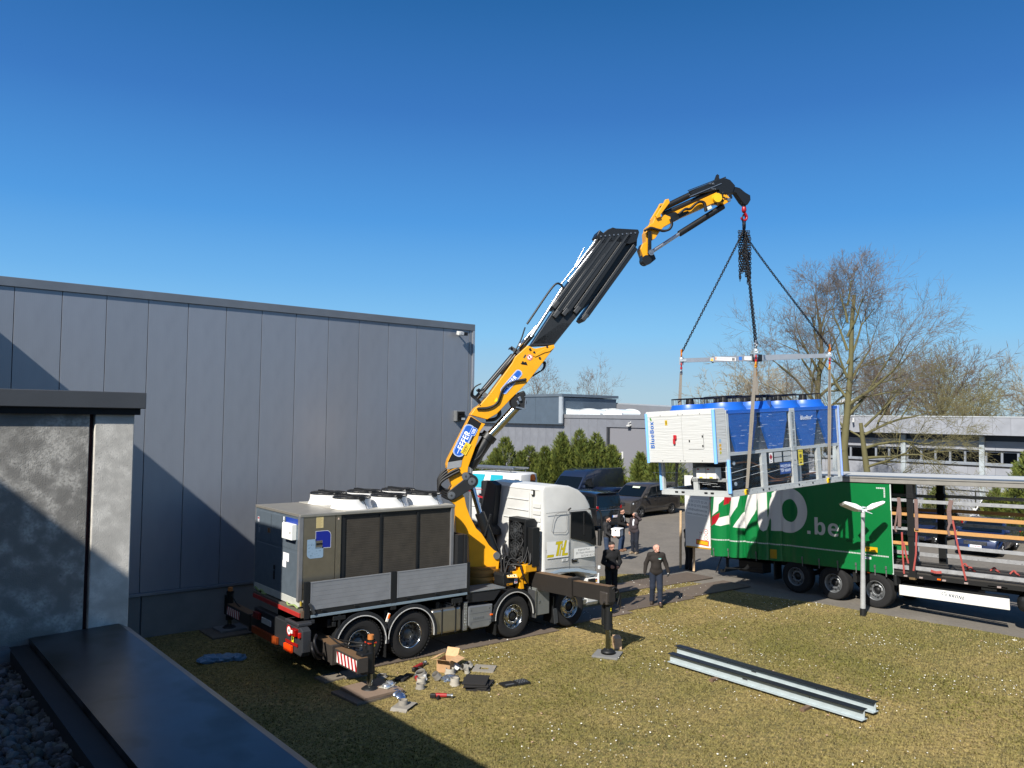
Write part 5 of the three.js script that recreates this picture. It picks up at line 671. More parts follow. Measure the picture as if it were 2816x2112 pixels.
// pads below the jacks
{
  const pm = worn(new THREE.Color(.16, .13, .10), .85, 0, .6), gm = worn(new THREE.Color(.19, .19, .185), .85, 0, .5);
  const p = (w, h, d, x, y, z, t, m, l, g) => { const o = new B().rbox(w, h, d, .008, 0, h / 2, 0).mesh('jack_pad', m); o.position.set(x, y, z); o.rotation.y = t; return tag(o, l, 'pad', g); };
  p(1.15, .05, .95, 8.55, 0, -14.95, .08, pm, 'lower wooden pad under the near rear jack, edge showing in the shade'); p(.92, .06, .9, 8.62, .052, -14.93, .05, worn(new THREE.Color(.24, .17, .12), .8, 0, .5), 'upper brown wooden pad carrying the foot of the near rear jack');
  p(.62, .05, .62, 14.42, 0, -14.0, .55, gm, 'square grey pad under the front jack on the sunny lawn'); p(1.3, .05, 1.0, 8.1, 0, -21.2, 0, pm, 'wide wooden pad under the far rear jack beside the hall wall'); p(.7, .05, .6, 8.1, .052, -21.3, 0, gm, 'small grey pad on top of the wide one under the far rear jack');
}
// ================= curtain-side trailer =================
{
  const P0 = [26, 0, -14.15];
  const tr = thing('semi_trailer', 'green curtain-side trailer, half open, its slatted front bay empty, parked on the yard', 'trailer', P0);
  const Rm = new THREE.Matrix4().makeTranslation(0, 0.5, 0).multiply(new THREE.Matrix4().makeRotationX(-0.035)).multiply(new THREE.Matrix4().makeTranslation(-P0[0], -0.5, -P0[2]));
  const tm = (b, name, m, parent = tr, label) => { const o = b.mesh(name, m, parent, label); o.geometry.applyMatrix4(Rm); return o; };
  const x0 = 24.75, x1 = 27.25, zr = -18.8, zf = -5.2;
  const alu = dataTex(256, (u, v) => { const a = wrapF((x, y) => fbm(x, y, 4), u * 7, v * 7, 7), s = wrapF((x, y) => fbm(x * 2, y * 2, 3), u * 8, v * 8, 8); let g = 0.62 + 0.3 * a; if (s > 0.2) g *= 0.62; return [g, g * 1.0, g * 1.01]; });
  const slatM = mat(0xd6d8da, 0.45, 0.35, { map: rep(alu, 1 / 1.2) }), woodM = worn(new THREE.Color(0.55, 0.29, 0.10), 0.7, 0, 0.5), blk = worn(0x121314, 0.6, 0, 1);
  const railM = worn(0xa29f98, 0.45, 0.3, 2), frameM = M.chassis;
  // frame, floor, roof
  tm(new B().span(25.35, 0.78, zr, 25.5, 1.08, zf).span(26.5, 0.78, zr, 26.65, 1.08, zf).span(x0 + .05, .98, zr, x0 + .12, 1.1, zf).span(x1 - .12, .98, zr, x1 - .05, 1.1, zf), 'chassis', frameM);
  { const fl = new B(); for (let k = 0; k < 12; k++) fl.span(x0 + .1 + k * .192, 1.085, zr + .05, x0 + .285 + k * .192, 1.15, zf); tm(fl, 'load_floor', worn(0x3a3733, 0.8, 0, 1)); }
  tm(new B().span(x0 + .02, 3.92, zr, x1 - .02, 3.94, zf), 'roof_sheet', worn(0xc9c9c4, 0.6, 0, 2));
  for (const x of [x0 - .02, x1 - .1]) { const r = tm(new B().span(x, 3.725, zr, x + .12, 3.90, zf, .012), 'roof_rail', railM); tm(new B().span(x + .01, 3.902, zr, x + .13, 3.945, zf, .012), 'rail_cap', worn(0x6d7c90, .35, .4, 2), r); tm(new B().span(x - .004, 3.845, zr, x + .0, 3.86, zf), 'rail_groove', M.black, r); }
  tm(new B().span(x0, 1.0, zf - .1, x1, 3.9, zf), 'front_wall', M.white);
  for (let z = zr + 2; z < zf; z += 1.2) tm(new B().span(x0 + .1, 3.86, z, x1 - .1, 3.9, z + .05), 'roof_bow', M.alu);
  // rear frame
  tm(new B().span(x0 - .01, .95, zr - .1, x0 + .12, 3.9, zr), 'rear_post', worn(0xcfcfc8, .5, .2, 1)); tm(new B().span(x1 - .12, .95, zr - .1, x1 + .01, 3.9, zr).span(x0, 3.75, zr - .1, x1, 3.92, zr).span(x0, .85, zr - .1, x1, 1.1, zr), 'rear_frame', railM);
  // open rear door
  const dr = tm(new B().span(x0 - .03, 1.11, -20.02, x0 + .02, 3.75, -18.86, .004), 'rear_door', mat(0xdcdcd8, .35));
  tm(new B().span(x0 - .034, 1.11, -20.0, x0 - .03, 1.16, -18.88), 'door_edge', worn(0xb88a20, .5, 0, 1), dr); tm(new B().span(x0 - .045, 1.2, -18.87, x0 + .0, 3.74, -18.83), 'door_hinge_strip', mat(0xc9501e, .5), dr); { const b = new B(); for (const y of [1.3, 2.0, 2.85, 3.5]) b.rbox(.05, .1, .1, .01, x0 - .03, y, -18.84); tm(b, 'hinge', M.white, dr); }
  const tp = (name, w, h, px, draw, z, y, o) => { const q = print(name, w, h, px, draw, dr, [0, 0, 0], -Math.PI / 2, 0, 0, o); const p = V(x0 - .036, y, z).applyMatrix4(Rm); q.position.copy(p); q.rotation.set(0, -Math.PI / 2, 0.0, 'YXZ'); q.rotateZ(-.035); return q; };
  tp('door_lettering', .98, .62, 256, (x, w, h) => { x.fillStyle = '#f0f0ec'; x.fillRect(0, 0, w, h); x.fillStyle = '#6f7274'; x.font = '30px sans-serif'; ['00 32 3 577 02 20', '00 39 02 972 89092', 'info@oudimmo.be', 'www.oudimmo.be'].forEach((t, i) => x.fillText(t, 4, 34 + i * 40, [230, 248, 236, 240][i])); }, -19.42, 2.58);
  const ring = (c, n) => (x, w) => { x.fillStyle = c; x.beginPath(); x.arc(32, 32, 31, 0, 7); x.fill(); x.fillStyle = '#f4f2ee'; x.beginPath(); x.arc(32, 32, 24, 0, 7); x.fill(); x.fillStyle = '#444'; x.font = 'bold 26px sans-serif'; x.textAlign = 'center'; x.fillText(n, 32, 42); };
  tp('speed_sign', .2, .2, 64, ring('#a8414a', '80'), -19.07, 1.74, { alpha: true }); tp('speed_sign', .2, .2, 64, ring('#c26a66', '60'), -19.07, 1.52, { alpha: true });
  tp('sticker', .15, .3, 48, (x, w, h) => { x.fillStyle = '#e7e3de'; x.fillRect(0, 0, w, h); x.strokeStyle = '#5a4a4a'; x.lineWidth = 4; x.beginPath(); x.moveTo(6, 10); x.lineTo(24, 40); x.lineTo(10, 56); x.moveTo(40, 8); x.lineTo(40, 50); x.stroke(); x.fillStyle = '#b04048'; x.fillRect(28, 8, 14, 14); for (let k = 0; k < 4; k++) x.fillRect(8, 66 + k * 7, 32, 2); }, -19.33, 1.6);
  tp('marker_plate', .57, .19, 128, (x, w, h) => { x.fillStyle = '#b5361e'; x.fillRect(0, 0, w, h); x.fillStyle = '#d2a31c'; x.fillRect(8, 7, w - 16, h - 14); }, -19.24, 1.33);
  // curtain: near side with bunched folds at the rear
  {
    const n = 260, rows = 26, pos = [], uv = [], idx = []; const folds = [-18.8, -17.99, -17.38, -16.9, -16.43, -15.95];
    const fx = (z, y) => { let d = 0; if (z < folds[5]) { let k = 0; while (z > folds[k + 1]) k++; const t = (z - folds[k]) / (folds[k + 1] - folds[k]); const dep = [.36, .32, .16, .17, .12][k] * (0.75 + 0.35 * (3.7 - y) / 2.68); d = dep * Math.pow(Math.sin(Math.PI * Math.min(1, Math.max(0, t))), 0.45) + .03 * fbm(z * 3, y * 1.3, 3); } else d = .012 * Math.sin(z * 2.1 + y) + .02 * fbm(z * 1.2, y * .9, 3) + .05 * Math.exp(-(z - folds[5]) * 2.2) * Math.sin((z - folds[5]) * 14); return x0 - .02 - d; };
    const hang = (z, y) => (z < folds[5] ? -.06 * (folds[5] - z) / 2.85 * ((3.7 - y) / 2.68) : 0);
    for (let i = 0; i <= n; i++) for (let j = 0; j <= rows; j++) { const z = -18.8 + 6.6 * i / n, y = 1.02 + 2.68 * j / rows; pos.push(fx(z, y), y + hang(z, y), z); uv.push(i / n, j / rows); }
    for (let i = 0; i < n; i++) for (let j = 0; j < rows; j++) { const a = i * (rows + 1) + j, b = a + rows + 1; idx.push(a, b, a + 1, b, b + 1, a + 1); }
    const g = new THREE.BufferGeometry(); g.setAttribute('position', new THREE.BufferAttribute(new Float32Array(pos), 3)); g.setAttribute('uv', new THREE.BufferAttribute(new Float32Array(uv), 2)); g.setIndex(idx); g.computeVertexNormals(); g.applyMatrix4(Rm);
    const t = canvasTex(1536, 624, (x, w, h) => {
      x.fillStyle = '#107a3e'; x.fillRect(0, 0, w, h);
      const poly = (p, c) => { x.fillStyle = c; x.strokeStyle = '#8e2430'; x.lineWidth = 2; x.beginPath(); p.forEach((q, i) => i ? x.lineTo(q[0], q[1]) : x.moveTo(q[0], q[1])); x.closePath(); x.fill(); };
      const wh = '#e4e2de', rd = '#b3202c';
      poly([[80, 100], [176, 60], [174, 157], [124, 209], [119, 261], [56, 306], [68, 248]], wh); poly([[164, 161], [190, 60], [262, 60], [247, 151], [238, 175], [159, 217]], rd); poly([[131, 275], [50, 317], [38, 390], [100, 360], [125, 317]], rd); poly([[88, 376], [125, 317], [187, 298], [223, 270], [218, 326], [193, 366], [138, 383]], wh);
      poly([[241, 157], [250, 60], [318, 60], [310, 148], [296, 220], [260, 272], [230, 310], [217, 285], [229, 224]], wh); poly([[260, 384], [357, 394], [385, 345], [431, 272], [471, 150], [480, 60], [400, 60], [384, 125], [355, 206], [308, 310]], wh);
      poly([[471, 126], [474, 60], [546, 60], [547, 294], [560, 322], [541, 392], [518, 404], [490, 386], [473, 338]], wh); poly([[547, 294], [596, 144], [625, 60], [672, 60], [608, 202], [574, 302], [552, 333]], wh);
      // the letter O
      x.fillStyle = wh; x.beginPath(); x.ellipse(726, 228, 162, 174, 0, 0, 7); x.fill(); x.fillStyle = '#107a3e'; x.beginPath(); x.ellipse(742, 230, 66, 88, 0, 0, 7); x.fill(); x.fillStyle = wh; poly([[596, 100], [668, 70], [677, 232], [670, 392], [582, 394]], wh);
      x.fillStyle = '#d9d7d3'; x.fillRect(884, 372, 28, 24); x.font = 'bold 168px sans-serif'; x.save(); x.translate(930, 395); x.scale(1.08, 1); x.fillText('b', 0, 0); x.fillText('e', 104, 2); x.restore();
      x.fillStyle = '#0c2417'; x.font = 'bold 26px sans-serif'; x.fillText('OUD', 1194, 428, 58); x.fillText('1976', 1330, 428, 64);
      x.fillStyle = '#e9b71c'; x.fillRect(1330, 448, 99, 36); x.fillStyle = '#6a5410'; x.fillRect(1342, 456, 30, 7); x.fillRect(1380, 470, 34, 5); x.fillStyle = '#efeff0'; x.fillRect(1328, 520, 52, 17); x.fillStyle = '#2c4f9c'; x.fillRect(1334, 525, 20, 6);
      // dashed reflective tape
      for (let k = 0; k < 1490; k += 12) { x.fillStyle = '#cfd2d0'; x.fillRect(10 + k, 487 + k * .009, 10, 10); } for (let k = 0; k < 5; k++) { x.fillStyle = '#d5d8d6'; x.fillRect(1434 + k * 13, 24, 11, 10); x.fillRect(1487, 36 + k * 12, 11, 10); }
      for (const q of [[564, 537]]) { x.fillStyle = '#b9931c'; x.fillRect(q[0], q[1], 66, 70); }
      // road dirt along the lower hem, in spatters
      const r = rng(6); for (let k = 0; k < 1600; k++) { const yy = h - Math.pow(r(), 2) * 150; x.fillStyle = 'rgba(70,66,52,' + (0.05 + r() * .12) + ')'; x.beginPath(); x.ellipse(r() * w, yy, 1 + r() * 6, 1 + r() * 3, 0, 0, 7); x.fill(); }
    });
    const cm_ = mat(0xe4e4e4, .28, 0, { map: t, side: THREE.DoubleSide }); const cu = meshOf(g, 'curtain', cm_, tr, 'near curtain with large white lettering, bunched in folds at the rear');
    for (const z of [-18.46, -18.02, -16.92, -15.21, -14.6, -13.97, -13.37, -12.76, -12.41]) { const b = new B(); const X = fx(z, 1.1) - .012; b.box(.008, .3, .035, X, 1.08, z).rbox(.03, .09, .05, .008, X - .01, 1.2, z).cyl(.012, .012, [X - .005, 1.0, z], [X + .02, .93, z], 6); tm(b, 'curtain_buckle', worn(0x77797a, .45, .5, .3), cu); }
    tm(new B().span(x0 - .03, 1.02, -12.215, x0 - .0, 3.7, -12.19), 'curtain_hem', mat(0xcfd6d2, .5), cu);
    // far curtain, drawn back
    const p2 = [], i2 = []; const n2 = 120; for (let i = 0; i <= n2; i++) for (let j = 0; j <= 4; j++) { const z = zr + 6.15 * i / n2; p2.push(x1 + .02 + (z < -16 ? .1 * Math.abs(Math.sin(z * 4)) : .015 * Math.sin(z * 5)), 1.02 + 2.68 * j / 4, z); } for (let i = 0; i < n2; i++) for (let j = 0; j < 4; j++) { const a = i * 5 + j, b = a + 5; i2.push(a, b, a + 1, b, b + 1, a + 1); }
    const g2 = new THREE.BufferGeometry(); g2.setAttribute('position', new THREE.BufferAttribute(new Float32Array(p2), 3)); g2.setIndex(i2); g2.computeVertexNormals(); boxUV(g2); g2.applyMatrix4(Rm); const fc = meshOf(g2, 'curtain', mat(new THREE.Color(.010, .19, .05), .5, 0, { side: THREE.DoubleSide }), tr, 'far curtain seen from inside with its grid of dark belts');
    const gb = new B(); for (const y of [3.25, 3.0, 2.75, 2.5, 1.6]) gb.span(x1 - .01, y, -15, x1, y + .03, -12.65); for (const z of [-14.2, -13.4, -13.0]) gb.span(x1 - .012, 1.1, z, x1 - .002, 3.7, z + .04); tm(gb, 'curtain_belt', mat(0x17261d, .8), fc); tm(new B().span(x1 - .03, 1.0, -12.68, x1 + .03, 3.7, -12.6), 'curtain_hem', mat(0xcfd6d2, .5), fc);
  }
  // posts and slats
  tm(new B().span(x0 + .0, .98, -11.74, x0 + .14, 3.72, -11.55, .01).span(x0 - .02, 3.3, -11.72, x0 + .15, 3.45, -11.52, .01).span(x0 - .02, 2.2, -11.74, x0 + .1, 2.35, -11.53), 'side_post', blk); tm(new B().span(x0 - .02, .94, -11.73, x0 + .1, 1.0, -11.56), 'post_shoe', worn(0x6f5a3c, .7, 0, .4));
  tm(new B().span(x1 - .14, 1.1, -11.92, x1, 3.72, -11.7, .01).span(x1 - .2, 3.2, -11.92, x1 - .1, 3.34, -11.64), 'side_post', blk); tm(new B().span(x1 - .14, 1.1, -8.3, x1, 3.72, -8.1, .01), 'side_post', blk); tm(new B().span(x0, 1.1, -8.2, x0 + .14, 3.72, -8.0, .01), 'side_post', blk);
  const slat = (x, y, h, za, zb, m) => tm(new B().span(x, y, za, x + .025, y + h, zb, .004), m === woodM ? 'wood_slat' : 'aluminium_slat', m);
  for (const [y, h, m] of [[3.18, .1, slatM], [2.76, .105, woodM], [2.335, .105, woodM], [1.93, .1, slatM], [1.22, .115, slatM]]) slat(x0 + .03, y, h, -11.56, -8.2, m);
  for (const [y, h, m] of [[3.20, .09, slatM], [2.79, .09, woodM], [2.36, .09, slatM], [1.925, .095, woodM], [1.2, .125, slatM]]) slat(x0 + .03, y, h, -15.4, -11.73, m);
  for (const [y, h, m] of [[3.2, .1, slatM], [2.75, .11, woodM], [2.34, .11, slatM], [1.98, .11, slatM], [1.34, .12, slatM]]) { slat(x1 - .06, y, h, -11.7, -8.2, m); slat(x1 - .06, y - .03, h, -15.3, -11.9, y === 2.75 ? woodM : m); } slat(x1 - .06, 2.6, .09, -13.6, -11.9, woodM);
  // lashing straps hanging over the slats
  const sm = worn(new THREE.Color(.20, .13, .115), .85, 0, .3), sr = worn(new THREE.Color(.38, .07, .06), .7, 0, .3);
  const strap = (pts, w, m) => { const b = new B(); for (let i = 0; i < pts.length - 1; i++) b.bar(w, .008, [x0 - .012 - (i % 2) * .02, pts[i][1], pts[i][0]], [x0 - .012 - ((i + 1) % 2) * .02, pts[i + 1][1], pts[i + 1][0]], [1, 0, 0]); tm(b, 'lashing_strap', m); };
  strap([[-11.96, 3.32], [-11.93, 2.9], [-11.97, 2.45]], .1, sm); strap([[-11.94, 3.32], [-12.06, 2.6], [-12.12, 2.4], [-12.05, 2.3]], .05, sm); strap([[-11.45, 3.3], [-11.44, 2.9], [-11.46, 2.4]], .1, sm); strap([[-10.45, 3.32], [-10.52, 3.0], [-10.5, 2.65]], .12, sm); strap([[-10.5, 2.7], [-10.56, 2.5], [-10.54, 2.3]], .06, sm); strap([[-10.43, 2.75], [-10.32, 2.1], [-10.14, 1.1]], .05, sr); strap([[-11.9, 2.3], [-11.89, 1.7], [-11.88, 1.08]], .05, sr); strap([[-11.47, 2.33], [-11.5, 1.7], [-11.6, 1.2]], .05, sr); strap([[-11.1, 1.26], [-10.95, 1.23], [-10.8, 1.25]], .07, sr); strap([[-11.86, 2.0], [-11.78, 1.6], [-11.74, 1.4]], .05, sr);
  { const b = new B(); for (const z of [-11.85, -11.4, -10.75, -10.15, -9.3]) b.rbox(.05, .05, .1, .01, x0 + .02, 1.02, z); tm(b, 'lashing_ring', worn(0xb9a9a4, .5, .4, .3)); const f = new B(), r = rng(8); for (const [z, x] of [[-10.6, 26.2], [-10.1, 26.6], [-9.5, 26.4], [-11.0, 26.8]]) f.tube([[x, 1.17, z - .12], [x + .05, 1.26, z - .03], [x, 1.2, z + .05], [x - .05, 1.17, z + .14]], .03, 5); tm(f, 'loose_strap', sr); }
  tm(new B().span(x0 + .06, 1.0, -9.6, x0 + .05, 1.03, -9.1), 'marker_strip', mat(0xd9a514, .4)); tm(new B().rbox(.03, .04, .1, .006, x0 + .04, 1.03, -10.9).rbox(.03, .03, .08, .006, x0 + .04, .98, -13.0), 'marker_lamp', M.orange);
  // running gear
  for (const [z, dy] of [[-15.5, .0], [-14.18, 0], [-12.8, 0]]) { for (const [x, t] of [[x0 + .19, -Math.PI / 2], [x1 - .19, Math.PI / 2]]) { const w = truckWheel(tr, 'trailer', x - P0[0], .51, z - P0[2], .52, .38); w.rotation.y = t; } tr.add(meshOf(new B().cyl(.08, .08, [-1.1, .51, z - P0[2]], [1.1, .51, z - P0[2]], 12).geo(), 'axle', M.chassis)); }
  tm(new B().span(x0 + .1, .62, -13.55, x0 + .4, 1.0, -13.42).span(x0 + .05, .35, -16.35, x0 + .45, .95, -16.3).rbox(.3, .32, .1, .03, x0 + .1, .86, -12.15).span(x0 + .05, .4, -12.1, x0 + .4, .7, -12.0), 'mudguard', M.black);
  tm(new B().span(25.0, .3, -18.7, 27.0, .42, -18.6).span(25.3, .42, -18.66, 25.4, .95, -18.6).span(26.6, .42, -18.66, 26.7, .95, -18.6).bar(.03, .03, [24.9, .98, -18.5], [24.82, .3, -18.75]).bar(.03, .03, [24.95, .98, -18.2], [24.9, .35, -18.45]).bar(.04, .04, [24.9, .5, -18.4], [25.0, .6, -16.9]).span(25.0, .45, -17.9, 25.5, .85, -16.9, .03), 'underrun_bar', M.blackSteel);
  const gp = tm(new B().span(x0 + .02, .44, -12.06, x0 + .05, .74, -9.06, .008), 'side_guard', mat(0xdcdbd6, .4)); { const q = print('guard_lettering', .72, .2, 256, (x, w, h) => { x.fillStyle = '#f0efe9'; x.fillRect(0, 0, w, h); x.fillStyle = '#1c2c44'; x.font = 'italic bold 46px sans-serif'; x.fillText('KRONE', 74, 52, 170); x.strokeStyle = '#3a4a60'; x.lineWidth = 5; x.beginPath(); x.arc(34, 36, 24, .5, 2.7, true); x.stroke(); x.beginPath(); x.moveTo(34, 14); x.lineTo(34, 44); x.moveTo(20, 30); x.lineTo(20, 52); x.moveTo(48, 30); x.lineTo(48, 52); x.stroke(); }, gp, [0, 0, 0], -Math.PI / 2); const p = V(x0 + .016, .615, -10.5).applyMatrix4(Rm); q.position.copy(p); q.rotateZ(-.035); }
  tm(new B().rbox(.9, .5, .5, .2, 25.4, .62, -8.75).span(25.0, .02, -8.15, 25.2, .9, -7.95).span(24.92, .0, -8.25, 25.28, .04, -7.85).cyl(.22, .22, [25.4, .68, -11.5], [25.4, .72, -10.0], 16), 'support_leg', M.blackSteel); tm(new B().bar(.05, .05, [x0 + .1, .74, -12], [x0 + .1, .78, -9.1]).rbox(.4, .1, .4, .02, x0 + .3, .92, -9.6), 'guard_bracket', M.blackSteel);
}
// ================= old chiller on the truck bed =================
{
  const X0 = 7.79, Z0 = -16.63, Z1 = -19.05, Y0 = 1.53, Y1 = 3.46, X1 = 11.77; const O = [9.78, 1.478, -17.84];
  const c = thing('old_chiller', 'weathered stainless chiller unit with six white fan rings, strapped on the truck bed', 'chiller', O);
  const tm = (b, name, m, parent = c, label) => { const o = b.mesh(name, m, parent, label); o.geometry.translate(-O[0], -O[1], -O[2]); return o; };
  const ss = worn(new THREE.Color(.30, .27, .21), .33, .75, 1.3), gv = worn(new THREE.Color(.20, .25, .30), .42, .55, 1.0), edge = worn(0x9c9da0, .4, .6, 1);
  tm(new B().span(X0, Y0, Z1 + .02, X1, Y1 - .05, Z0 - .32), 'body', mat(0x17181a, .8));
  // base rails on wooden packing
  tm(new B().span(X0 - .01, Y0 - .02, Z1, X0 + .1, Y0 + .14, Z0, .008).span(X0, Y0 - .02, Z0 - .06, X1, Y0 + .1, Z0 + .005, .008), 'base_rail', worn(0xc9cbc4, .45, .1, 1.2)); tm(new B().rbox(.02, .1, .08, .005, X0 + .03, Y0 + .05, Z0 + .012).cyl(.035, .035, [X0 + .05, Y0 + .05, Z0], [X0 + .05, Y0 + .05, Z0 + .012], 12), 'lifting_eye', worn(0xb9a23a, .5, .2, .3));
  // rear face: two doors
  const d1 = tm(new B().span(X0 - .012, 2.68, Z1 + .17, X0 + .02, 3.35, Z0 - .09, .006), 'upper_panel', gv); const d2 = tm(new B().span(X0 - .012, 1.68, Z1 + .1, X0 + .02, 2.63, Z0 - .09, .006), 'lower_panel', gv);
  tm(new B().span(X0 - .008, 1.64, Z1 + .02, X0 + .03, 3.4, Z1 + .09).span(X0 - .008, 2.635, Z1 + .1, X0 + .01, 2.675, Z0 - .07).span(X0 - .004, 1.64, Z1 + .02, X0 + .02, 3.4, Z0 - .02), 'face_frame', gv); tm(new B().span(X0 - .014, 2.72, -18.15, X0 - .01, 3.32, -18.14), 'panel_seam', M.black, d1);
  tm(new B().span(X0 - .035, 1.62, Z0 - .075, X0 + .06, Y1 - .02, Z0 + .012, .01).span(X0 - .02, 1.62, Z1 - .005, X0 + .05, Y1 - .02, Z1 + .03, .008), 'corner_post', edge);
  const cb = tm(new B().rbox(.12, .34, .5, .015, X0 - .07, 3.07, -17.05), 'controller_box', mat(0xe9ebe6, .4), d1); tm(new B().rbox(.01, .05, .025, .004, X0 - .133, 3.06, -16.87), 'lock', M.black, cb); tm(new B().span(X0 - .02, 2.91, -17.32, X0 - .0, 3.24, -17.3), 'box_edge', M.steel, cb);
  const fp = (name, w, h, px, draw, z, y, par = c) => print(name, w, h, px, draw, par, [X0 - .016 - O[0], y - O[1], z - O[2]], -Math.PI / 2);
  fp('blue_label', .62, .12, 64, (x, w, h) => { x.fillStyle = '#1c3a8e'; x.fillRect(0, 0, w, h); }, -17.05, 3.29); fp('label', .06, .16, 32, (x, w, h) => { x.fillStyle = '#dfe4ea'; x.fillRect(0, 0, w, h); x.fillStyle = '#555'; x.fillRect(6, 40, 20, 10); }, -17.46, 3.26);
  fp('warning_label', .22, .12, 32, (x, w, h) => { x.fillStyle = '#7c7a74'; x.fillRect(0, 0, w, h); x.fillStyle = '#7a4a10'; x.fillRect(8, 2, 14, 14); }, -18.25, 2.95); fp('label', .1, .12, 32, (x, w, h) => { x.fillStyle = '#b8bac0'; x.fillRect(0, 0, w, h); x.fillStyle = '#a8323a'; x.fillRect(4, 4, 24, 12); }, -18.86, 3.14); fp('label', .09, .18, 32, (x, w, h) => { x.fillStyle = '#8a96a2'; x.fillRect(0, 0, w, h); x.fillStyle = '#3a4a5a'; x.fillRect(6, 8, 20, 12); }, -18.8, 2.93);
  fp('paper', .3, .18, 64, (x, w, h) => { x.fillStyle = '#f1eef0'; x.fillRect(0, 0, w, h); x.fillStyle = '#b8b4bb'; for (let k = 0; k < 6; k++) x.fillRect(5, 5 + k * 6, 50 - (k % 3) * 9, 2); }, -17.3, 2.48); fp('paper', .19, .14, 48, (x, w, h) => { x.fillStyle = '#eceaec'; x.fillRect(0, 0, w, h); }, -17.38, 2.32); tm(new B().rbox(.03, .2, .05, .012, X0 - .02, 2.0, -17.9).rbox(.03, .1, .07, .01, X0 - .015, 2.17, -17.9), 'door_handle', M.black, d2);
  // near side: stainless door and three coils
  const sd = tm(new B().span(X0 + .05, 1.88, Z0 - .02, 8.60, 3.40, Z0 + .003, .004).span(8.615, 1.65, Z0 - .02, 8.74, 3.41, Z0 + .001, .003).span(X0 + .05, 1.65, Z0 - .02, 8.60, 1.87, Z0 + .002, .004), 'service_door', ss);
  const sp = (name, w, h, px, draw, x, y, o) => print(name, w, h, px, draw, sd, [x - O[0], y - O[1], Z0 + .007 - O[2]], 0, 0, 0, o);
  sp('rating_plate', .17, .27, 64, (x, w, h) => { x.fillStyle = '#d2c08a'; x.fillRect(0, 0, w, h); x.fillStyle = '#9a8450'; for (let k = 0; k < 12; k++) x.fillRect(5, 6 + k * 8, 52 - (k * 7 % 20), 2); }, 8.225, 3.285);
  sp('blue_emblem', .37, .38, 128, (x, w, h) => { x.clearRect(0, 0, w, h); x.fillStyle = '#c9cdd4'; x.beginPath(); x.roundRect(0, 0, 128, 131, [0, 40, 4, 0]); x.fill(); x.fillStyle = '#10248e'; x.beginPath(); x.roundRect(4, 4, 120, 123, [0, 36, 2, 0]); x.fill(); x.fillStyle = '#8f8468'; x.fillRect(0, 72, 58, 60); x.clearRect(0, 74, 56, 60); }, 8.315, 2.90, { alpha: true });
  sp('pale_emblem', .38, .41, 128, (x, w, h) => { x.clearRect(0, 0, w, h); x.fillStyle = '#8aa4ba'; x.beginPath(); x.roundRect(0, 0, 128, 138, [3, 0, 14, 34]); x.fill(); x.fillStyle = '#5c7488'; const r = rng(5); for (let k = 0; k < 34; k++) { x.fillRect(r() * 110, 30 + r() * 96, 3 + r() * 14, 1 + r() * 3); } x.clearRect(70, 0, 60, 60); }, 8.13, 2.715, { alpha: true });
  tm(new B().rbox(.14, .04, .012, .005, 8.225, 2.81, Z0 + .008), 'door_lock', M.black, sd); sp('warning_label', .06, .06, 32, (x, w, h) => { x.clearRect(0, 0, w, h); x.fillStyle = '#e2c8b4'; x.beginPath(); x.moveTo(16, 2); x.lineTo(30, 30); x.lineTo(2, 30); x.fill(); }, 8.67, 3.33, { alpha: true });
  const coilT = dataTex(256, (u, v) => { const f = Math.sin(v * Math.PI * 2 * 32) * .08, a = wrapF((x, y) => fbm(x, y, 4), u * 5, v * 5, 5), l = (u * 64 % 1 < .3) ? -.06 : 0; const g = .55 + f + .35 * a + l; return [g, g * .97, g * .92]; });
  const coil = mat(new THREE.Color(.10, .088, .07), .75, .1, { map: rep(coilT, 1 / 1.3), bumpMap: rep(coilT, 1 / .6), bumpScale: .002 });
  for (const [a, b_] of [[8.86, 9.73], [9.76, 10.72], [10.75, 11.68]]) { const cc = tm(new B().span(a, 1.62, Z0 - .10, b_, 3.34, Z0 - .04), 'coil', coil); const fins = new B(); for (let k = 0; k < 28; k++) fins.span(a, 1.65 + k * .06, Z0 - .045, b_, 1.653 + k * .06, Z0 - .038); tm(fins, 'coil_tubes', worn(new THREE.Color(.10, .088, .07), .7, .1, .8), cc); }
  tm(new B().span(8.75, 1.62, Z0 - .1, 8.85, 3.41, Z0 - .02).span(8.75, 3.345, Z0 - .1, X1, 3.41, Z0 - .03).span(9.725, 1.62, Z0 - .08, 9.765, 3.35, Z0 - .01).span(10.715, 1.62, Z0 - .08, 10.755, 3.35, Z0 - .01), 'coil_frame', M.black); tm(new B().span(11.68, 1.6, Z0 - .1, X1, 3.44, Z0 + .01, .01), 'corner_post', edge);
  // top
  const top = tm(new B().span(X0 - .02, Y1 - .06, Z1 - .01, X1 + .02, Y1, Z0 + .02, .008), 'roof_sheet', worn(new THREE.Color(.42, .395, .34), .42, .6, 1.4)); tm(new B().span(8.85, Y1, Z1 + .02, X1 - .02, Y1 + .012, Z0 - .02), 'fan_deck', worn(0xb9b6ac, .5, .2, 2), top);
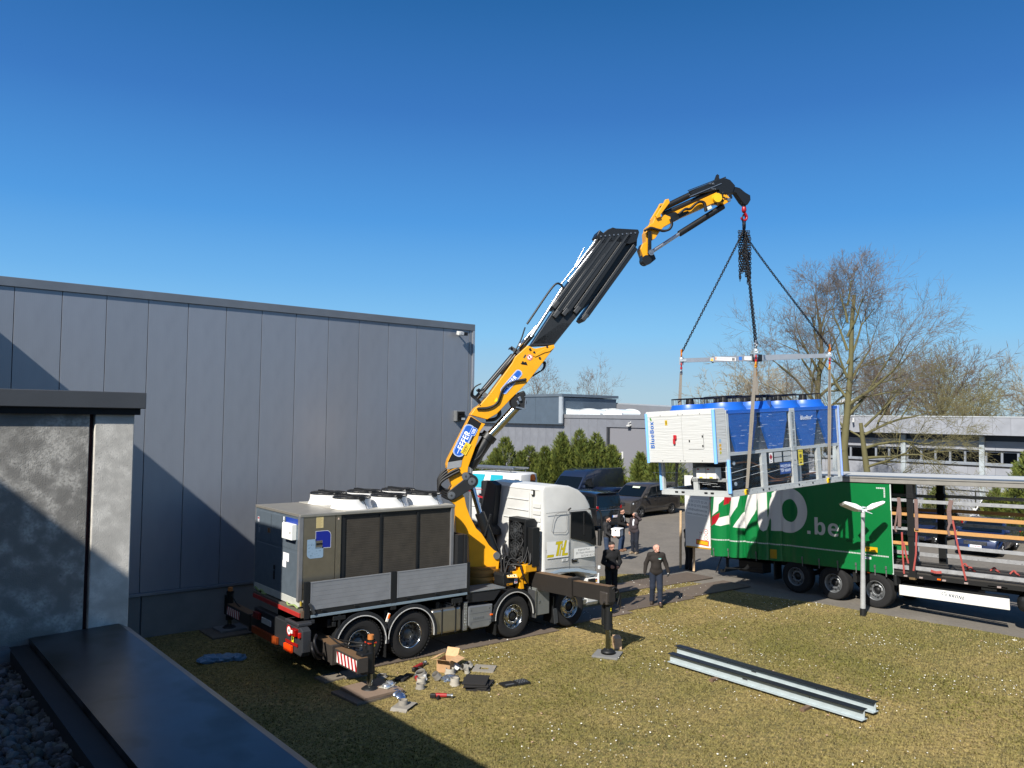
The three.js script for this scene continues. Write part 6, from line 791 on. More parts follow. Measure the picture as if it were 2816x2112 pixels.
  for (const z of [-17.25, -18.42]) for (const x of [9.32, 10.3, 11.28]) {
    const f = tm(new B().lathe([[.485, 0], [.47, .03], [.445, .08], [.43, .15], [.43, .235], [.415, .235], [.41, .1]], 40, T4(x, Y1 + .01, z)), 'fan_ring', M.whiteP);
    const b = new B(); for (const r of [.41, .34, .27, .2, .13]) b.add(new THREE.TorusGeometry(r, .006, 5, 36), T4(x, Y1 + .275, z, Math.PI / 2)); for (let k = 0; k < 8; k++) { const a = k / 8 * 3.1416; b.cyl(.007, .007, [x - Math.cos(a) * .41, Y1 + .275, z - Math.sin(a) * .41], [x + Math.cos(a) * .41, Y1 + .275, z + Math.sin(a) * .41], 5); } b.add(new THREE.TorusGeometry(.428, .014, 6, 40), T4(x, Y1 + .25, z, Math.PI / 2)); b.box(.05, .03, .9, x - .03, Y1 + .29, z).box(.05, .03, .9, x + .04, Y1 + .29, z).box(.12, .07, .07, x + .02, Y1 + .24, z + .44); tm(b, 'fan_guard', M.black, f);
    const bl = new B(); for (let k = 0; k < 7; k++) { const a = k / 7 * 6.283; bl.box(.3, .012, .16, x + Math.cos(a) * .24, Y1 + .19, z + Math.sin(a) * .24, 0, -a, 0); } bl.cyl(.11, .11, [x, Y1 + .14, z], [x, Y1 + .25, z], 16); tm(bl, 'fan_blade', M.black, f);
    tm(new B().tube([[x + .03, Y1 + .24, z + .45], [x + .06, Y1 + .15, z + .5], [x + .1, Y1 + .02, z + .54]], .008, 5), 'cable', M.black, f); }
  // green lifting slings squeezed under the unit, at the tail of the bed
  const gs = mat(new THREE.Color(.23, .30, .11), .8); const s1 = new B().tube([[7.76, 1.49, -16.6], [7.76, 1.53, -16.8], [7.74, 1.49, -17.05], [7.78, 1.52, -17.2]], .02, 6).mesh('lifting_sling', gs); tag(s1, 'green sling tail on the truck bed under the near corner of the old chiller', 'sling'); const s2 = new B().tube([[7.78, 1.49, -18.4], [7.75, 1.56, -18.55], [7.78, 1.5, -18.7], [7.7, 1.6, -18.8]], .022, 6).tube([[7.78, 1.5, -18.3], [7.74, 1.5, -18.45], [7.8, 1.55, -18.6]], .02, 6).mesh('lifting_sling', gs); tag(s2, 'green sling tangle on the truck bed under the far corner of the old chiller', 'sling');
}
// ================= the lifted chiller =================
const LIFT = { A: V(17.251, 3.709, -12.597), W: 2.246, L: 5.09, H: 2.22 };
{
  const E = new THREE.Matrix4().makeRotationY(-0.022).multiply(new THREE.Matrix4().makeRotationX(-0.047)).multiply(new THREE.Matrix4().makeRotationZ(0.044));
  LIFT.m = new THREE.Matrix4().makeTranslation(LIFT.A.x, LIFT.A.y, LIFT.A.z).multiply(E); LIFT.at = (x, y, z) => V(x, y, z).applyMatrix4(LIFT.m);
  const { W, L } = LIFT, HT = 2.16;
  const c = thing('new_chiller', 'large new chiller in stretch film, white cabinet and blue coil covers, hanging from the crane', 'chiller'); c.position.copy(LIFT.A); c.quaternion.setFromRotationMatrix(E);
  const P = (b, name, m, parent = c, label) => b.mesh(name, m, parent, label);
  const fr = worn(0xc6cac9, .42, .15, 1.6), wh = mat(0xcfcfcb, .38, 0, { bumpMap: undefined }), blue = worn(new THREE.Color(.012, .10, .42), .35, 0, 2), blueF = mat(new THREE.Color(.010, .105, .50), .38);
  // film: horizontal wrinkles
  const filmT = dataTex(512, (u, v) => { const a = wrapF((x, y) => fbm(x * .35, y * 5, 4), u * 8, v * 8, 8); const g = .5 + .9 * a; return [g, g, g]; });
  const film = new THREE.MeshPhysicalMaterial({ color: 0xffffff, roughness: .12, transmission: 1, thickness: 0, ior: 1.35, bumpMap: rep(filmT, 1 / 2.0), bumpScale: .018, side: THREE.DoubleSide });
  const wrapWhite = mat(0xc4c5c2, .3, 0, { bumpMap: rep(filmT, 1 / 1.6), bumpScale: .010 });
  // frame
  P(new B().span(0, 0, -.09, L, .15, 0, .008).span(0, 0, -W, L, .15, -W + .09, .008).span(-.005, .001, -W, .09, .149, -.005, .006).span(L - .09, .001, -W, L + .005, .149, -.005, .006), 'base_frame', fr);
  { const b = new B(); for (const z of [-.55, -.75, -1.5, -1.72]) b.rbox(.02, .045, .1, .008, -.008, .085, z); for (const x of [.62, 1.35, 1.6, 2.95, 3.6]) b.rbox(.05, .05, .02, .008, x, .08, .003); for (let k = 0; k < 24; k++) b.box(.012, .012, .01, .3 + k * .2, .04 + (k % 2) * .07, .002); P(b, 'frame_hole', M.black); }
  for (const x of [0, 2.02, 3.02, 4.02]) {} 
  const posts = [[.0, .09], [1.37, 1.58], [2.72, 2.93], [3.90, 4.08], [L - .09, L]];
  for (const [a, b_] of posts) for (const z of [[-.08, -.004], [-W + .004, -W + .08]]) P(new B().span(a, .15, z[0], b_, 1.02, z[1], .004), 'post', fr);
  P(new B().span(0, 1.02, -.09, L, 1.1, -.002, .004).span(0, 1.02, -W + .002, L, 1.1, -W + .09, .004), 'middle_rail', fr);
  P(new B().span(0, 1.1, -.06, .1, HT, 0, .004).span(L - .1, 1.02, -.08, L, HT, 0, .006).span(0, 1.1, -W, .1, HT, -W + .06, .004).span(L - .1, 1.02, -W, L, HT, -W + .08, .006), 'corner_post', fr);
  const mp = P(new B().span(2.70, 1.0, -.05, 2.93, HT - .02, .012, .004), 'centre_post', fr); { const b = new B(); for (let k = 0; k < 24; k++) if (k !== 11) { b.box(.035, .014, .01, 2.80, 1.15 + k * .038, .014); b.box(.035, .014, .01, 2.85, 1.15 + k * .038, .014); } P(b, 'slot', M.black, mp); }
  // end frame below the cabinet
  P(new B().span(-.006, .15, -.1, .08, .98, -.005, .004).span(-.006, .15, -W + .005, .08, .98, -W + .1, .004).span(0, .15, -1.15, .07, .72, -1.0, .004).span(-.02, .38, -1.18, .05, .46, -.06, .004), 'end_post', fr);
  P(new B().span(.1, .05, -W + .1, L - .1, .08, -.1), 'drip_tray', worn(0x5a6064, .6, .3, 1));
  // cabinet overhanging at the end
  const cb = P(new B().span(-.44, .876, -W - .02, -.005, 2.217, -.005, .02), 'control_cabinet', wrapWhite); P(new B().span(-.446, .93, -1.052, -.44, 2.15, -1.046), 'panel_seam', mat(0x9a9c9a, .6), cb); P(new B().span(-.445, 2.08, -W - .01, -.438, 2.2, -.1), 'cabinet_top_strip', wh, cb);
  P(new B().span(-.446, 1.22, -.86, -.44, 1.226, -.38).span(-.446, 1.23, -.375, -.44, 1.6, -.37), 'hatch_seam', M.plasticGrey, cb); { const b = new B(); for (const [y, z] of [[1.54, -.4], [1.3, -.4], [1.43, -.82]]) b.rbox(.02, .05, .03, .006, -.45, y, z); for (const z of [-1.75, -1.15, -1.0, -.45]) { b.ball(.012, -.445, 2.1, z); b.ball(.012, -.445, .93, z); } P(b, 'fastener', M.black, cb); }
  P(new B().rbox(.05, .12, .09, .02, -.47, 1.53, -1.27).rbox(.05, .14, .06, .015, -.47, 1.42, -1.3), 'isolator_switch', mat(0xb3202a, .4), cb);
  const cp = (name, w, h, px, draw, z, y, rz = 0, o = {}) => print(name, w, h, px, draw, cb, [-.4475, y, z], -Math.PI / 2, 0, rz, o);
  cp('cabinet_lettering', .86, .18, 384, (x, w, h) => { x.clearRect(0, 0, w, h); x.fillStyle = '#1d5fb0'; x.font = 'bold 82px sans-serif'; x.fillText('BlueBox', 4, 66, 320); x.fillStyle = '#4a8a3a'; x.beginPath(); x.ellipse(352, 26, 22, 11, -.5, 0, 7); x.fill(); }, -2.06, 1.66, Math.PI / 2, { alpha: true });
  cp('warning_label', .08, .13, 32, (x, w, h) => { x.fillStyle = '#d6b41e'; x.fillRect(0, 0, w, h); x.fillStyle = '#7a6410'; x.fillRect(8, 8, 16, 36); }, -1.56, 1.91);
  for (const [n, y, c1] of [['label', 1.42, '#8fb3cf'], ['warning_label', 1.30, '#d8a51c'], ['warning_label', 1.21, '#d7a824'], ['round_label', 1.12, '#b7b23a']]) print(n, .09, .09, 32, (x, w, h) => { x.fillStyle = '#d9dad6'; x.fillRect(0, 0, w, h); x.fillStyle = c1; if (n === 'round_label') { x.beginPath(); x.arc(16, 16, 14, 0, 7); x.fill(); } else x.fillRect(2, 3, 28, 26); }, cb, [-.28, y, -.0005], 0);
  // pale blue foam edge protectors
  const foam = mat(new THREE.Color(.20, .46, .88), .75);
  P(new B().cyl(.045, .045, [-.445, .86, -.03], [-.445, 2.19, -.03], 12), 'edge_foam', foam); P(new B().cyl(.04, .045, [-.44, .87, -W - .0], [-.44, 2.17, -W - .0], 12), 'edge_foam', foam); P(new B().cyl(.05, .05, [.0, .1, .0], [.0, .92, .0], 12), 'edge_foam', foam); P(new B().cyl(.04, .04, [.0, .12, -W], [.0, .86, -W], 12), 'edge_foam', foam); P(new B().span(L - .02, .16, -.02, L + .03, HT, .03, .02), 'edge_foam', mat(new THREE.Color(.24, .36, .8), .7));
  // blue coil covers: four trapezoids, dark gaps
  P(new B().span(.1, 1.12, -.16, L - .1, HT - .1, -.10), 'coil_bank', worn(new THREE.Color(.10, .115, .135), .5, .4, 1)); P(new B().span(.1, 1.1, -W + .1, L - .1, HT - .1, -W + .16), 'coil_bank', worn(0x30363c, .5, .4, 1));
  const tz = [[.10, 1.28, .40, 1.02], [1.45, 2.60, 1.78, 2.34], [2.95, 4.02, 3.28, 3.80], [4.15, 4.98, 4.5, 4.98]];
  tz.forEach(([a, b_, c_, d]) => { const y0 = 1.06, ym = 1.72; P(new B().ext([[a, HT - .1], [a, ym + .1], [a + (c_ - a) * .2, ym], [c_, y0 + .05], [c_ + .05, y0], [d - .05, y0], [d, y0 + .05], [b_ - (b_ - d) * .2, ym], [b_, ym + .1], [b_, HT - .1]], -.1, -.012, .008), 'coil_cover', blue); });
  print('cover_lettering', .62, .17, 256, (x, w, h) => { x.clearRect(0, 0, w, h); x.fillStyle = '#e6ecf4'; x.font = 'bold 62px sans-serif'; x.fillText('BlueBox', 4, 54, 216); x.beginPath(); x.ellipse(236, 20, 14, 8, -.9, 0, 7); x.fill(); }, c, [3.5, 1.86, .0], 0, 0, 0, { alpha: true });
  // interior pipes and vessels seen through the film
  { const dk = worn(0x1a1d20, .5, .2, 1), cu = mat(new THREE.Color(.45, .2, .1), .35, .8); P(new B().cyl(.16, .16, [.5, .3, -1.5], [3.4, .3, -1.5], 20).rbox(.7, .6, .7, .06, .7, .45, -.7).cyl(.19, .19, [1.9, .1, -.7], [1.9, .75, -.7], 18).cyl(.19, .19, [2.35, .1, -.7], [2.35, .75, -.7], 18).cyl(.17, .17, [4.4, .1, -.8], [4.4, .8, -.8], 18), 'compressor', dk); P(new B().rbox(.3, .62, .3, .02, 3.28, .4, -.35), 'receiver', worn(0x8f969a, .5, .3, 1)); P(new B().tube([[.5, .8, -.4], [1.5, .75, -.35], [2.2, .3, -.3], [3.2, .28, -.35], [4.6, .3, -.4]], .025, 8).tube([[1.7, .25, -.25], [2.5, .22, -.25], [3.6, .22, -.3]], .018, 8), 'copper_pipe', cu); P(new B().cyl(.05, .05, [.35, .82, -.12], [.35, .82, -.10], 16).cyl(.05, .05, [.38, .3, -.12], [.38, .3, -.10], 16).cyl(.06, .06, [4.45, .8, -.12], [4.45, .8, -.1], 16), 'gauge', mat(0x9aa8b4, .4)); P(new B().rbox(.1, .05, .06, .01, 2.05, .55, -.3).rbox(.1, .05, .06, .01, 2.5, .6, -.3), 'valve', mat(0xb59b5a, .4, .6)); P(new B().span(.2, .16, -1.3, L - .2, .95, -1.25), 'partition', worn(0x262b30, .6, .1, 1)); }
  // two white cartons on the shelf
  for (const z of [-.78, -.46]) { const k = P(new B().rbox(.22, .28, .3, .01, -.02, .6, z), 'filter_box', worn(0xe3e1dc, .6, 0, 1)); P(new B().box(.01, .03, .1, -.133, .49, z), 'label', mat(0xd8c640, .6), k); P(new B().box(.01, .03, .06, -.133, .7, z - .08), 'label', mat(0xa63a34, .6), k); }
  // labels on the near side
  const sp = (name, w, h, px, draw, x, y) => print(name, w, h, px, draw, c, [x, y, .002], 0);
  sp('hazard_label', .16, .27, 48, (x, w, h) => { x.fillStyle = '#e9e6e4'; x.fillRect(0, 0, w, h); x.fillStyle = '#a81626'; x.beginPath(); x.moveTo(24, 10); x.lineTo(44, 34); x.lineTo(24, 58); x.lineTo(4, 34); x.fill(); x.fillStyle = '#333'; x.fillRect(16, 68, 18, 4); }, 1.76, .87);
  for (const x of [2.07, 2.48]) for (const y of [.94, .80]) sp('paper', .34, .12, 48, (q, w, h) => { q.fillStyle = '#b5b8b9'; q.fillRect(0, 0, w, h); q.fillStyle = '#9da1a2'; for (let k = 0; k < 3; k++) q.fillRect(4, 4 + k * 5, 36, 1); }, x, y);
  sp('handling_label', .5, .3, 256, (x, w, h) => { x.fillStyle = '#153f8a'; x.fillRect(0, 0, w, h); x.fillStyle = '#e4e9f2'; x.textAlign = 'center'; x.font = 'bold 42px sans-serif'; x.fillText('HANDLE WITH CARE', 128, 58, 230); x.font = 'bold 54px sans-serif'; x.fillText('TOP HEAVY', 128, 126, 232); }, 2.38, .565);
  sp('instruction_label', .22, .42, 64, (x, w, h) => { x.fillStyle = '#d9c51c'; x.fillRect(0, 0, w, h); x.fillStyle = '#5a5210'; x.fillRect(8, 10, 48, 6); x.beginPath(); x.arc(32, 50, 16, 0, 7); x.fill(); x.fillRect(10, 78, 44, 5); x.fillRect(16, 94, 30, 14); }, 3.1, .80); sp('paper', .2, .4, 64, (x, w, h) => { x.fillStyle = '#b9bbba'; x.fillRect(0, 0, w, h); x.strokeStyle = '#8d8f8f'; x.strokeRect(6, 8, 52, 30); x.fillStyle = '#555'; x.beginPath(); x.moveTo(32, 80); x.lineTo(44, 100); x.lineTo(20, 100); x.fill(); }, 2.83, .83);
  // fan deck
  P(new B().span(.02, HT - .1, -W, L, HT, .0, .01), 'top_deck', blueF);
  for (const z of [-.58, -1.68]) for (let k = 0; k < 4; k++) {
    const x = .68 + k * 1.2; const f = P(new B().lathe([[.58, 0], [.55, .06], [.5, .12], [.485, .2], [.47, .2], [.46, .05]], 36, T4(x, HT, z)), 'fan_ring', blueF);
    const b = new B(); for (const q of [.48]) b.add(new THREE.TorusGeometry(q, .012, 5, 32), T4(x, HT + .36, z, Math.PI / 2)); for (let j = 0; j < 16; j++) { const a = j / 16 * 6.283; b.cyl(.007, .007, [x + Math.cos(a) * .48, HT + .2, z + Math.sin(a) * .48], [x + Math.cos(a) * .48, HT + .36, z + Math.sin(a) * .48], 4); } for (let j = 0; j < 4; j++) { const a = j / 4 * 3.1416 + .4; b.cyl(.012, .012, [x - Math.cos(a) * .48, HT + .36, z - Math.sin(a) * .48], [x + Math.cos(a) * .48, HT + .36, z + Math.sin(a) * .48], 5); } for (const q of [.36, .24]) b.add(new THREE.TorusGeometry(q, .006, 4, 28), T4(x, HT + .36, z, Math.PI / 2)); b.cyl(.14, .1, [x, HT + .1, z], [x, HT + .34, z], 14); P(b, 'fan_guard', M.black, f); }
  P(new B().rbox(.04, .2, .2, .01, 1.9, HT + .12, -.1), 'junction_box', mat(new THREE.Color(.02, .06, .2), .5));
  // stretch film round the lower part and the coils
  P(new B().add(new THREE.PlaneGeometry(L - .1, 1.0), T4(L / 2, .62, .012)).add(new THREE.PlaneGeometry(L - .1, 1.0), T4(L / 2, 1.6, .02)).add(new THREE.PlaneGeometry(W, .8), T4(-.02, .5, -W / 2, 0, -Math.PI / 2)), 'stretch_film', film);
  { const fw = mat(0xe6eaec, .25); const b = new B(), r = rng(44); for (let k = 0; k < 46; k++) { const x = .2 + r() * 4.6, y = 1.15 + r() * .85, l = .05 + r() * .22; b.box(l, .004, .002, x, y, .024); } for (let k = 0; k < 16; k++) { const z = -r() * 2, l = .2 + r() * .8; b.box(.002, .004, l, -.03, .2 + r() * .7, z - .1, r() * .12 - .06); } b.bar(.002, .008, [.05, .6, .026], [1.4, .75, .026]).bar(.002, .006, [.05, .42, .026], [1.4, .55, .026]).bar(.002, .006, [1.55, .5, .026], [2.7, .62, .026]).bar(.002, .006, [2.9, .62, .026], [4.0, .7, .026]); P(b, 'film_crease', fw); }
  // sling hooks on the frame
  for (const x of [.62, 4.35]) for (const z of [.02, -W - .02]) { P(new B().add(new THREE.TorusGeometry(.055, .02, 8, 18), T4(x, .09, z)).rbox(.13, .14, .03, .02, x, .085, z), 'lifting_hook', mat(0xe0b70c, .45)); P(new B().tube([[x - .03, .12, z + (z > 0 ? .025 : -.025)], [x + .03, .12, z + (z > 0 ? .03 : -.03)], [x - .02, .06, z + (z > 0 ? .03 : -.03)], [x + .03, .05, z + (z > 0 ? .025 : -.025)]], .01, 5), 'hook_latch', M.black); }
}
// ================= spreader, slings and chains =================
{
  const yc = 7.36, cx = 19.85, cz = -13.67, a = 1.75, b_ = 1.2;
  const end = (sx, sz) => V(cx + sx, yc + sx * .035 + sz * .045, cz + sz);
  const ends = { left: end(-a, -b_), right: end(a, b_), near: end(-a, b_), far: end(a, -b_) };
  const sp = thing('spreader_beam', 'silver aluminium cross-shaped spreader beam hanging level above the new chiller', 'spreader', [cx, yc, cz]);
  const tm = (b, n, m, par = sp, l) => { const o = b.mesh(n, m, par, l); o.geometry.translate(-cx, -yc, -cz); return o; };
  const al = worn(0xb9bcc0, .36, .6, 1.1), C = V(cx, yc, cz); const arr = v => [v.x, v.y, v.z]; const mixv = (p, q, t) => arr(p.clone().lerp(q, t));
  for (const k of ['left', 'right', 'near', 'far']) { const e = ends[k]; const o = tm(new B().bar(.10, .15, mixv(C, e, .06), mixv(C, e, .60)), 'outer_beam', al); tm(new B().bar(.075, .115, mixv(C, e, .6), mixv(C, e, .97)), 'inner_beam', al, o); tm(new B().bar(.1, .06, mixv(C, e, .94), mixv(C, e, 1.02)).bar(.02, .16, arr(e.clone().add(V(0, .1, 0))), arr(e.clone().add(V(0, -.12, 0)))).ball(.06, e.x, e.y + .04, e.z), 'end_plate', mat(0xc9d2d6, .35, .5), o); tm(new B().rbox(.05, .08, .05, .01, ...mixv(C, e, .32)).rbox(.04, .2, .04, .01, ...mixv(C, e, .58)), 'locking_pin', M.steel, o); }
  tm(new B().rbox(.26, .2, .26, .03, cx, yc, cz), 'hub', M.black); tm(new B().cyl(.03, .03, [cx, yc + .1, cz], [cx, yc + .34, cz], 8).add(new THREE.TorusGeometry(.06, .018, 8, 18), T4(cx, yc + .38, cz)), 'hub_eye', M.steel);
  { const d = ends.left.clone().sub(C), an = Math.atan2(-d.z, d.x); const nrm = V(-d.z, 0, d.x).normalize(); if (nrm.z < 0) nrm.negate(); const q = (n, w, h, px, draw, t) => { const p = C.clone().lerp(ends.left, t).addScaledVector(nrm, .053).sub(C); print(n, w, h, px, draw, sp, arr(p), Math.atan2(nrm.x, nrm.z), 0, -.02); };
    q('info_plate', .58, .1, 192, (x, w, h) => { x.fillStyle = '#e3e3e2'; x.fillRect(0, 0, w, h); x.fillStyle = '#d9772a'; x.fillRect(2, 4, 10, 24); x.fillStyle = '#8c8c90'; for (let k = 0; k < 3; k++) x.fillRect(20, 6 + k * 8, 120, 3); x.fillStyle = '#777'; x.fillRect(156, 4, 28, 26); }, .42); q('warning_label', .1, .1, 32, (x, w, h) => { x.fillStyle = '#b9bcc0'; x.fillRect(0, 0, w, h); x.fillStyle = '#d6b61a'; x.beginPath(); x.moveTo(16, 3); x.lineTo(30, 29); x.lineTo(2, 29); x.fill(); }, .6); q('blue_label', .09, .1, 32, (x, w, h) => { x.fillStyle = '#2d6fc0'; x.fillRect(0, 0, w, h); }, .22); q('info_plate', .2, .1, 64, (x, w, h) => { x.fillStyle = '#e2e4e6'; x.fillRect(0, 0, w, h); x.fillStyle = '#777'; x.fillRect(4, 6, 50, 3); x.fillRect(4, 16, 40, 3); }, .12); }
  // slings: flat webbing from each end down to the hooks on the frame
  const web = worn(new THREE.Color(.24, .215, .18), .85, 0, .25); const att = { near: LIFT.at(.62, .1, .035), right: LIFT.at(4.35, .1, .035), left: LIFT.at(.62, .1, -LIFT.W - .035), far: LIFT.at(4.35, .1, -LIFT.W - .035) };
  const lab = { near: 'grey sling in front, running down to the near yellow hook beside the white cabinet', right: 'grey sling at the right end of the chiller, down to its right yellow hook', left: 'grey sling behind the white cabinet, hanging from the left end of the spreader', far: 'grey sling at the far side of the chiller, hidden behind the near sling and fans' };
  for (const k of ['near', 'right', 'left', 'far']) { const e = ends[k].clone().add(V(0, -.1, 0)), h = att[k]; const s = thing('sling', lab[k], 'sling', arr(e), 0); const L_ = (b, n, m) => { const o = b.mesh(n, m, s); o.geometry.translate(-e.x, -e.y, -e.z); return o; };
    const t0 = e.clone().lerp(h, .07); const wb = new B(); for (const o of [-.025, .025]) { const ox = V(.77, 0, .63).multiplyScalar(o); wb.bar(.05, .022, arr(t0.clone().addScaledVector(ox, .3)), arr(e.clone().lerp(h, .5).add(ox)), [-.63, 0, .77]); wb.bar(.045, .022, arr(e.clone().lerp(h, .5).add(ox)), arr(h.clone().addScaledVector(ox, .5).add(V(0, .08, 0))), [-.63, 0, .77]); } L_(wb, 'webbing', web);
    L_(new B().add(new THREE.TorusGeometry(.045, .016, 7, 16), T4(e.x, e.y - .02, e.z, 0, .8)).cyl(.03, .03, [e.x, e.y - .08, e.z], [e.x, e.y - .14, e.z], 8), 'shackle', mat(0xa8141e, .4)); L_(new B().add(new THREE.TorusGeometry(.05, .02, 7, 16), T4(e.x, e.y - .2, e.z, 0, .5)).rbox(.08, .1, .05, .02, e.x, e.y - .25, e.z), 'sling_hook', k === 'left' ? M.steel : mat(0xd08a10, .45)); }
  // hook block and chain set
  const hk = { x: 19.46, z: -13.67 }; const ht = V(...HOOK_TOP);
  const hkT = thing('crane_hook', 'red swivel hook on a black shackle at the tip of the crane jib', 'hook', [ht.x, 11.3, ht.z]);
  const kx = ht.x, kz = ht.z;
  { const L_ = (b, n, m) => { const o = b.mesh(n, m, hkT); o.geometry.translate(-kx, -11.3, -kz); return o; }; L_(new B().cyl(.05, .05, [kx, 11.72, kz], [kx, 11.56, kz], 10).rbox(.12, .1, .1, .02, kx, 11.68, kz), 'shackle', M.black); const rd = mat(0x9c1220, .35); L_(new B().lathe([[0, .0], [.05, .0], [.07, .06], [.06, .14], [.03, .18], [0, .18]], 14, T4(kx, 11.43, kz)).tube([[kx, 11.44, kz], [kx + .05, 11.37, kz + .03], [kx + .075, 11.29, kz + .04], [kx + .03, 11.21, kz + .02], [kx - .04, 11.22, kz - .02], [kx - .07, 11.29, kz - .04]], .034, 8), 'hook_body', rd); L_(new B().bar(.02, .03, [kx + .05, 11.4, kz + .02], [kx - .06, 11.28, kz - .03]), 'hook_latch', rd); }
  const master = V(kx, 11.18, kz), low = V(kx, 10.72, kz);
  const chainSet = thing('chain_set', 'black four-leg lifting chain below the red hook, spare links bunched at the top', 'chain', arr(master));
  const linkG = (r, len) => { const p = []; for (let k = 0; k < 14; k++) { const t = k / 14 * 6.283; p.push(V(Math.cos(t) * len * .32, Math.sin(t) * len * .62, 0)); } return clean(new THREE.TubeGeometry(new THREE.CatmullRomCurve3(p, true), 14, r, 5, true)); };
  const lg = linkG(.012, .075); const chainM = worn(0x15161a, .45, .4, .3);
  const chain = (pts, name = 'chain_leg') => { const cv = new THREE.CatmullRomCurve3(pts.map(p => p.clone()), false, 'centripetal'); const len = cv.getLength(), n = Math.max(2, Math.round(len / .068)); const l = []; for (let i = 0; i < n; i++) { const p = cv.getPointAt(i / n), t = cv.getTangentAt(i / n); const m = new THREE.Matrix4().compose(p.sub(master), new THREE.Quaternion().setFromUnitVectors(V(0, 1, 0), t).multiply(new THREE.Quaternion().setFromAxisAngle(V(0, 1, 0), (i % 2) * 1.57 + .6)), V(1, 1, 1)); l.push(lg.clone().applyMatrix4(m)); } const g = mergeGeometries(l); return meshOf(g, name, chainM, chainSet); };
  { const ml = new B().add(linkG(.02, .22), T4(0, .06, 0)).add(linkG(.018, .16), T4(-.04, -.12, 0, 0, .8)).add(linkG(.018, .16), T4(.04, -.12, 0, 0, .4)); ml.mesh('master_link', chainM, chainSet); }
  const topL = master.clone().add(V(-.12, -.34, .04)), topR = master.clone().add(V(.12, -.34, -.04)), m0 = master.clone().add(V(0, -.2, 0));
  chain([m0, topL, ends.left.clone().add(V(0, .2, 0))]); chain([m0, topR, ends.right.clone().add(V(0, .2, 0))]); chain([m0, master.clone().add(V(.0, -.4, .03)), ends.near.clone().add(V(.03, .2, 0))]); chain([m0, master.clone().add(V(.03, -.4, 0)), ends.far.clone().add(V(0, .2, 0))]);
  const r = rng(2); for (let k = 0; k < 6; k++) { const o = V((k - 2.5) * .055 * .78, 0, (k - 2.5) * .055 * .63), d = .95 + r() * .55; const t = master.clone().add(o).add(V(0, -.3, 0)); chain([t, t.clone().add(V(.0, -d * .6, .02)), t.clone().add(V(.03, -d, .02)), t.clone().add(V(.07, -d * .5, 0)), t.clone().add(V(.05, -.05, 0))], 'spare_chain'); }
  { const hb = new B(); for (const p of [topL, topR, m0.clone().add(V(.05, -.15, .03))]) hb.rbox(.07, .12, .05, .02, p.x - master.x, p.y - master.y, p.z - master.z); hb.mesh('shortening_clutch', chainM, chainSet); const oh = mat(0xc06a10, .45); for (const k of ['left', 'right', 'near', 'far']) { const e = ends[k].clone().add(V(0, .2, 0)).sub(master); new B().add(new THREE.TorusGeometry(.06, .018, 7, 18), T4(e.x, e.y - .04, e.z, 0, .8)).rbox(.05, .1, .04, .015, e.x, e.y + .06, e.z).mesh('end_hook', k === 'near' ? M.steel : oh, chainSet); } }
}
